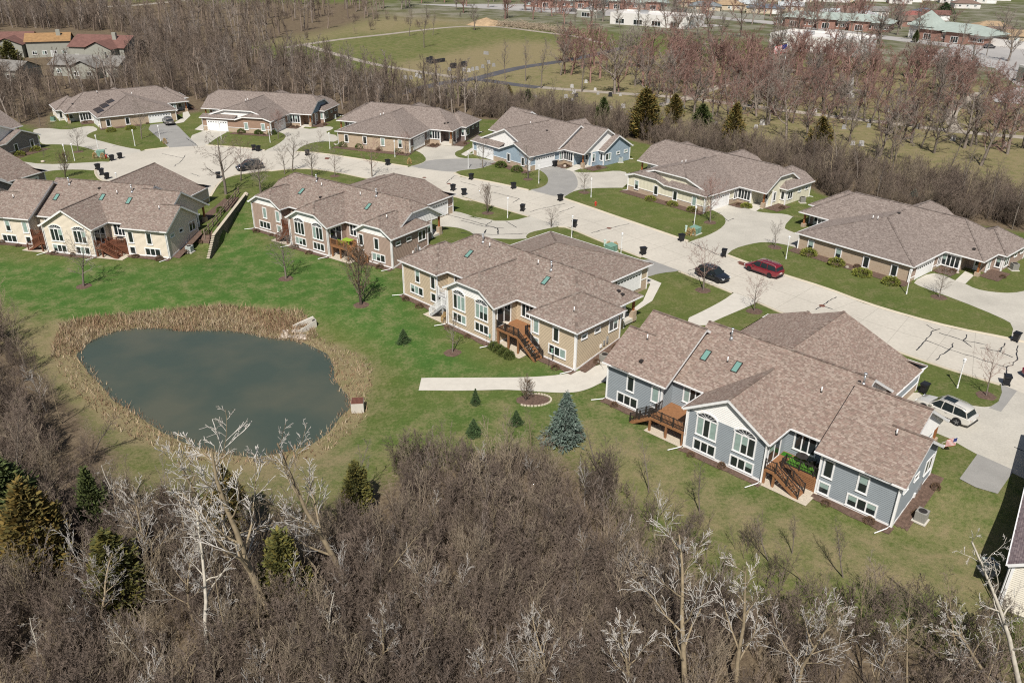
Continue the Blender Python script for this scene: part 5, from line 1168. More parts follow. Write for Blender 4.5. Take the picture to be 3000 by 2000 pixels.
def grow(rng, out, p, d, L, r, lvl, S):
    ns = S['seg'][lvl]; pts = [p]; rad = [r]; dirs = [d]
    for i in range(ns):
        d = norm(d+rng.normal(0, S['wob'][lvl], 3)+np.array([0, 0, S['trop'][lvl]])); p = p+d*(L/ns); pts.append(p); dirs.append(d); rad.append(max(r*(1-S['tap'][lvl]*(i+1)/ns), S['rmin']))
    for i in range(ns): out.append((pts[i], pts[i+1], rad[i], rad[i+1], lvl))
    if lvl+1 < len(S['seg']):
        n = S['n'][lvl]; n = max(1, int(round(n*(.7+.6*rng.random()))))
        for j in range(n):
            t = S['t0'][lvl]+(1-S['t0'][lvl])*((j+rng.random())/n); k = min(int(t*ns), ns-1); f = t*ns-k
            q = pts[k]*(1-f)+pts[k+1]*f; dd = dirs[min(k+1, ns)]; x, y = perp(dd); az = rng.random()*6.283 if lvl else j*2.4+rng.random()*.6
            a = math.radians(S['ang'][lvl]*(.7+.6*rng.random())); cd = norm(dd*math.cos(a)+(x*math.cos(az)+y*math.sin(az))*math.sin(a))
            prof = S['prof'](t) if lvl == 0 else 1-.55*t
            grow(rng, out, q, cd, S['len'][lvl]*(L if lvl else S['h'])*prof*(.75+.5*rng.random()), max(rad[min(k+1, ns)]*S['rr'][lvl], S['rmin']), lvl+1, S)
def segs_mesh(name, segs, m, thick=1.):
    """tapered prisms: 5 sides for limbs, 3 for twigs"""
    V = []; F = []; k = 0
    for sides, sel in ((5, [s for s in segs if s[2] > .035]), (3, [s for s in segs if s[2] <= .035])):
        if not sel: continue
        a = np.array([s[0] for s in sel]); b = np.array([s[1] for s in sel]); r0 = np.array([s[2] for s in sel])*thick; r1_ = np.array([s[3] for s in sel])*thick
        d = b-a; L = np.linalg.norm(d, axis=1, keepdims=True); d /= np.maximum(L, 1e-9); b = b+d*np.minimum(r1_[:, None], .03)
        ref = np.where(np.abs(d[:, :1]) < .8, [[1., 0, 0]], [[0, 1., 0]]); x = np.cross(d, ref); x /= np.linalg.norm(x, axis=1, keepdims=True); y = np.cross(d, x)
        n = len(sel); ang = np.arange(sides)*2*np.pi/sides
        off = x[:, None, :]*np.cos(ang)[None, :, None]+y[:, None, :]*np.sin(ang)[None, :, None]
        vv = np.concatenate([a[:, None, :]+off*r0[:, None, None], b[:, None, :]+off*r1_[:, None, None]], 1).reshape(-1, 3)
        base = k+np.arange(n)[:, None]*2*sides; j = np.arange(sides)
        f = np.stack([base+j, base+(j+1) % sides, base+sides+(j+1) % sides, base+sides+j], -1).reshape(-1, 4)
        V.append(vv); F.append(f); k += len(vv)
    me = bpy.data.meshes.new(name); V = np.concatenate(V); F = np.concatenate(F)
    me.vertices.add(len(V)); me.vertices.foreach_set('co', V.astype(np.float32).ravel()); me.loops.add(F.size); me.loops.foreach_set('vertex_index', F.astype(np.int32).ravel())
    me.polygons.add(len(F)); me.polygons.foreach_set('loop_start', np.arange(0, F.size, 4, dtype=np.int32)); me.materials.append(m); me.update(); me.validate(); return me
SPEC = {
 'lawn': dict(h=6., seg=[6,4,3,1], wob=[.03,.10,.14,.1], trop=[.05,.10,.06,.03], tap=[.85,.8,.7,.5], rmin=.007, n=[20,6,4], t0=[.26,.25,.2], ang=[44,38,36], len=[.42,.48,.5], rr=[.5,.55,.6], r=.085, prof=lambda t: .35+1.1*math.sin(math.pi*min(1, (t-.12)*.95))*.9),
 'round': dict(h=8., seg=[5,5,3,2,1], wob=[.04,.12,.16,.15,.1], trop=[.05,.07,.04,.02,0], tap=[.8,.75,.7,.6,.5], rmin=.008, n=[13,6,5,3], t0=[.22,.25,.2,.2], ang=[52,40,38,35], len=[.50,.45,.45,.5], rr=[.55,.55,.6,.6], r=.15, prof=lambda t: 1.15-.75*t),
 'dense': dict(h=5., seg=[4,4,3,1], wob=[.04,.10,.12,.1], trop=[.05,.2,.12,.05], tap=[.8,.75,.7,.5], rmin=.007, n=[26,8,6], t0=[.08,.15,.15], ang=[36,32,36], len=[.46,.42,.45], rr=[.45,.55,.6], r=.10, prof=lambda t: .5+.9*math.sin(math.pi*min(1, t+.12))),
 'tall': dict(h=13., seg=[8,5,4,2,1], wob=[.06,.14,.17,.16,.1], trop=[.03,.08,.06,.03,0], tap=[.78,.75,.7,.6,.5], rmin=.009, n=[14,6,4,3], t0=[.30,.25,.2,.15], ang=[36,34,34,34], len=[.36,.50,.50,.5], rr=[.5,.5,.55,.6], r=.19, prof=lambda t: 1.15-.7*t),
 'slim': dict(h=11., seg=[8,4,3,1], wob=[.05,.13,.16,.1], trop=[.04,.12,.06,.02], tap=[.85,.75,.7,.5], rmin=.008, n=[18,6,5], t0=[.35,.25,.2], ang=[38,40,40], len=[.24,.42,.45], rr=[.42,.5,.6], r=.12, prof=lambda t: 1.1-.65*t),
 'oak': dict(h=13., seg=[4,6,4,3,1], wob=[.08,.16,.2,.2,.1], trop=[.02,.06,.04,.02,0], tap=[.6,.75,.7,.6,.5], rmin=.013, n=[11,9,8,4], t0=[.24,.2,.15,.15], ang=[46,42,42,40], len=[.62,.42,.42,.5], rr=[.6,.5,.55,.6], r=.30, prof=lambda t: 1.05-.35*t),
 'airy': dict(h=12., seg=[7,6,4,2], wob=[.06,.10,.13,.12], trop=[.02,.10,.07,.03], tap=[.75,.8,.75,.6], rmin=.013, n=[12,7,5], t0=[.26,.2,.15], ang=[38,34,34], len=[.42,.46,.46], rr=[.55,.5,.55], r=.17, prof=lambda t: 1.15-.75*t),
 'sap': dict(h=6., seg=[7,4,2], wob=[.08,.12,.15], trop=[.03,.12,.06], tap=[.8,.75,.6], rmin=.011, n=[11,6], t0=[.25,.2], ang=[30,32], len=[.36,.45], rr=[.5,.6], r=.045, prof=lambda t: 1.15-.7*t),
 'snag': dict(h=10., seg=[7,5,3,1], wob=[.09,.2,.25,.2], trop=[.0,.03,0,0], tap=[.7,.7,.7,.5], rmin=.010, n=[12,5,4], t0=[.35,.25,.2], ang=[55,50,45], len=[.32,.4,.4], rr=[.5,.5,.6], r=.17, prof=lambda t: 1.1-.6*t),
}
def tree_meshes(kind, seed, bark, twig, leaf=None, joined=False, thick=1.):
    rng = np.random.default_rng(seed); S = SPEC[kind]; out = []
    grow(rng, out, np.zeros(3), np.array([0, 0, 1.]), S['h'], S['r'], 0, S)
    zt = max(s[1][2] for s in out); sc = S['h']/zt
    out = [(a*sc, b*sc, r0, r1_, l) for a, b, r0, r1_, l in out]; out = [(a-np.array([0,0,.25]) if i == 0 else a, *s) for i, (a, *s) in enumerate(out)]
    if joined: return segs_mesh('bare_tree', out, twig, thick), None
    t = segs_mesh('trunk', [s for s in out if s[4] <= (1 if kind != 'lawn' and kind != 'dense' else 0)], bark, thick); c = segs_mesh('crown', [s for s in out if s[4] > (1 if kind != 'lawn' and kind != 'dense' else 0)], twig, thick)
    if leaf:
        tips = [s for s in out if s[4] == len(S['seg'])-1]; mb = MB(); rng2 = random.Random(seed)
        for s in rng2.sample(tips, min(700, len(tips))):
            p = Vector(s[1]); u = Vector((rng2.gauss(0, 1), rng2.gauss(0, 1), rng2.gauss(0, 1))).normalized()*.045; v = u.orthogonal()*.8; mb.poly([p-u, p+v, p+u, p-v])
        lm = mb.mesh('leaves', leaf); return t, c, lm
    return t, c
PROTO = {}
def protos(key, kind, n, bark, twig, leaf=None, thick=1.): PROTO[key] = (SPEC[kind]['h'], [tree_meshes(kind, hash(key) % 1000*0+len(PROTO)*31+i*7+3, M[bark], M[twig], M[leaf] if leaf else None, thick=thick) for i in range(n)])
protos('lawn', 'lawn', 3, 'bark_grey', 'twig_grey', thick=1.25); protos('lawnred', 'lawn', 2, 'bark_grey', 'twig_red', thick=1.25); protos('round', 'round', 2, 'bark_grey', 'twig_grey', thick=1.2); protos('dense', 'dense', 2, 'bark_dark', 'twig_brown', 'leaf_dry', thick=1.2)
protos('white', 'airy', 4, 'bark_tan', 'twig_pale', thick=1.0); protos('tan', 'slim', 2, 'bark_tan', 'twig_tan'); protos('snag', 'snag', 2, 'bark_pale', 'twig_pale')
protos('wood', 'tall', 3, 'bark_grey', 'twig_brown'); protos('woodgrey', 'tall', 2, 'bark_grey', 'twig_grey', thick=1.2); protos('oakred', 'oak', 2, 'bark_grey', 'twig_red', thick=1.15); protos('oakgrey', 'oak', 2, 'bark_grey', 'twig_grey', thick=1.15); protos('slim', 'slim', 2, 'bark_grey', 'twig_brown')
def put_tree(key, x, y, z, h, label, group=None, lean=None, wide=1., i=None):
    H0, ms = PROTO[key]; m = ms[random.randrange(len(ms)) if i is None else i % len(ms)]
    o = empty('bare_tree'); s = h/H0
    link('trunk', m[0], o); link('crown', m[1], o)
    if len(m) > 2: link('withered_leaves', m[2], o)
    axv = Vector(lean).normalized() if lean is not None else Vector((random.gauss(0, .03), random.gauss(0, .03), 1)).normalized()
    o.matrix_world = Matrix.Translation((x, y, z)) @ Vector((0,0,1)).rotation_difference(axv).to_matrix().to_4x4() @ Matrix.Rotation(random.random()*6.28, 4, 'Z') @ Matrix.Diagonal((s*wide, s*wide, s, 1))
    return tag(o, label, 'tree', group)
def tree_px(key, base, top, label, group=None, wide=1., z=None):
    g = GP(base); d = ray(top); t = g[1]/d[1]; P = np.array([0, 0, CAM_H])+d*t; v = P-g
    v[0] = max(-.6*v[2], min(.6*v[2], v[0]))
    return put_tree(key, *g, float(np.linalg.norm(v)), label, group, v, wide)
def mulch_at(p, r=1.0): g = GP(p); drape('mulch_ring', ring(g[0], g[1], r), M['mulch'], .06)
LT_ = [('round', r1((1730,965))[0], r1((1690,480))[0], 'large round bare tree by the retaining wall on the court', 1.1, 0), ('lawn', r1((600,640))[0], r1((580,440))[0], 'bare tree on the lawn of the left-edge house', 1.3, 1), ('lawn', r1((1085,540))[0], r1((1060,210))[0], 'tall bare tree before the solar-panel house', .9, 0),
       ('dense', r1((500,835))[0], r1((490,620))[0], 'dense brown upright tree on the small lawn at the left', .9, 0), ('slim', r1((310,445))[0], r1((270,170))[0], 'tall slim tree left of the solar-panel house', 1, 0), ('lawnred', r1((1845,860))[0], r1((1840,500))[0], 'bare tree with thin red twigs on the court lawn', .9, 0), ('lawn', r1((2000,940))[0], r1((1990,690))[0], 'wide bare tree above the retaining wall', 1.3, 0),
       ('round', r2((410,785))[0], r2((410,470))[0], 'bare tree at the kerb, right of the dark SUV on the court', .75, 0), ('lawn', r2((350,810))[0], r2((330,560))[0], 'bare tree at the kerb just left of the taller one', 1, 0), ('lawn', r2((560,830))[0], r2((550,540))[0], 'bare tree on the narrow lawn behind the taupe house, left one', 1.1, 0), ('lawn', r2((735,825))[0], r2((735,590))[0], 'bare tree with mulch ring on the narrow lawn behind the taupe house', 1, 1),
       ('lawnred', r2((1020,832))[0], r2((1010,520))[0], 'tall bare tree rising behind the taupe house ridge', 1.1, 0), ('lawnred', r2((1280,670))[0], r2((1270,480))[0], 'bare tree at the garage corner of the four-bush stone house', .8, 0), ('lawn', r2((165,950))[0], r2((150,660))[0], 'bare tree left of the taupe house roof', 1.2, 0), ('lawnred', r2((300,540))[0], r2((300,300))[0], 'bare reddish tree at the side garage of the brown house', .9, 0), ('lawn', r2((620,572))[0], r2((620,470))[0], 'small bare tree beside the long drive', 1.2, 0),
       ('dense', r2((1905,1110))[0], r2((1900,870))[0], 'upright bare tree on the lawn before the taupe house drive', .75, 1), ('round', r2((1865,765))[0], r2((1860,520))[0], 'bare tree in the mulch bed before the light blue garage', .9, 0), ('lawn', r3((690,1085))[0], r3((690,920))[0], 'round bare tree at the tip of lawn between the two drives', 1.5, 0), ('round', r3((515,720))[0], r3((520,430))[0], 'dense dark tree right of the light blue house front', .8, 1),
       ('lawn', r3((945,820))[0], r3((940,620))[0], 'small bare tree at the left end of the hydrant lawn', 1.1, 1), ('lawnred', r3((1910,1050))[0], r3((1930,660))[0], 'tall red-twigged tree at the pale yellow garage corner', .9, 1), ('lawnred', rs((1725,655))[0], rs((1745,260))[0], 'bare tree with mulch ring before the black SUV', 1.05, 1), ('lawnred', rs((2115,815))[0], rs((2145,520))[0], 'bare tree with mulch ring below the red minivan', .95, 1), ('lawn', rs((2275,325))[0], rs((2285,120))[0], 'small bare tree above the red minivan', 1, 1),
       ('lawn', r4((1440,970))[0], r4((1480,730))[0], 'leaning bare tree with mulch ring by the right-hand drive', 1.15, 1), ('lawnred', r7((1800,415))[0], r7((1880,10))[0], 'slender bare tree with mulch ring above the white SUV', .75, 1),
       ('round', r5((590,1000))[0], r5((590,690))[0], 'bare tree with mulch ring behind the tan house', .8, 1), ('lawn', (838,816), (830,660), 'young bare tree on the green lawn behind the taupe house', 1.1, 1), ('dense', (1058,893), (1040,705), 'dense brown tree with pale ring on the lawn left of the tan house', .95, 1), ('lawn', (245,838), (230,672), 'young bare tree on the green lawn behind the cream house', 1.15, 1), ('dense', r5((1150,1370))[0], r5((1165,1185))[0], 'spreading bare shrub in the oval bed below the path', 1.3, 0),
       ('lawn', r1((335,685))[0], r1((335,610))[0], 'tiny sapling on the lawn of the left-edge house', 1, 0)]
for key, b, t, lb, wd, ml in LT_:
    tree_px(key, b, t, lb, 'bare trees on the lawns', wd)
    if ml: mulch_at(b, .95 if ml == 1 else 1.4)
FG = [('white', (814,1863), (478,1210)), ('white', (704,1715), (635,1205)), ('white', (1031,1735), (868,1205)), ('tan', (1000,1770), (735,1450)), ('snag', (615,1930), (535,1500)), ('tan', (699,1965), (628,1640)), ('snag', (205,1725), (212,1590)), ('snag', (355,1560), (305,1345)), ('white', (2012,2060), (2010,1545)),
      ('white', (2153,2040), (2125,1640)), ('white', (2335,2030), (2372,1725)), ('snag', (2990,2060), (2925,1590)), ('white', (2935,2060), (2890,1760)), ('tan', (2510,1860), (2548,1630)), ('tan', (2349,1700), (2238,1560)), ('tan', (2655,2050), (2690,1700)), ('white', (1612,2060), (1598,1825)), ('white', (1850,2060), (1798,1755)),
      ('white', (2005,1800), (1912,1615)), ('tan', (1080,1745), (1258,1520)), ('tan', (180,1240), (142,1068)), ('wood', (276,1325), (335,1205)), ('snag', (420,1960), (330,1780)), ('tan', (1300,1990), (1260,1790)), ('wood', (60,1480), (30,1200)), ('snag', (120,1990), (90,1800)), ('tan', (2800,1900), (2790,1650)), ('wood', (2050,1500), (2040,1340)), ('wood', (2320,1620), (2330,1500)), ('wood', (2470,1690), (2450,1530)), ('wood', (1900,1440), (1900,1290)), ('tan', (1560,1330), (1540,1180)), ('wood', (1750,1380), (1740,1240)), ('white', (560,1640), (520,1440)), ('tan', (900,1990), (880,1800)), ('wood', (2250,1640), (2200,1500)), ('white', (450,1720), (415,1440)), ('white', (300,1880), (275,1640)), ('white', (890,1720), (905,1490)), ('tan', (760,1920), (725,1660)), ('white', (570,1830), (480,1590)), ('snag', (955,1930), (965,1720)), ('white', (1120,1990), (1095,1760)), ('white', (1420,2060), (1410,1860)), ('tan', (1700,1800), (1690,1600)), ('white', (2560,2060), (2580,1800))]
FGL = {'white': 'pale-barked bare tree', 'tan': 'slender tan-barked bare tree', 'snag': 'broken grey snag tree', 'wood': 'brown bare tree'}
SPOT = ['leaning left across the pond', 'upright before the pond', 'leaning over the right bank of the pond', 'slanting left below the pond', 'standing in the dense brush below the pond', 'in the lower brush left of centre', 'with hanging twigs beside the golden cedar', 'left of the pond overhang', 'at the bottom edge right of centre', 'forked, at the bottom edge below the blue house', 'spreading at the bottom edge below the right deck',
        'in the lower right corner before the cream gable', 'second from the lower right corner', 'with tan trunk below the right end of the blue house', 'below the right deck of the blue house', 'at the bottom edge right of the spreading pale one', 'rounded, at the bottom edge near the centre', 'at the bottom edge just right of the centre', 'above the bottom edge left of the blue house deck', 'leaning right out of the brush at the centre', 'on the dry bank left of the pond', 'at the brush edge left of the pond',
        'in the lower left brush', 'at the bottom left of centre', 'at the far left edge below the dry bank', 'in the bottom left corner', 'in the brush at the lower right', 'at the brush edge under the left deck', 'at the brush edge under the middle of the blue house', 'at the brush edge under the right deck', 'at the brush edge left of the blue house', 'at the brush edge by the blue spruce', 'left of the blue house deck in the brush', 'left of the leaning pale trees', 'at the bottom edge left of centre', 'in the brush below the blue house', 'right of the broad olive cedar', 'in the lower left brush below the cedars', 'left of the tree leaning over the right bank', 'slanting near the bottom left of centre', 'between the olive cedar and the leaning trees', 'near the bottom left of the centre', 'at the bottom edge, left third', 'low at the bottom edge before the centre', 'in the middle of the brush below the spruce', 'at the bottom edge in the right third']
for (key, b, t), sp in zip(FG, SPOT): tree_px(key, b, t, FGL[key]+' '+sp, 'trees in the brush below the pond', 1.2 if key == 'white' else .85)
# evergreens
def cedar_mesh(seed, col, n=5600, h=6., w_=1.5, kind='cedar'):
    rg = random.Random(seed); mb = MB(); tufts = []
    nt = 95 if kind == 'cedar' else 150
    for i in range(nt):
        t = (i+rg.random())/nt; t = t**(.85 if kind == 'cedar' else 1.25); a = i*2.4+rg.gauss(0, .4)
        rad = w_*(math.sin(math.pi*min(1, t*.80+.18))**.7)*(1.08-.5*t) if kind == 'cedar' else w_*((1-t)**.9)*(1.05 if i % 3 else .72)+.03
        rad *= rg.uniform(.62, 1.12); tufts.append((a, rad, .15+t*h*.9, rg.uniform(.7, 1.3)))
    for i in range(n):
        a, rad, zc, br = tufts[i % nt]; s_ = (.24 if kind == 'cedar' else .16)*(1+.5*rad/w_)
        f = 1-abs(rg.gauss(0, .28)); a2 = a+rg.gauss(0, .16)/max(rad, .3)*w_*.8; rr = rad*max(.15, f)
        p = Vector((math.cos(a2)*rr, math.sin(a2)*rr, zc+rg.gauss(0, s_)+(-.25*rr if kind != 'cedar' else .35*rr*(rg.random()))))
        o = Vector((math.cos(a2), math.sin(a2), rg.uniform(.3, 1.5) if kind == 'cedar' else rg.uniform(-.4, .3))); o = (o+Vector((rg.gauss(0, .4), rg.gauss(0, .4), rg.gauss(0, .3)))).normalized()
        s = o.orthogonal().normalized(); s.rotate(Matrix.Rotation(rg.random()*6, 3, o)); L = rg.uniform(.12, .28); wd = L*rg.uniform(.22, .42); c = rg.choice(col); b = rg.uniform(.8, 1.2)*(.85+.15*br); c = (c[0]*b, c[1]*b, c[2]*b)
        mb.poly([p-o*L*.3-s*wd*.6, p-o*L*.3+s*wd*.6, p+o*L*.5+s*wd*.6, p+o*L, p+o*L*.5-s*wd*.6], 0, c)
    cr = mb.mesh('foliage', M['needle']); tk = MB(); tk.tube([(0,0,-.3),(0,0,h*.9)], [.11*h/6+.02, .02], 6); return tk.mesh('trunk', M['bark_dark']), cr
GREEN = [(.075,.095,.03),(.095,.115,.034),(.06,.08,.028)]; OLIVE = [(.115,.112,.03),(.145,.125,.03),(.085,.09,.03)]; GOLD = [(.185,.125,.032),(.15,.115,.032),(.115,.10,.032)]; BLUE = [(.13,.175,.145),(.10,.145,.115),(.165,.205,.175)]; DGREEN = [(.045,.08,.03),(.055,.095,.035),(.07,.11,.04)]; YEL = [(.17,.185,.03),(.13,.15,.028),(.21,.215,.045)]; BOX = [(.05,.085,.015),(.075,.11,.02),(.10,.13,.025)]
EV = {'green': cedar_mesh(1, GREEN), 'olive': cedar_mesh(2, OLIVE), 'gold': cedar_mesh(3, GOLD), 'rust': cedar_mesh(4, [(.19,.13,.035),(.145,.115,.035),(.10,.10,.03)]), 'blue': cedar_mesh(5, BLUE, 7000, 6., 2.2, 'spruce'), 'spruce': cedar_mesh(6, DGREEN, 4500, 6., 2.2, 'spruce')}
def evergreen(key, base, top, wpx, label, group='evergreens'):
    g = GP(base); d = ray(top); t = g[1]/d[1]; P = np.array([0, 0, CAM_H])+d*t; h = P[2]-g[2]; dep = math.hypot(g[1], CAM_H-g[2]); wid = wpx/FPX*dep
    o = empty('evergreen_tree', tuple(g), random.random()*6); tk, cr = EV[key]; base_w = {'blue': 3.6, 'spruce': 2.7}.get(key, 2.6); s = h/6.; q = wid/base_w
    o.scale = (q, q, s); link('trunk', tk, o); link('foliage', cr, o); return tag(o, label, 'evergreen', group)
for e in (('gold', (140,1700), (95,1415), 180, 'golden brown cedar in the lower left brush'), ('green', (60,1580), (80,1350), 190, 'dark green cedar behind the golden one'), ('green', (300,1580), (285,1370), 90, 'slim green cedar right of the golden one'), ('olive', (365,1790), (378,1555), 160, 'broad olive cedar in the lower left brush'),
          ('rust', (680,1570), (650,1365), 115, 'rusty cedar before the pond'), ('olive', (850,1805), (880,1555), 140, 'olive cedar in the brush below the pond'), ('olive', (1050,1495), (1045,1350), 85, 'olive cedar at the right end of the pond bank'), ('green', (430,1640), (420,1540), 70, 'small green cedar in the left brush'),
          ('rust', (1885,403), (1893,258), 92, 'largest cedar behind the light blue house'), ('rust', (1973,360), (1970,275), 52, 'rusty cedar right of the largest one'), ('green', (2052,392), (2042,305), 66, 'dark cedar between two rusty ones'), ('rust', (2142,446), (2145,300), 62, 'tall rusty cedar behind the pale yellow house'), ('rust', (2396,445), (2402,342), 72, 'rusty cedar standing alone at the right'),
          ('green', (1546,322), (1546,262), 42, 'dark cedar behind the light blue house roof, right of a thin one'), ('rust', (1490,300), (1488,248), 24, 'thin rusty cedar above the light blue house'), ('green', (1765,372), (1762,285), 46, 'dark cedar left of the largest one'), ('green', (1822,385), (1828,360), 40, 'low green shrub at the foot of the largest cedar'),
          ('blue', (1655,1294), (1662,1142), 118, 'blue spruce left of the blue house'), ('spruce', (1183,1002), (1183,962), 32, 'small round spruce on the lawn behind the tan house'), ('spruce', (1393,1182), (1392,1136), 24, 'slim young spruce below the garden path'), ('spruce', (1388,1272), (1387,1225), 38, 'dark young spruce at the brush edge'), ('spruce', (1512,1242), (1512,1200), 32, 'dark young spruce left of the blue spruce'),
          ('blue', r4((1245,197))[0], r4((1243,135))[0], 26, 'first little blue spruce behind the stone house'), ('blue', r4((1395,217))[0], r4((1393,158))[0], 24, 'second little blue spruce behind the stone house'), ('blue', r4((1500,245))[0], r4((1500,190))[0], 24, 'third little blue spruce behind the stone house'), ('blue', r4((1115,155))[0], r4((1113,108))[0], 16, 'smallest blue spruce behind the pale yellow house'),
          ('green', (420,160), (420,118), 20, 'dark evergreen in the wood beyond the solar-panel house'), ('green', (450,165), (450,128), 18, 'slim evergreen in the far wood'), ('spruce', (2495,42), (2497,3), 40, 'broad evergreen among the far houses'), ('spruce', (2765,40), (2770,5), 44, 'dark evergreen among the far houses at the right'), ('green', (2680,125), (2682,88), 18, 'thin conifer beside the far green roof'), ('olive', (40,210), (45,120), 60, 'spreading pine by the brown-roofed houses')): evergreen(*e)
# bushes
def bush_mesh(seed, col, n=900, spiky=False):
    rg = random.Random(seed); mb = MB()
    for i in range(n):
        a = rg.random()*6.283; ph = math.acos(rg.uniform(-.25, 1)); nrm = Vector((math.sin(ph)*math.cos(a), math.sin(ph)*math.sin(a), math.cos(ph))); r = (1-.25*rg.random()**2)*(1+.10*math.sin(a*5+seed)*math.sin(ph*4))
        p = nrm*r; p.z = max(0, p.z*.85+.25); o = (nrm+Vector((rg.gauss(0, .45), rg.gauss(0, .45), rg.gauss(.25 if spiky else 0, .4)))).normalized(); s = o.orthogonal().normalized(); s.rotate(Matrix.Rotation(rg.random()*6, 3, o)); L = rg.uniform(.10, .22)*(1.4 if spiky else 1); wd = L*(.25 if spiky else .45)
        c = rg.choice(col); b = rg.uniform(.7, 1.3); mb.poly([p-s*wd, p+o*L*.2+s*wd, p+o*L, p+o*L*.2-s*wd*.9], 0, (c[0]*b, c[1]*b, c[2]*b))
    return mb.mesh('bush', M['needle'])
BM = {'yew': bush_mesh(1, YEL, 1000, True), 'box': bush_mesh(2, BOX), 'dry': bush_mesh(3, [(.14,.085,.05),(.11,.07,.045),(.18,.12,.075)], 700, True), 'green': bush_mesh(4, [(.06,.085,.02),(.09,.105,.025)], 900, True), 'straw': bush_mesh(5, [(.42,.28,.12),(.35,.23,.10),(.5,.36,.18)], 600, True)}
def bush(key, p, rx, rz, label, group=None, g=None):
    q = GP(p) if g is None else np.array([*g, tz(*g)]); o = link('bush', BM[key]); o.location = (q[0], q[1], q[2]); o.scale = (rx, rx*random.uniform(.9, 1.1), rz); o.rotation_euler = (0, 0, random.random()*6); tag(o, label, 'bush', group)
for i, p in enumerate(r4((440,645),(650,720),(850,800),(1068,865))): bush('yew', p, 1.05, .8, 'yellow-green spreading yew under the stone wall by the minivan, %s from the left' % ('first', 'second', 'third', 'last')[i])
for i, p in enumerate(rh5((228,405),(368,438),(492,473),(838,450))): bush('yew', p, .85, .65, ('yellow-green yew at the pale yellow house, %s' % ('left one', 'middle one', 'right one', 'one by the entry')[i]))
for i, p in enumerate(r2((802,600),(930,612),(1090,625),(1225,640),(1485,568))): bush('box', p, .95, .95, 'round green bush at the four-bush stone house, %s' % ('first from the left', 'second from the left', 'third from the left', 'fourth from the left', 'before the entry')[i])
for i, p in enumerate(r3((308,625),(430,660))): bush('box', p, 1.1, .95, 'large round green bush before the light blue house, %s' % ('left', 'right')[i])
for i, p in enumerate(r1((852,485),(1000,468),(150,670),(270,632),(1850,495),(1985,502))+r2((155,502),(255,505))): bush('yew' if i < 4 else 'box', p, .95, .75, ('yellow-green bush before the solar-panel house, left one', 'yellow-green bush before the solar-panel house, right one', 'yellow-green bush at the left-edge house, left one', 'yellow-green bush at the left-edge house, right one', 'round bush at the brown house, first', 'round bush at the brown house, second', 'round bush at the brown house, third', 'round bush at the brown house garage corner')[i])
for i, (x, y) in enumerate(((19.2,-2.0),(20.1,-2.1),(21.0,-2.2),(21.9,-2.3))): bush('green', None, .6, .75, 'leafy green bush under the tan house deck, %s' % ('first from the left', 'second from the left', 'third from the left', 'rightmost by the stairs')[i], g=loc2w('F3', x, y))
for i, p in enumerate(r5((540,770),(665,800))+r5((930,900))): bush('straw', p, .55, 1.15, ('straw ornamental grass left of the tan house bump', 'straw ornamental grass under the tan house arch windows', 'straw grass under the tan deck')[i])
for i, p in enumerate(r3((1745,1150),(1775,1150))+rs((1000,340),(1050,345))+r1((730,690),(790,695),(1265,580))+r2((1305,735))): bush('straw', p, .4, 1.0, 'clump of dry ornamental grass '+('left of the hydrant-lawn utility box', 'in front of the hydrant-lawn utility box', 'left of the box behind the tan house', 'right of the box behind the tan house', 'left of the court utility box', 'by the court hydrant', 'at the tip of the solar-panel house lawn', 'at the tip of the four-bush house lawn')[i])
for i, p in enumerate(r1((1580,1262),(1760,1000),(1690,1105),(1690,1090))): bush('box', p, .6, .55, 'small round bush in the bed by the retaining wall, %s' % ('nearest', 'farthest', 'middle left', 'middle right')[i])
DRYB = [loc2w(k, x, y) for k in ('F4', 'F3', 'F2', 'F1') for x, y in ((2, -.3), (4.8, -.25), (12, -1.9), (15.2, -2), (24, -.3), (27.5, -.25), (30, 3), (30.2, 6.5))]+[loc2w(k, x, y) for k in ('H6', 'H5', 'H4', 'H3', 'H2', 'H1') for x, y in ((5.2, 13.8), (4.4, 13.6), (24.4, 13.8), (-.3, 10), (8, 22.2), (13.6, 22.2))]
for g in DRYB: bush('dry', None, random.uniform(.3, .55), random.uniform(.3, .55), 'low dry brown shrub in a mulch bed by a house', 'low dry shrubs in the mulch beds', g=g+RNG.normal(0, .2, 2))
# ------------------------------------------------------------------ woods: brush, thicket and far trees
def brush_segs(seed, h, spread, stems, S):
    rng = np.random.default_rng(seed); out = []
    for i in range(stems):
        a = rng.random()*6.28; r = spread*rng.random()**.5; hh = h*rng.uniform(.55, 1.0); S2 = dict(S); S2['h'] = hh
        grow(rng, out, np.array([math.cos(a)*r, math.sin(a)*r, -.1]), norm(np.array([rng.normal(0, .16), rng.normal(0, .16), 1.])), hh, .022+.006*hh/4, 0, S2)
    return out
SB = dict(seg=[6,3,2], wob=[.10,.16,.15], trop=[.06,.10,.04], tap=[.85,.7,.5], rmin=.0065, n=[11,5], t0=[.2,.2], ang=[28,32], len=[.36,.46], rr=[.5,.6], prof=lambda t: 1.2-.7*t)
SB2 = dict(SB, seg=[6,3,2,1], n=[13,6,4], rmin=.0075, len=[.34,.42,.45], t0=[.18,.2,.2], ang=[32,34,36], rr=[.5,.6,.6], wob=[.10,.16,.15,.1], trop=[.06,.10,.04,0], tap=[.85,.7,.5,.5])
BR = []
for i, (tw, h, spd, stn) in enumerate((('twig_dark', 4.4, 1.2, 9), ('twig_brown', 4.4, 1.1, 8), ('twig_dark', 3.4, 1.3, 10), ('twig_tan', 5.0, .9, 5), ('twig_brown', 2.8, 1.4, 10))):
    BR.append(segs_mesh('brush', brush_segs(50+i, h, spd, stn, SB2 if i in (0, 4) else SB), M[tw], 1.15))
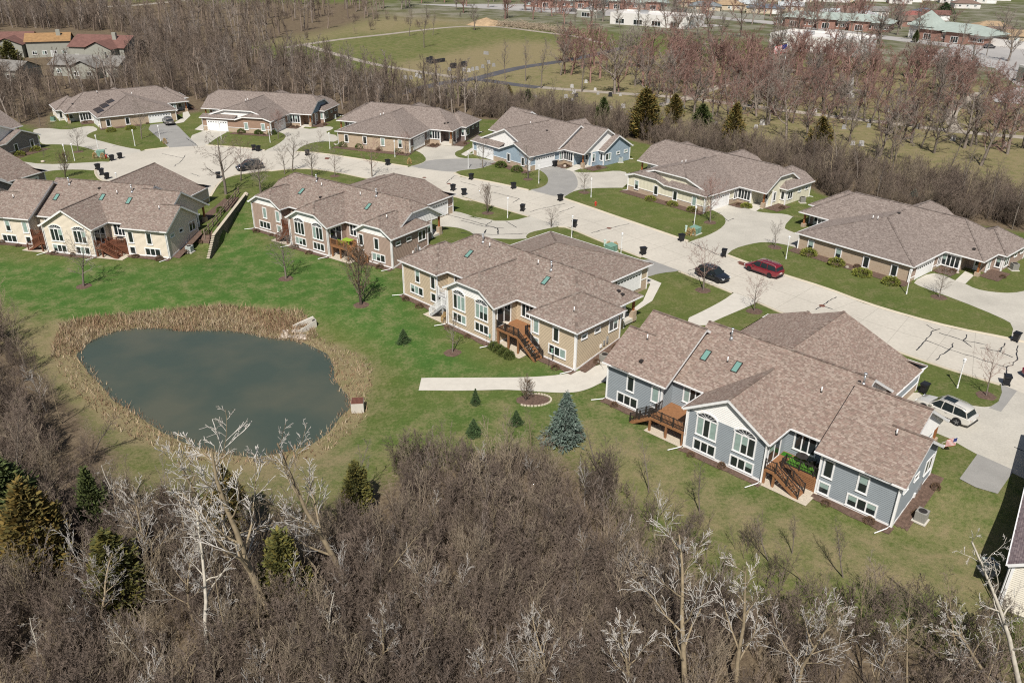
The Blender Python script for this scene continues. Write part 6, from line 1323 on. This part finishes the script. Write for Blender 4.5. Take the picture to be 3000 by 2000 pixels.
FT = [tree_meshes('tall', 201+i, None, M[t], joined=True, thick=1.7)[0] for i, t in enumerate(('twig_brown', 'twig_dark', 'twig_brown', 'twig_grey'))]
def inside_points(poly, dens, jitter=True, view=True, margin=60):
    poly = np.asarray(poly); lo_, hi_ = poly.min(0), poly.max(0); n = int((hi_-lo_).prod()*dens); P = lo_+RNG.random((n, 2))*(hi_-lo_)
    _, ins = seg_sd(P, poly); P = P[ins]
    if view:
        px = np.array([proj(x, y, 0) for x, y in P]) if len(P) else np.zeros((0, 2)); ok = (px[:, 0] > -margin*2) & (px[:, 0] < 3000+margin*2) & (px[:, 1] < 2450) & (P[:, 1] > 20); P = P[ok]
    return P
HOUSES_XY = [loc2w(k, HM, 10) for k in POSE]
def scatter(name, P, meshes_obj, smin, smax, label, cat, fac=None):
    me = bpy.data.meshes.new(name); Z = terrain(P); me.from_pydata(np.column_stack([P, Z]).tolist(), [], [])
    n = len(P); a = me.attributes.new('rot', 'FLOAT_VECTOR', 'POINT'); a.data.foreach_set('vector', np.column_stack([RNG.normal(0, .06, n), RNG.normal(0, .06, n), RNG.random(n)*6.28]).astype(np.float32).ravel())
    a = me.attributes.new('siz', 'FLOAT', 'POINT'); a.data.foreach_set('value', (RNG.uniform(smin, smax, n)*(1 if fac is None else fac)).astype(np.float32)); a = me.attributes.new('idx', 'INT', 'POINT'); a.data.foreach_set('value', RNG.integers(0, len(meshes_obj), n).astype(np.int32))
    o = link(name, me); ng = bpy.data.node_groups.new(name, 'GeometryNodeTree'); ng.interface.new_socket('Geometry', in_out='INPUT', socket_type='NodeSocketGeometry'); ng.interface.new_socket('Geometry', in_out='OUTPUT', socket_type='NodeSocketGeometry')
    N = ng.nodes; L = ng.links; gi = N.new('NodeGroupInput'); go = N.new('NodeGroupOutput'); ip = N.new('GeometryNodeInstanceOnPoints'); jn = N.new('GeometryNodeGeometryToInstance')
    for ob in reversed(meshes_obj):
        oi = N.new('GeometryNodeObjectInfo'); oi.inputs['Object'].default_value = ob; oi.inputs['As Instance'].default_value = False; L.new(oi.outputs['Geometry'], jn.inputs[0])
    def na(nm, ty): q = N.new('GeometryNodeInputNamedAttribute'); q.data_type = ty; q.inputs[0].default_value = nm; return q.outputs[0]
    L.new(gi.outputs[0], ip.inputs['Points']); L.new(jn.outputs[0], ip.inputs['Instance']); ip.inputs['Pick Instance'].default_value = True
    L.new(na('idx', 'INT'), ip.inputs['Instance Index']); L.new(na('siz', 'FLOAT'), ip.inputs['Scale'])
    er = N.new('FunctionNodeEulerToRotation'); L.new(na('rot', 'FLOAT_VECTOR'), er.inputs[0]); L.new(er.outputs[0], ip.inputs['Rotation'])
    L.new(ip.outputs[0], go.inputs[0]); md = o.modifiers.new('scatter', 'NODES'); md.node_group = ng
    return tag(o, label, cat, None, 'stuff')
def individuals(name, mesh_list, P, smin, smax, label, cat, group):
    out = []
    for i, (x, y) in enumerate(P):
        o = link(name, mesh_list[i % len(mesh_list)]); o.location = (x, y, tz(x, y)); s = random.uniform(smin, smax); o.scale = (s, s, s); o.rotation_euler = (random.gauss(0, .05), random.gauss(0, .05), random.random()*6.28); tag(o, label, cat, group); out.append(o)
    return out
PB = inside_points(WOODB, .60); PL = inside_points(WOODL, .45)
PB = np.concatenate([PB, PL])
edge, _ = seg_sd(PB, WOODB); PB = PB[(RNG.random(len(PB)) < np.clip(edge/9+.08, 0, 1)*np.array([1. if proj(x, y, 0)[0] < 1850 else max(.34, 1-(proj(x, y, 0)[0]-1850)/500) for x, y in PB]))]; edge, _ = seg_sd(PB, WOODB)
spr = GP((1655,1294))[:2]; kp = (np.hypot(*(PB-spr).T) > 3.2) & (np.hypot(*(PB-spr-[0, -3]).T) > 3.4); PB = PB[kp]; edge = edge[kp]
near = PB[np.argsort(PB[:, 1])][:5]
brush_obj = individuals('brush_clump', BR, near, .9, 1.1, 'clump of bare brown brush at the bottom edge of the picture', 'brush', 'brush clumps at the bottom edge')
scatter('brush', PB, brush_obj, .65, 1.3, 'dense bare brown brush covering the ground below the pond', 'brush', np.clip(.68+edge/10, .68, 1))
SAP = [tree_meshes('sap', 401+i, None, M[t], joined=True, thick=1.)[0] for i, t in enumerate(('twig_tan', 'bark_tan', 'twig_grey', 'twig_tan', 'twig_pale'))]
PS = PB[RNG.random(len(PB)) < .34]
sap_obj = individuals('sapling', SAP, PS[np.argsort(PS[:, 1])][:5], .9, 1.1, 'thin tan sapling at the bottom edge of the picture', 'sapling', 'saplings at the bottom edge')
scatter('saplings', PS, sap_obj, .6, 1.15, 'thin tan saplings rising out of the brush below the pond', 'saplings')
def avoid(P, keys, r):
    for k in keys: P = P[np.hypot(*(P-loc2w(k, HM, 11)).T) > r]
    return P
PW = avoid(inside_points(WOODBACK, .045), ('H1', 'H2', 'H3', 'HL', 'H4'), 21)
fa = np.argsort(PW[:, 1])
far_tree = individuals('woodland_tree', FT, PW[fa[:4]], .75, .9, 'brown bare tree at the front of the wood behind the houses', 'tree', 'bare trees at the front of the back wood')
REDROOF = px_poly([(0,240),(0,80),(390,100),(390,210),(300,260)])
_, inr = seg_sd(PW, REDROOF); PW = PW[~inr]
scatter('woodland', PW, far_tree, .5, .88, 'bare brown wood behind the left-hand houses', 'wood')
PU = avoid(inside_points(WOODBACK, .07), ('H1', 'H2', 'H3', 'HL', 'H4'), 20); _, inr = seg_sd(PU, REDROOF); PU = PU[~inr]
scatter('undergrowth', PU, brush_obj, .7, 1.3, 'bare undergrowth in the wood behind the left-hand houses', 'brush')
PR = avoid(inside_points(WOODR, .34), ('H4', 'H5', 'H6'), 19.5); scatter('thicket', PR, brush_obj, .8, 1.35, 'purple-brown thicket along the lot line behind the right-hand houses', 'thicket')
PF = inside_points(WOODFAR, .010); scatter('far_wood', PF, far_tree, .75, 1.15, 'grey-brown far wood at the upper left', 'wood')
PM = inside_points(MEADOW, .004); scatter('meadow_scrub', PM, brush_obj, .6, 1.2, 'scattered bare scrub in the far tan meadow', 'scrub')
# slender trunks standing out of the thicket and wood fronts
for i, P in enumerate(inside_points(WOODR, .012)[:34]): put_tree(('slim', 'wood', 'tan')[i % 3], P[0], P[1], tz(*P), random.uniform(8, 11), 'slender bare tree standing in the thicket behind the right-hand houses', 'trees in the thicket')
front = PU[RNG.random(len(PU)) < .05]
for i, P in enumerate(front[:60]): put_tree(('wood', 'slim', 'woodgrey', 'tan')[i % 4], P[0], P[1], 0, random.uniform(7.5, 11.5), 'bare tree in the wood behind the left-hand houses', 'trees in the back wood')
# cemetery trees: those that can be told apart by eye first
CT = [(rc((570,330))[0], rc((560,20))[0], 'woodgrey', 'tallest of the grey tree group on the green field'), (rc((470,250))[0], rc((460,40))[0], 'woodgrey', 'left tree of the group on the green field'), (rc((630,245))[0], rc((650,60))[0], 'woodgrey', 'right tree of the group on the green field'), (rc((915,210))[0], rc((920,0))[0], 'oakgrey', 'lone dark tree at the far side of the green field'),
      (rc((1130,550))[0], rc((1120,260))[0], 'woodgrey', 'bare tree just above the lane crossing'), (rc((1270,560))[0], rc((1270,250))[0], 'woodgrey', 'second bare tree right of the lane crossing'), (rc((1375,610))[0], rc((1420,250))[0], 'woodgrey', 'leaning bare tree at the bend of the dark lane'), (rc((1510,520))[0], rc((1560,240))[0], 'oakgrey', 'broad bare tree right of the leaning one'), (rc((1655,635))[0], rc((1690,260))[0], 'woodgrey', 'tall bare tree by the pale lane'),
      (rd((700,700))[0], rd((720,380))[0], 'oakred', 'dark-trunked tree at the middle of the cemetery'), (rd((800,730))[0], rd((860,440))[0], 'oakred', 'tree right of the dark-trunked one'), (rd((1095,810))[0], rd((1130,480))[0], 'oakgrey', 'thick grey tree by the cemetery lane'), (rd((1390,780))[0], rd((1400,400))[0], 'oakred', 'crooked tree right of the grey obelisk'), (rd((860,930))[0], rd((850,760))[0], 'oakgrey', 'small crooked tree below the cemetery lane'), (rd((1820,920))[0], rd((1900,520))[0], 'oakred', 'big red-tipped tree at the lower right of the cemetery'), (rd((2040,760))[0], rd((2150,400))[0], 'oakred', 'red-tipped tree by the right-hand parking'), (rd((2290,930))[0], rd((2310,720))[0], 'oakgrey', 'bare tree at the right edge above the thicket'),
      (rc((720,700))[0], rc((730,470))[0], 'woodgrey', 'bare tree on the lot line behind the four-bush stone house'), (rc((600,560))[0], rc((610,380))[0], 'oakgrey', 'low spreading tree beside the pale path'), (rc((1010,690))[0], rc((1040,400))[0], 'woodgrey', 'tall bare tree behind the light blue house'), (rc((1590,760))[0], rc((1600,600))[0], 'oakgrey', 'dark spreading tree left of the cedars')]
for b, t, key, lb in CT: tree_px(key, b, t, lb, 'trees in the cemetery', .8)
CEMT = px_poly([(1650,180),(1900,200),(2300,190),(2700,230),(2950,290),(3050,420),(2950,520),(2650,480),(2300,420),(2000,350),(1780,290),(1620,240)])
P = inside_points(CEMT, .017); RNG.shuffle(P); P = P[:195]; P = P[np.argsort(P[:, 1])]
OKJ = [tree_meshes('oak', 301+i, None, M[t], joined=True, thick=1.2)[0] for i, t in enumerate(('twig_red', 'twig_red', 'twig_grey'))]
for i, p in enumerate(P[:92]): put_tree(('oakred', 'oakgrey', 'oakred')[i % 3], p[0], p[1], 0, random.uniform(8.5, 14.5), 'bare red-tipped tree among the cemetery graves', 'bare trees among the graves', wide=.95)
oak_obj = individuals('woodland_tree', OKJ, P[92:95], .95, 1.1, 'bare red-tipped tree at the far side of the cemetery', 'tree', 'bare trees at the far side of the cemetery')
PT = inside_points(px_poly([(1150,30),(1500,60),(1800,120),(2300,140),(3050,280),(3050,120),(2600,60),(2000,5),(1200,5)]), .0032); RNG.shuffle(PT); PT = PT[np.argsort(PT[:, 1])]
for i, p in enumerate(PT[:50]): put_tree(('oakgrey', 'oakred', 'woodgrey')[i % 3], p[0], p[1], 0, random.uniform(9, 15), 'bare tree among the far streets and roofs', 'bare trees among the far roofs')
scatter('far_trees', np.concatenate([P[95:], PT[50:]]), oak_obj, .75, 1.2, 'bare trees massed beyond the cemetery and among the far roofs', 'trees')
# reeds round the pond
mb = MB(); ringP = inside_points(RING, 46.); dd, inn = seg_sd(ringP, POND); ringP = ringP[(~inn) | (dd < .5)]; dd, inn = seg_sd(ringP, POND)
TOPB = px_poly(rp((330,240),(620,150),(1400,90),(1900,150),(2000,280),(1850,340),(1400,270),(850,250),(520,370),(330,420)), -2.5); _, intop = seg_sd(ringP, TOPB)
keep = RNG.random(len(ringP)) < np.where(intop, 1.0, .38); ringP = ringP[keep]; intop = intop[keep]; dd = dd[keep]; ZZ = terrain(ringP)
V = []; Fq = []; Cc = []
hgt = np.where(intop, RNG.uniform(.25, .8, len(ringP)), RNG.uniform(.15, .6, len(ringP)))
az = RNG.random(len(ringP))*6.28; ln = RNG.normal(0, .42, (len(ringP), 2)); wdt = RNG.uniform(.03, .06, len(ringP))
cols = np.array([(.34,.25,.155),(.27,.185,.115),(.41,.32,.21),(.21,.145,.095),(.47,.39,.27)]); cc = cols[RNG.integers(0, 5, len(ringP))]*RNG.uniform(.7, 1.15, (len(ringP), 1))*np.where(dd > 1.6+np.sin(ringP[:, 0]*.9)*.6, 1., 1.0)[:, None]
pat = (np.sin(ringP[:, 0]*.55+2*np.sin(ringP[:, 1]*.4))+np.sin(ringP[:, 1]*.8+ringP[:, 0]*.3))*.5; cc = cc*np.array([1., .93, .9])**np.clip(pat[:, None]*2+.5, 0, 2)*(1-.22*np.clip(pat[:, None], 0, 1))
Vr = np.zeros((len(ringP), 3, 3)); Vr[:, 0, :2] = ringP+np.stack([np.cos(az), np.sin(az)], 1)*wdt[:, None]; Vr[:, 1, :2] = ringP-np.stack([np.cos(az), np.sin(az)], 1)*wdt[:, None]; Vr[:, 2, :2] = ringP+ln*hgt[:, None]; Vr[:, 0, 2] = Vr[:, 1, 2] = ZZ-.05; Vr[:, 2, 2] = ZZ+hgt
me = bpy.data.meshes.new('reeds'); nR = len(ringP); me.vertices.add(nR*3); me.vertices.foreach_set('co', Vr.astype(np.float32).ravel()); me.loops.add(nR*3); me.loops.foreach_set('vertex_index', np.arange(nR*3, dtype=np.int32)); me.polygons.add(nR); me.polygons.foreach_set('loop_start', np.arange(0, nR*3, 3, dtype=np.int32))
at = me.attributes.new('tint', 'FLOAT_COLOR', 'FACE'); at.data.foreach_set('color', np.column_stack([cc, np.ones(nR)]).astype(np.float32).ravel()); me.materials.append(mat('dry_reed', (1,1,1), .9, tint=True)); me.update(); me.validate()
tag(link('reeds', me), 'tan dry reeds and grass ringing the pond', 'reeds', None, 'stuff')
# ------------------------------------------------------------------ far buildings
M['brick'] = mat('red_brick', (.29,.165,.13), .9, 2, .2); M['greenroof'] = mat('green_metal_roof', (.33,.38,.345), .6, .5, .1); M['buff'] = mat('buff_wall', (.52,.44,.33), .9, 1, .1); M['greywall'] = mat('grey_green_siding', (.30,.30,.26), .85, 1, .1); M['farwhite'] = mat('far_white_wall', (.66,.64,.61), .8, .5, .08)
ROOFS = {k: mat('roof_'+k, c, .9, 6, .2, scale2=.8) for k, c in {'tan': (.33,.24,.15), 'brown': (.19,.13,.105), 'bluegrey': (.17,.19,.20), 'navy': (.12,.14,.165), 'palegrey': (.42,.45,.46), 'red': (.26,.10,.085), 'rust': (.30,.18,.085), 'grey': (.20,.19,.175), 'maroon': (.165,.085,.07)}.items()}
def simple_roof(mb, x0, x1, y0, y1, ze, zr, hip, m=0):
    ym = (y0+y1)/2; ins = min((y1-y0)/2, (x1-x0)/2-.2) if hip else 0; a, b = (x0+ins, ym, zr), (x1-ins, ym, zr)
    mb.poly([(x0,y0,ze),(x1,y0,ze),b,a], m); mb.poly([(x1,y1,ze),(x0,y1,ze),a,b], m)
    if hip: mb.poly([(x1,y0,ze),(x1,y1,ze),b], m); mb.poly([(x0,y1,ze),(x0,y0,ze),a], m)
    mb.poly([(x0,y1,ze),(x1,y1,ze),(x1,y0,ze),(x0,y0,ze)], m)
def far_house(label, p, wm, dm, ang, wall, roof, hip=True, h=2.7, pitch=.38, chimney=False, name='ranch_house', nwin=4, cat='house', group='far houses', wing=None, garage=False):
    x, y = U(p); t = empty(name, (x, y, 0), R(ang)); mb = MB(); mb.box(-wm/2, wm/2, 0, dm, -.2, h)
    if not hip: 
        for sx in (-1, 1): mb.poly([(sx*wm/2, 0, h), (sx*wm/2, dm, h), (sx*wm/2, dm/2, h+dm/2*pitch)])
    wl = mb.build('wall', wall, t); rf = MB(); o = .5
    simple_roof(rf, -wm/2-o, wm/2+o, -o, dm+o, h-.05, h-.05+(dm/2+o)*pitch, hip)
    if wing:
        wx, ww, wd = wing; w2 = MB(); w2.box(wx-ww/2, wx+ww/2, -wd, .3, -.2, h-.05); w2.poly([(wx-ww/2, -wd, h-.05), (wx+ww/2, -wd, h-.05), (wx, -wd, h-.05+ww/2*pitch)]); w2.build('front_wing', wall, t)
        zr = h-.03+(ww/2+o)*pitch; ze = h-.03; rf.poly([(wx-ww/2-o, -wd-o, ze), (wx, -wd-o, zr), (wx, dm/2, zr), (wx-ww/2-o, dm/2, ze)][::-1]); rf.poly([(wx+ww/2+o, -wd-o, ze), (wx+ww/2+o, dm/2, ze), (wx, dm/2, zr), (wx, -wd-o, zr)][::-1])
    ro = rf.build('roof', roof, t)
    if chimney: c = MB(); c.box(wm*.2, wm*.2+1.3, dm*.3, dm*.3+.9, h-.3, h+dm/2*pitch+1.2); c.build('chimney', wall, ro)
    for i in range(nwin):
        xx = -wm/2+wm*(i+.7)/(nwin+.4); fy = 0
        if wing and abs(xx-wing[0]) < wing[1]/2: fy = -wing[2]
        window(t, xx, fy-.01, 'S', .9, 1.5, 1.2, 2)
    if garage: garage_door(t, wm/2-3.2, -.02, 'S')
    else: d = MB(); d.box(-.5, .5, -.06, 0, 0, 2.05); d.build('front_door', M['door'], t).location = (wm*.06, -.01, .05)
    return tag(t, label, cat, group)
rdp = lambda x, y: rd((x, y))[0]
rep = lambda x, y: re_((x, y))[0]
FH = [(rdp(110,52), 20, 'tan', 'buff', 'tan-roofed ranch house at the top, first from the left'), (rdp(145,80), 17, 'bluegrey', 'buff', 'blue-grey roofed ranch house below the tan-roofed one'), (rdp(318,72), 17, 'tan', 'buff', 'tan-roofed house left of the dark blue roofs'), (rdp(235,22), 16, 'navy', 'buff', 'blue-roofed house at the very top left of the far street'), (rdp(440,22), 19, 'navy', 'farwhite', 'dark blue roofed house at the top edge'), (rdp(455,66), 15, 'palegrey', 'buff', 'pale-roofed house in the far row'), (rdp(565,95), 19, 'navy', 'buff', 'dark blue hipped house in front of the far row'),
      (rdp(745,80), 13, 'palegrey', 'buff', 'pale grey roofed house right of the dark blue one'), (rdp(760,32), 11, 'red', 'farwhite', 'small red-roofed house at the top edge'), (rdp(1035,128), 16, 'palegrey', 'buff', 'pale hipped house behind the green roof'), (rdp(1105,108), 12, 'brown', 'brick', 'brown-roofed brick house right of the pale one'), (rdp(1172,135), 11, 'brown', 'farwhite', 'white garage with brown roof'), (rdp(1250,148), 12, 'palegrey', 'farwhite', 'white garage with pale grey roof'),
      (rdp(1590,150), 13, 'red', 'buff', 'red-roofed house left of the pyramid tower'), (rdp(1668,128), 12, 'navy', 'farwhite', 'blue-grey roofed house above the pyramid tower'), (rdp(1745,142), 12, 'maroon', 'farwhite', 'maroon-roofed house right of the pyramid tower'), (rdp(1640,190), 18, 'brown', 'brick', 'long brown-roofed house just behind the pyramid tower'), (rdp(2140,225), 14, 'tan', 'buff', 'tan gabled house right of the green-roofed school'), (rdp(2190,278), 19, 'brown', 'buff', 'long brown-roofed house by the white wall'), (rdp(2290,300), 13, 'tan', 'buff', 'cream gabled house beside the long brown roof'),
      (rdp(1960,60), 14, 'brown', 'farwhite', 'brown-roofed house among trees at the upper right'), (rdp(2070,25), 15, 'palegrey', 'farwhite', 'pale-roofed house at the top right edge'), (rdp(1500,28), 13, 'palegrey', 'farwhite', 'pale-roofed house at the top by the broad evergreen'), (rdp(1330,115), 12, 'grey', 'farwhite', 'grey-roofed house behind the trees at the top'), (rdp(1850,25), 13, 'red', 'farwhite', 'red-roofed house at the top right'), (rdp(40,20), 14, 'brown', 'farwhite', 'brown-roofed house at the top beside the tan one')]
for i, (p, wm, rf_, wl, lb) in enumerate(FH): far_house(lb, p, wm, random.uniform(8.5, 11), -14+random.uniform(-6, 6), M[wl], ROOFS[rf_], hip=(i % 4 != 3), nwin=3, garage=(i % 3 == 0))
rg = random.Random(11)
for i in range(16):
    x, y = 250+i*130+rg.uniform(-30, 30), 6+rg.uniform(0, 14)
    far_house('distant low house in the row along the top edge', rdp(x, y), rg.uniform(12, 17), rg.uniform(8, 10), -14+rg.uniform(-8, 8), M[rg.choice(('buff', 'farwhite', 'farwhite'))], ROOFS[rg.choice(('brown', 'palegrey', 'tan', 'grey', 'red', 'bluegrey'))], hip=bool(i % 2), nwin=3, garage=(i % 2 == 0), group='distant houses along the top edge')
# brown-roofed houses at the upper left, inside the wood
far_house('dark red roofed house at the upper left edge', rep(10,390), 19, 13, 12, M['greywall'], ROOFS['maroon'], False, 4.2, .42, False, 'wood_house', 4, wing=(4, 9, 5))
far_house('orange-brown roofed house with tall chimneys at the upper left', rep(350,395), 13, 11, 20, M['greywall'], ROOFS['rust'], False, 5.0, .36, True, 'wood_house', 4)
far_house('maroon-roofed house in the wood, right of the orange roof', rep(680,425), 19, 13, -8, M['greywall'], ROOFS['maroon'], False, 4.4, .45, True, 'wood_house', 5, wing=(3, 9, 4))
far_house('grey-roofed low house in front of the maroon roof', rep(590,530), 21, 10, -6, M['greywall'], ROOFS['grey'], False, 3.2, .42, True, 'wood_house', 5, wing=(2, 8, 4))
far_house('grey house at the left edge in the wood', rep(-10,560), 14, 9, -18, M['greywall'], ROOFS['grey'], False, 3.2, .42, False, 'wood_house', 3)
# long green-roofed buildings
def long_building(label, p0, p1, depth, n, tower=None):
    a, b = U(p0), U(p1); L = np.linalg.norm(b-a); t = empty('school_building', (a[0], a[1], 0), math.atan2(b[1]-a[1], b[0]-a[0])); mb = MB(); mb.box(0, L, 0, depth, -.2, 3.6); mb.build('wall', M['brick'], t)
    mb = MB(); mb.box(-.06, L+.06, -.06, depth+.06, 2.6, 3.55); mb.build('upper_band', M['farwhite'], t)
    rf = MB(); simple_roof(rf, -1.2, L+1.2, -1.2, depth+1.2, 3.6, 3.6+(depth/2+1.2)*.34, True); ro = rf.build('roof', M['greenroof'], t)
    for i in range(n):
        x = L*(i+.5)/n
        if i % 4 == 2:
            w2 = MB(); w2.box(x-4, x+4, -3.5, .2, -.2, 4.2); w2.build('entrance_bay', M['brick'], t); r2_ = MB(); simple_roof(r2_, x-4.8, x+4.8, -4.3, depth*.6, 4.2, 6.6, True); r2_.build('bay_roof', M['greenroof'], ro); window(t, x, -3.51, 'S', .3, 3.2, 2.4, 3, blind=.1)
        else: window(t, x, -.02, 'S', 1.0, 2.6, 1.5, 3, blind=.2)
    if tower:
        x = L*tower; w3 = MB(); w3.box(x-5, x+5, -2, 8, -.2, 5); w3.build('tower', M['farwhite'], t); r3_ = MB(); P = [(x-6, -3), (x+6, -3), (x+6, 9), (x-6, 9)]
        for i in range(4): r3_.poly([(*P[i], 5), (*P[(i+1) % 4], 5), (x, 3, 11)])
        r3_.build('pyramid_roof', M['greenroof'], ro)
    tag(t, label, 'building', 'green-roofed buildings')
long_building('long brick building with green roof at the top centre', rc((1260,48))[0], rc((2240,72))[0], 14, 16); long_building('long green-roofed building in the middle of the far street', rdp(640,175), rdp(1420,225), 14, 14); long_building('green-roofed building with pyramid tower at the right', rdp(1600,262), rdp(2070,318), 16, 10, .1)
def flat_building(label, p0, p1, depth, h, m):
    a, b = U(p0), U(p1); L = np.linalg.norm(b-a); t = empty('flat_roofed_building', (a[0], a[1], 0), math.atan2(b[1]-a[1], b[0]-a[0])); mb = MB(); mb.box(0, L, 0, depth, -.2, h); mb.build('wall', m, t); mb = MB()
    for q in ((0, L, 0, .4), (0, L, depth-.4, depth), (0, .4, .4, depth-.4), (L-.4, L, .4, depth-.4)): mb.box(*q, h, h+.6)
    mb.build('parapet', M['farwhite'], t); mb = MB(); mb.box(L*.3, L*.3+3, depth*.4, depth*.4+2.5, h, h+1.4); mb.build('roof_unit', M['galv'], t)
    for i in range(int(L/9)): window(t, 5+i*9, -.02, 'S', .4, 4.5, 2.2, 3, blind=.1)
    tag(t, label, 'building')
flat_building('white flat-roofed building behind the green field', rc((1850,165))[0], rc((2400,205))[0], 18, 4.5, M['farwhite']); flat_building('long white flat-roofed store behind the cemetery trees', rdp(590,335), rdp(1190,395), 20, 5, M['farwhite'])
flat_building('dark-roofed building beside the white one', rc((1620,120))[0], rc((1760,130))[0], 9, 3.2, M['greywall']); flat_building('low building at the right edge by the parking', rdp(2290,560), rdp(2600,640), 22, 4.2, M['greywall'])
a, b = U(rdp(2060,305)), U(rdp(2450,350)); mb = MB(); mb.beam((*a, 2.6), (*b, 2.6), .3, 2.8); tag(mb.build('boundary_wall', M['farwhite']), 'white boundary wall by the right-hand parking', 'wall')
a, b = U(rdp(-150,75)), U(rdp(560,140)); mb = MB(); mb.beam((*a, 2.2), (*b, 2.2), .3, 2.4); tag(mb.build('boundary_wall', M['greywall']), 'grey boundary fence in front of the far houses', 'fence')
# parked cars far off: copies of the grey one
src = next(o for o in bpy.data.objects if o.get('label', '').startswith('grey car on the asphalt'))
for p, lb in ((rdp(2110,335), 'far car beside the white boundary wall'), (rdp(940,250), 'far car before the long white store'), (rdp(1880,240), 'far car right of the pyramid tower'), (rdp(225,55), 'far car by the tan-roofed house'), (rdp(1690,375), 'far car on the lot below the tower'), (rc((1600,82))[0], 'far car before the brick building')):
    o = dup(src); x, y = U(p); o.location = (x, y, .08); o.rotation_euler = (0, 0, random.uniform(-.4, .2)); tag(o, lb, 'car')
# cemetery: stones, obelisk, flag pole, earth heap
M['granite'] = mat('grey_granite', (.38,.37,.36), .7, 6, .2, rand=.35); M['blackstone'] = mat('black_granite', (.03,.03,.033), .35)
def stone_mesh(m):
    mb = MB(); mb.box(-.55, .55, -.2, .2, -.05, .18); P = [(-.45, .18), (.45, .18), (.45, .85)]+[(math.cos(t)*.45, .85+math.sin(t)*.16) for t in np.linspace(.3, 2.84, 6)]+[(-.45, .85)]
    mb.poly([(x, -.1, z) for x, z in P]); mb.poly([(x, .1, z) for x, z in P][::-1])
    for i in range(len(P)): (xa, za), (xb, zb) = P[i], P[(i+1) % len(P)]; mb.poly([(xa, -.1, za), (xa, .1, za), (xb, .1, zb), (xb, -.1, zb)])
    return mb.mesh('headstone', m)
GS = [stone_mesh(M['granite']), stone_mesh(M['blackstone'])]
def stone(p, i, s, lb, gp): o = link('headstone', GS[i]); o.location = (p[0], p[1], 0); o.rotation_euler = (0, 0, random.uniform(-.25, .25)); o.scale = (s, s, s); tag(o, lb, 'headstone', gp)
P = inside_points(px_poly([(1700,240),(2300,270),(2900,360),(3000,480),(2600,470),(2100,400),(1650,330),(1450,290),(1600,230)]), .008)[:150]
for p in P: stone(p, 0 if random.random() < .85 else 1, random.uniform(.7, 1.25), 'small headstone among the bare trees of the cemetery', 'headstones among the trees')
for i in range(10): stone(U(rc((615+i*10, 440-i*1.6))[0]), 1, 1.15, 'black headstone in the row on the green field', 'black headstones in a row')
for q in ((600,430),(618,422),(765,472),(780,470),(838,460),(850,458)): stone(U(rc(q)[0]), 1, 1.6, 'large black headstone on the green field', 'large black headstones on the field')
for q in ((880,498),(905,488),(935,483),(975,470),(1015,440),(1050,460),(990,376),(1005,378),(845,492),(745,490),(480,548),(520,530),(545,540),(440,545)): stone(U(rc(q)[0]), 0, 1.1, 'pale headstone near the lane crossing', 'pale headstones by the crossing')
x, y = U(rdp(1150,670)); t = empty('obelisk', (x, y, 0)); mb = MB(); mb.box(-.9,.9,-.9,.9,0,.9); mb.build('plinth', M['granite'], t); mb = MB(); mb.tube([(0,0,.9),(0,0,4.6),(0,0,5.2)], [.5,.34,.02], 4); mb.build('shaft', M['granite'], t); tag(t, 'grey stone obelisk in the middle of the cemetery', 'monument')
x, y = U(rdp(672,640)); t = empty('flagpole', (x, y, 0)); mb = MB(); mb.cyl(0,0,0,13,.07,8); mb.build('pole', M['white'], t); cl = MB()
for i in range(13): cl.poly([(0, 0, 12.8-i*.16), (-3.2, .3, 12.1-i*.16), (-3.2, .3, 11.94-i*.16), (0, 0, 12.64-i*.16)], i % 2)
cl.poly([(0,-.02,12.8),(-1.3,.10,12.52),(-1.3,.10,11.4),(0,-.02,11.68)], 2); cl.build('flag', [M['red'], M['white'], bpy.data.materials['flag_blue']], t); tag(t, 'flagpole with striped flag in the cemetery', 'flagpole')
x, y = U(rc((1000,172))[0]); mb = MB(); n = 16
for j in range(6):
    for i in range(n): a = 2*math.pi*i/n; r = 10*(1-(j/5)**1.3)*random.uniform(.85, 1.1); mb.v.append((math.cos(a)*r, math.sin(a)*r*.7, -.2+j*.62*random.uniform(.9, 1.1)))
for j in range(5):
    for i in range(n): mb.f.append((j*n+i, j*n+(i+1) % n, (j+1)*n+(i+1) % n, (j+1)*n+i)); mb.m.append(0); mb.c.append(None)
o = mb.build('earth_heap', mat('bare_earth', (.36,.26,.16), .95, .6, .25), None, True); o.location = (x, y, 0); tag(o, 'tan heap of earth beyond the green field', 'heap')
rng = np.random.default_rng(5); sg = []
A = [U(q) for q in rc((1090,175),(1250,190),(1400,205),(1580,235))]
for i in range(900):
    k = rng.integers(0, 3); t_ = rng.random(); c = A[k]*(1-t_)+A[k+1]*t_+rng.normal(0, 3, 2); a = rng.random()*6.28; L_ = rng.uniform(1.5, 5); z = rng.uniform(0, 1.8); d = np.array([math.cos(a), math.sin(a), rng.normal(0, .25)])
    sg.append((np.array([*c, z]), np.array([*c, z])+d*L_, rng.uniform(.04, .14), .03, 0))
tag(link('brush_pile', segs_mesh('brush_pile', sg, M['twig_tan'])), 'long pile of cut branches beyond the green field', 'brush pile', None, 'stuff')
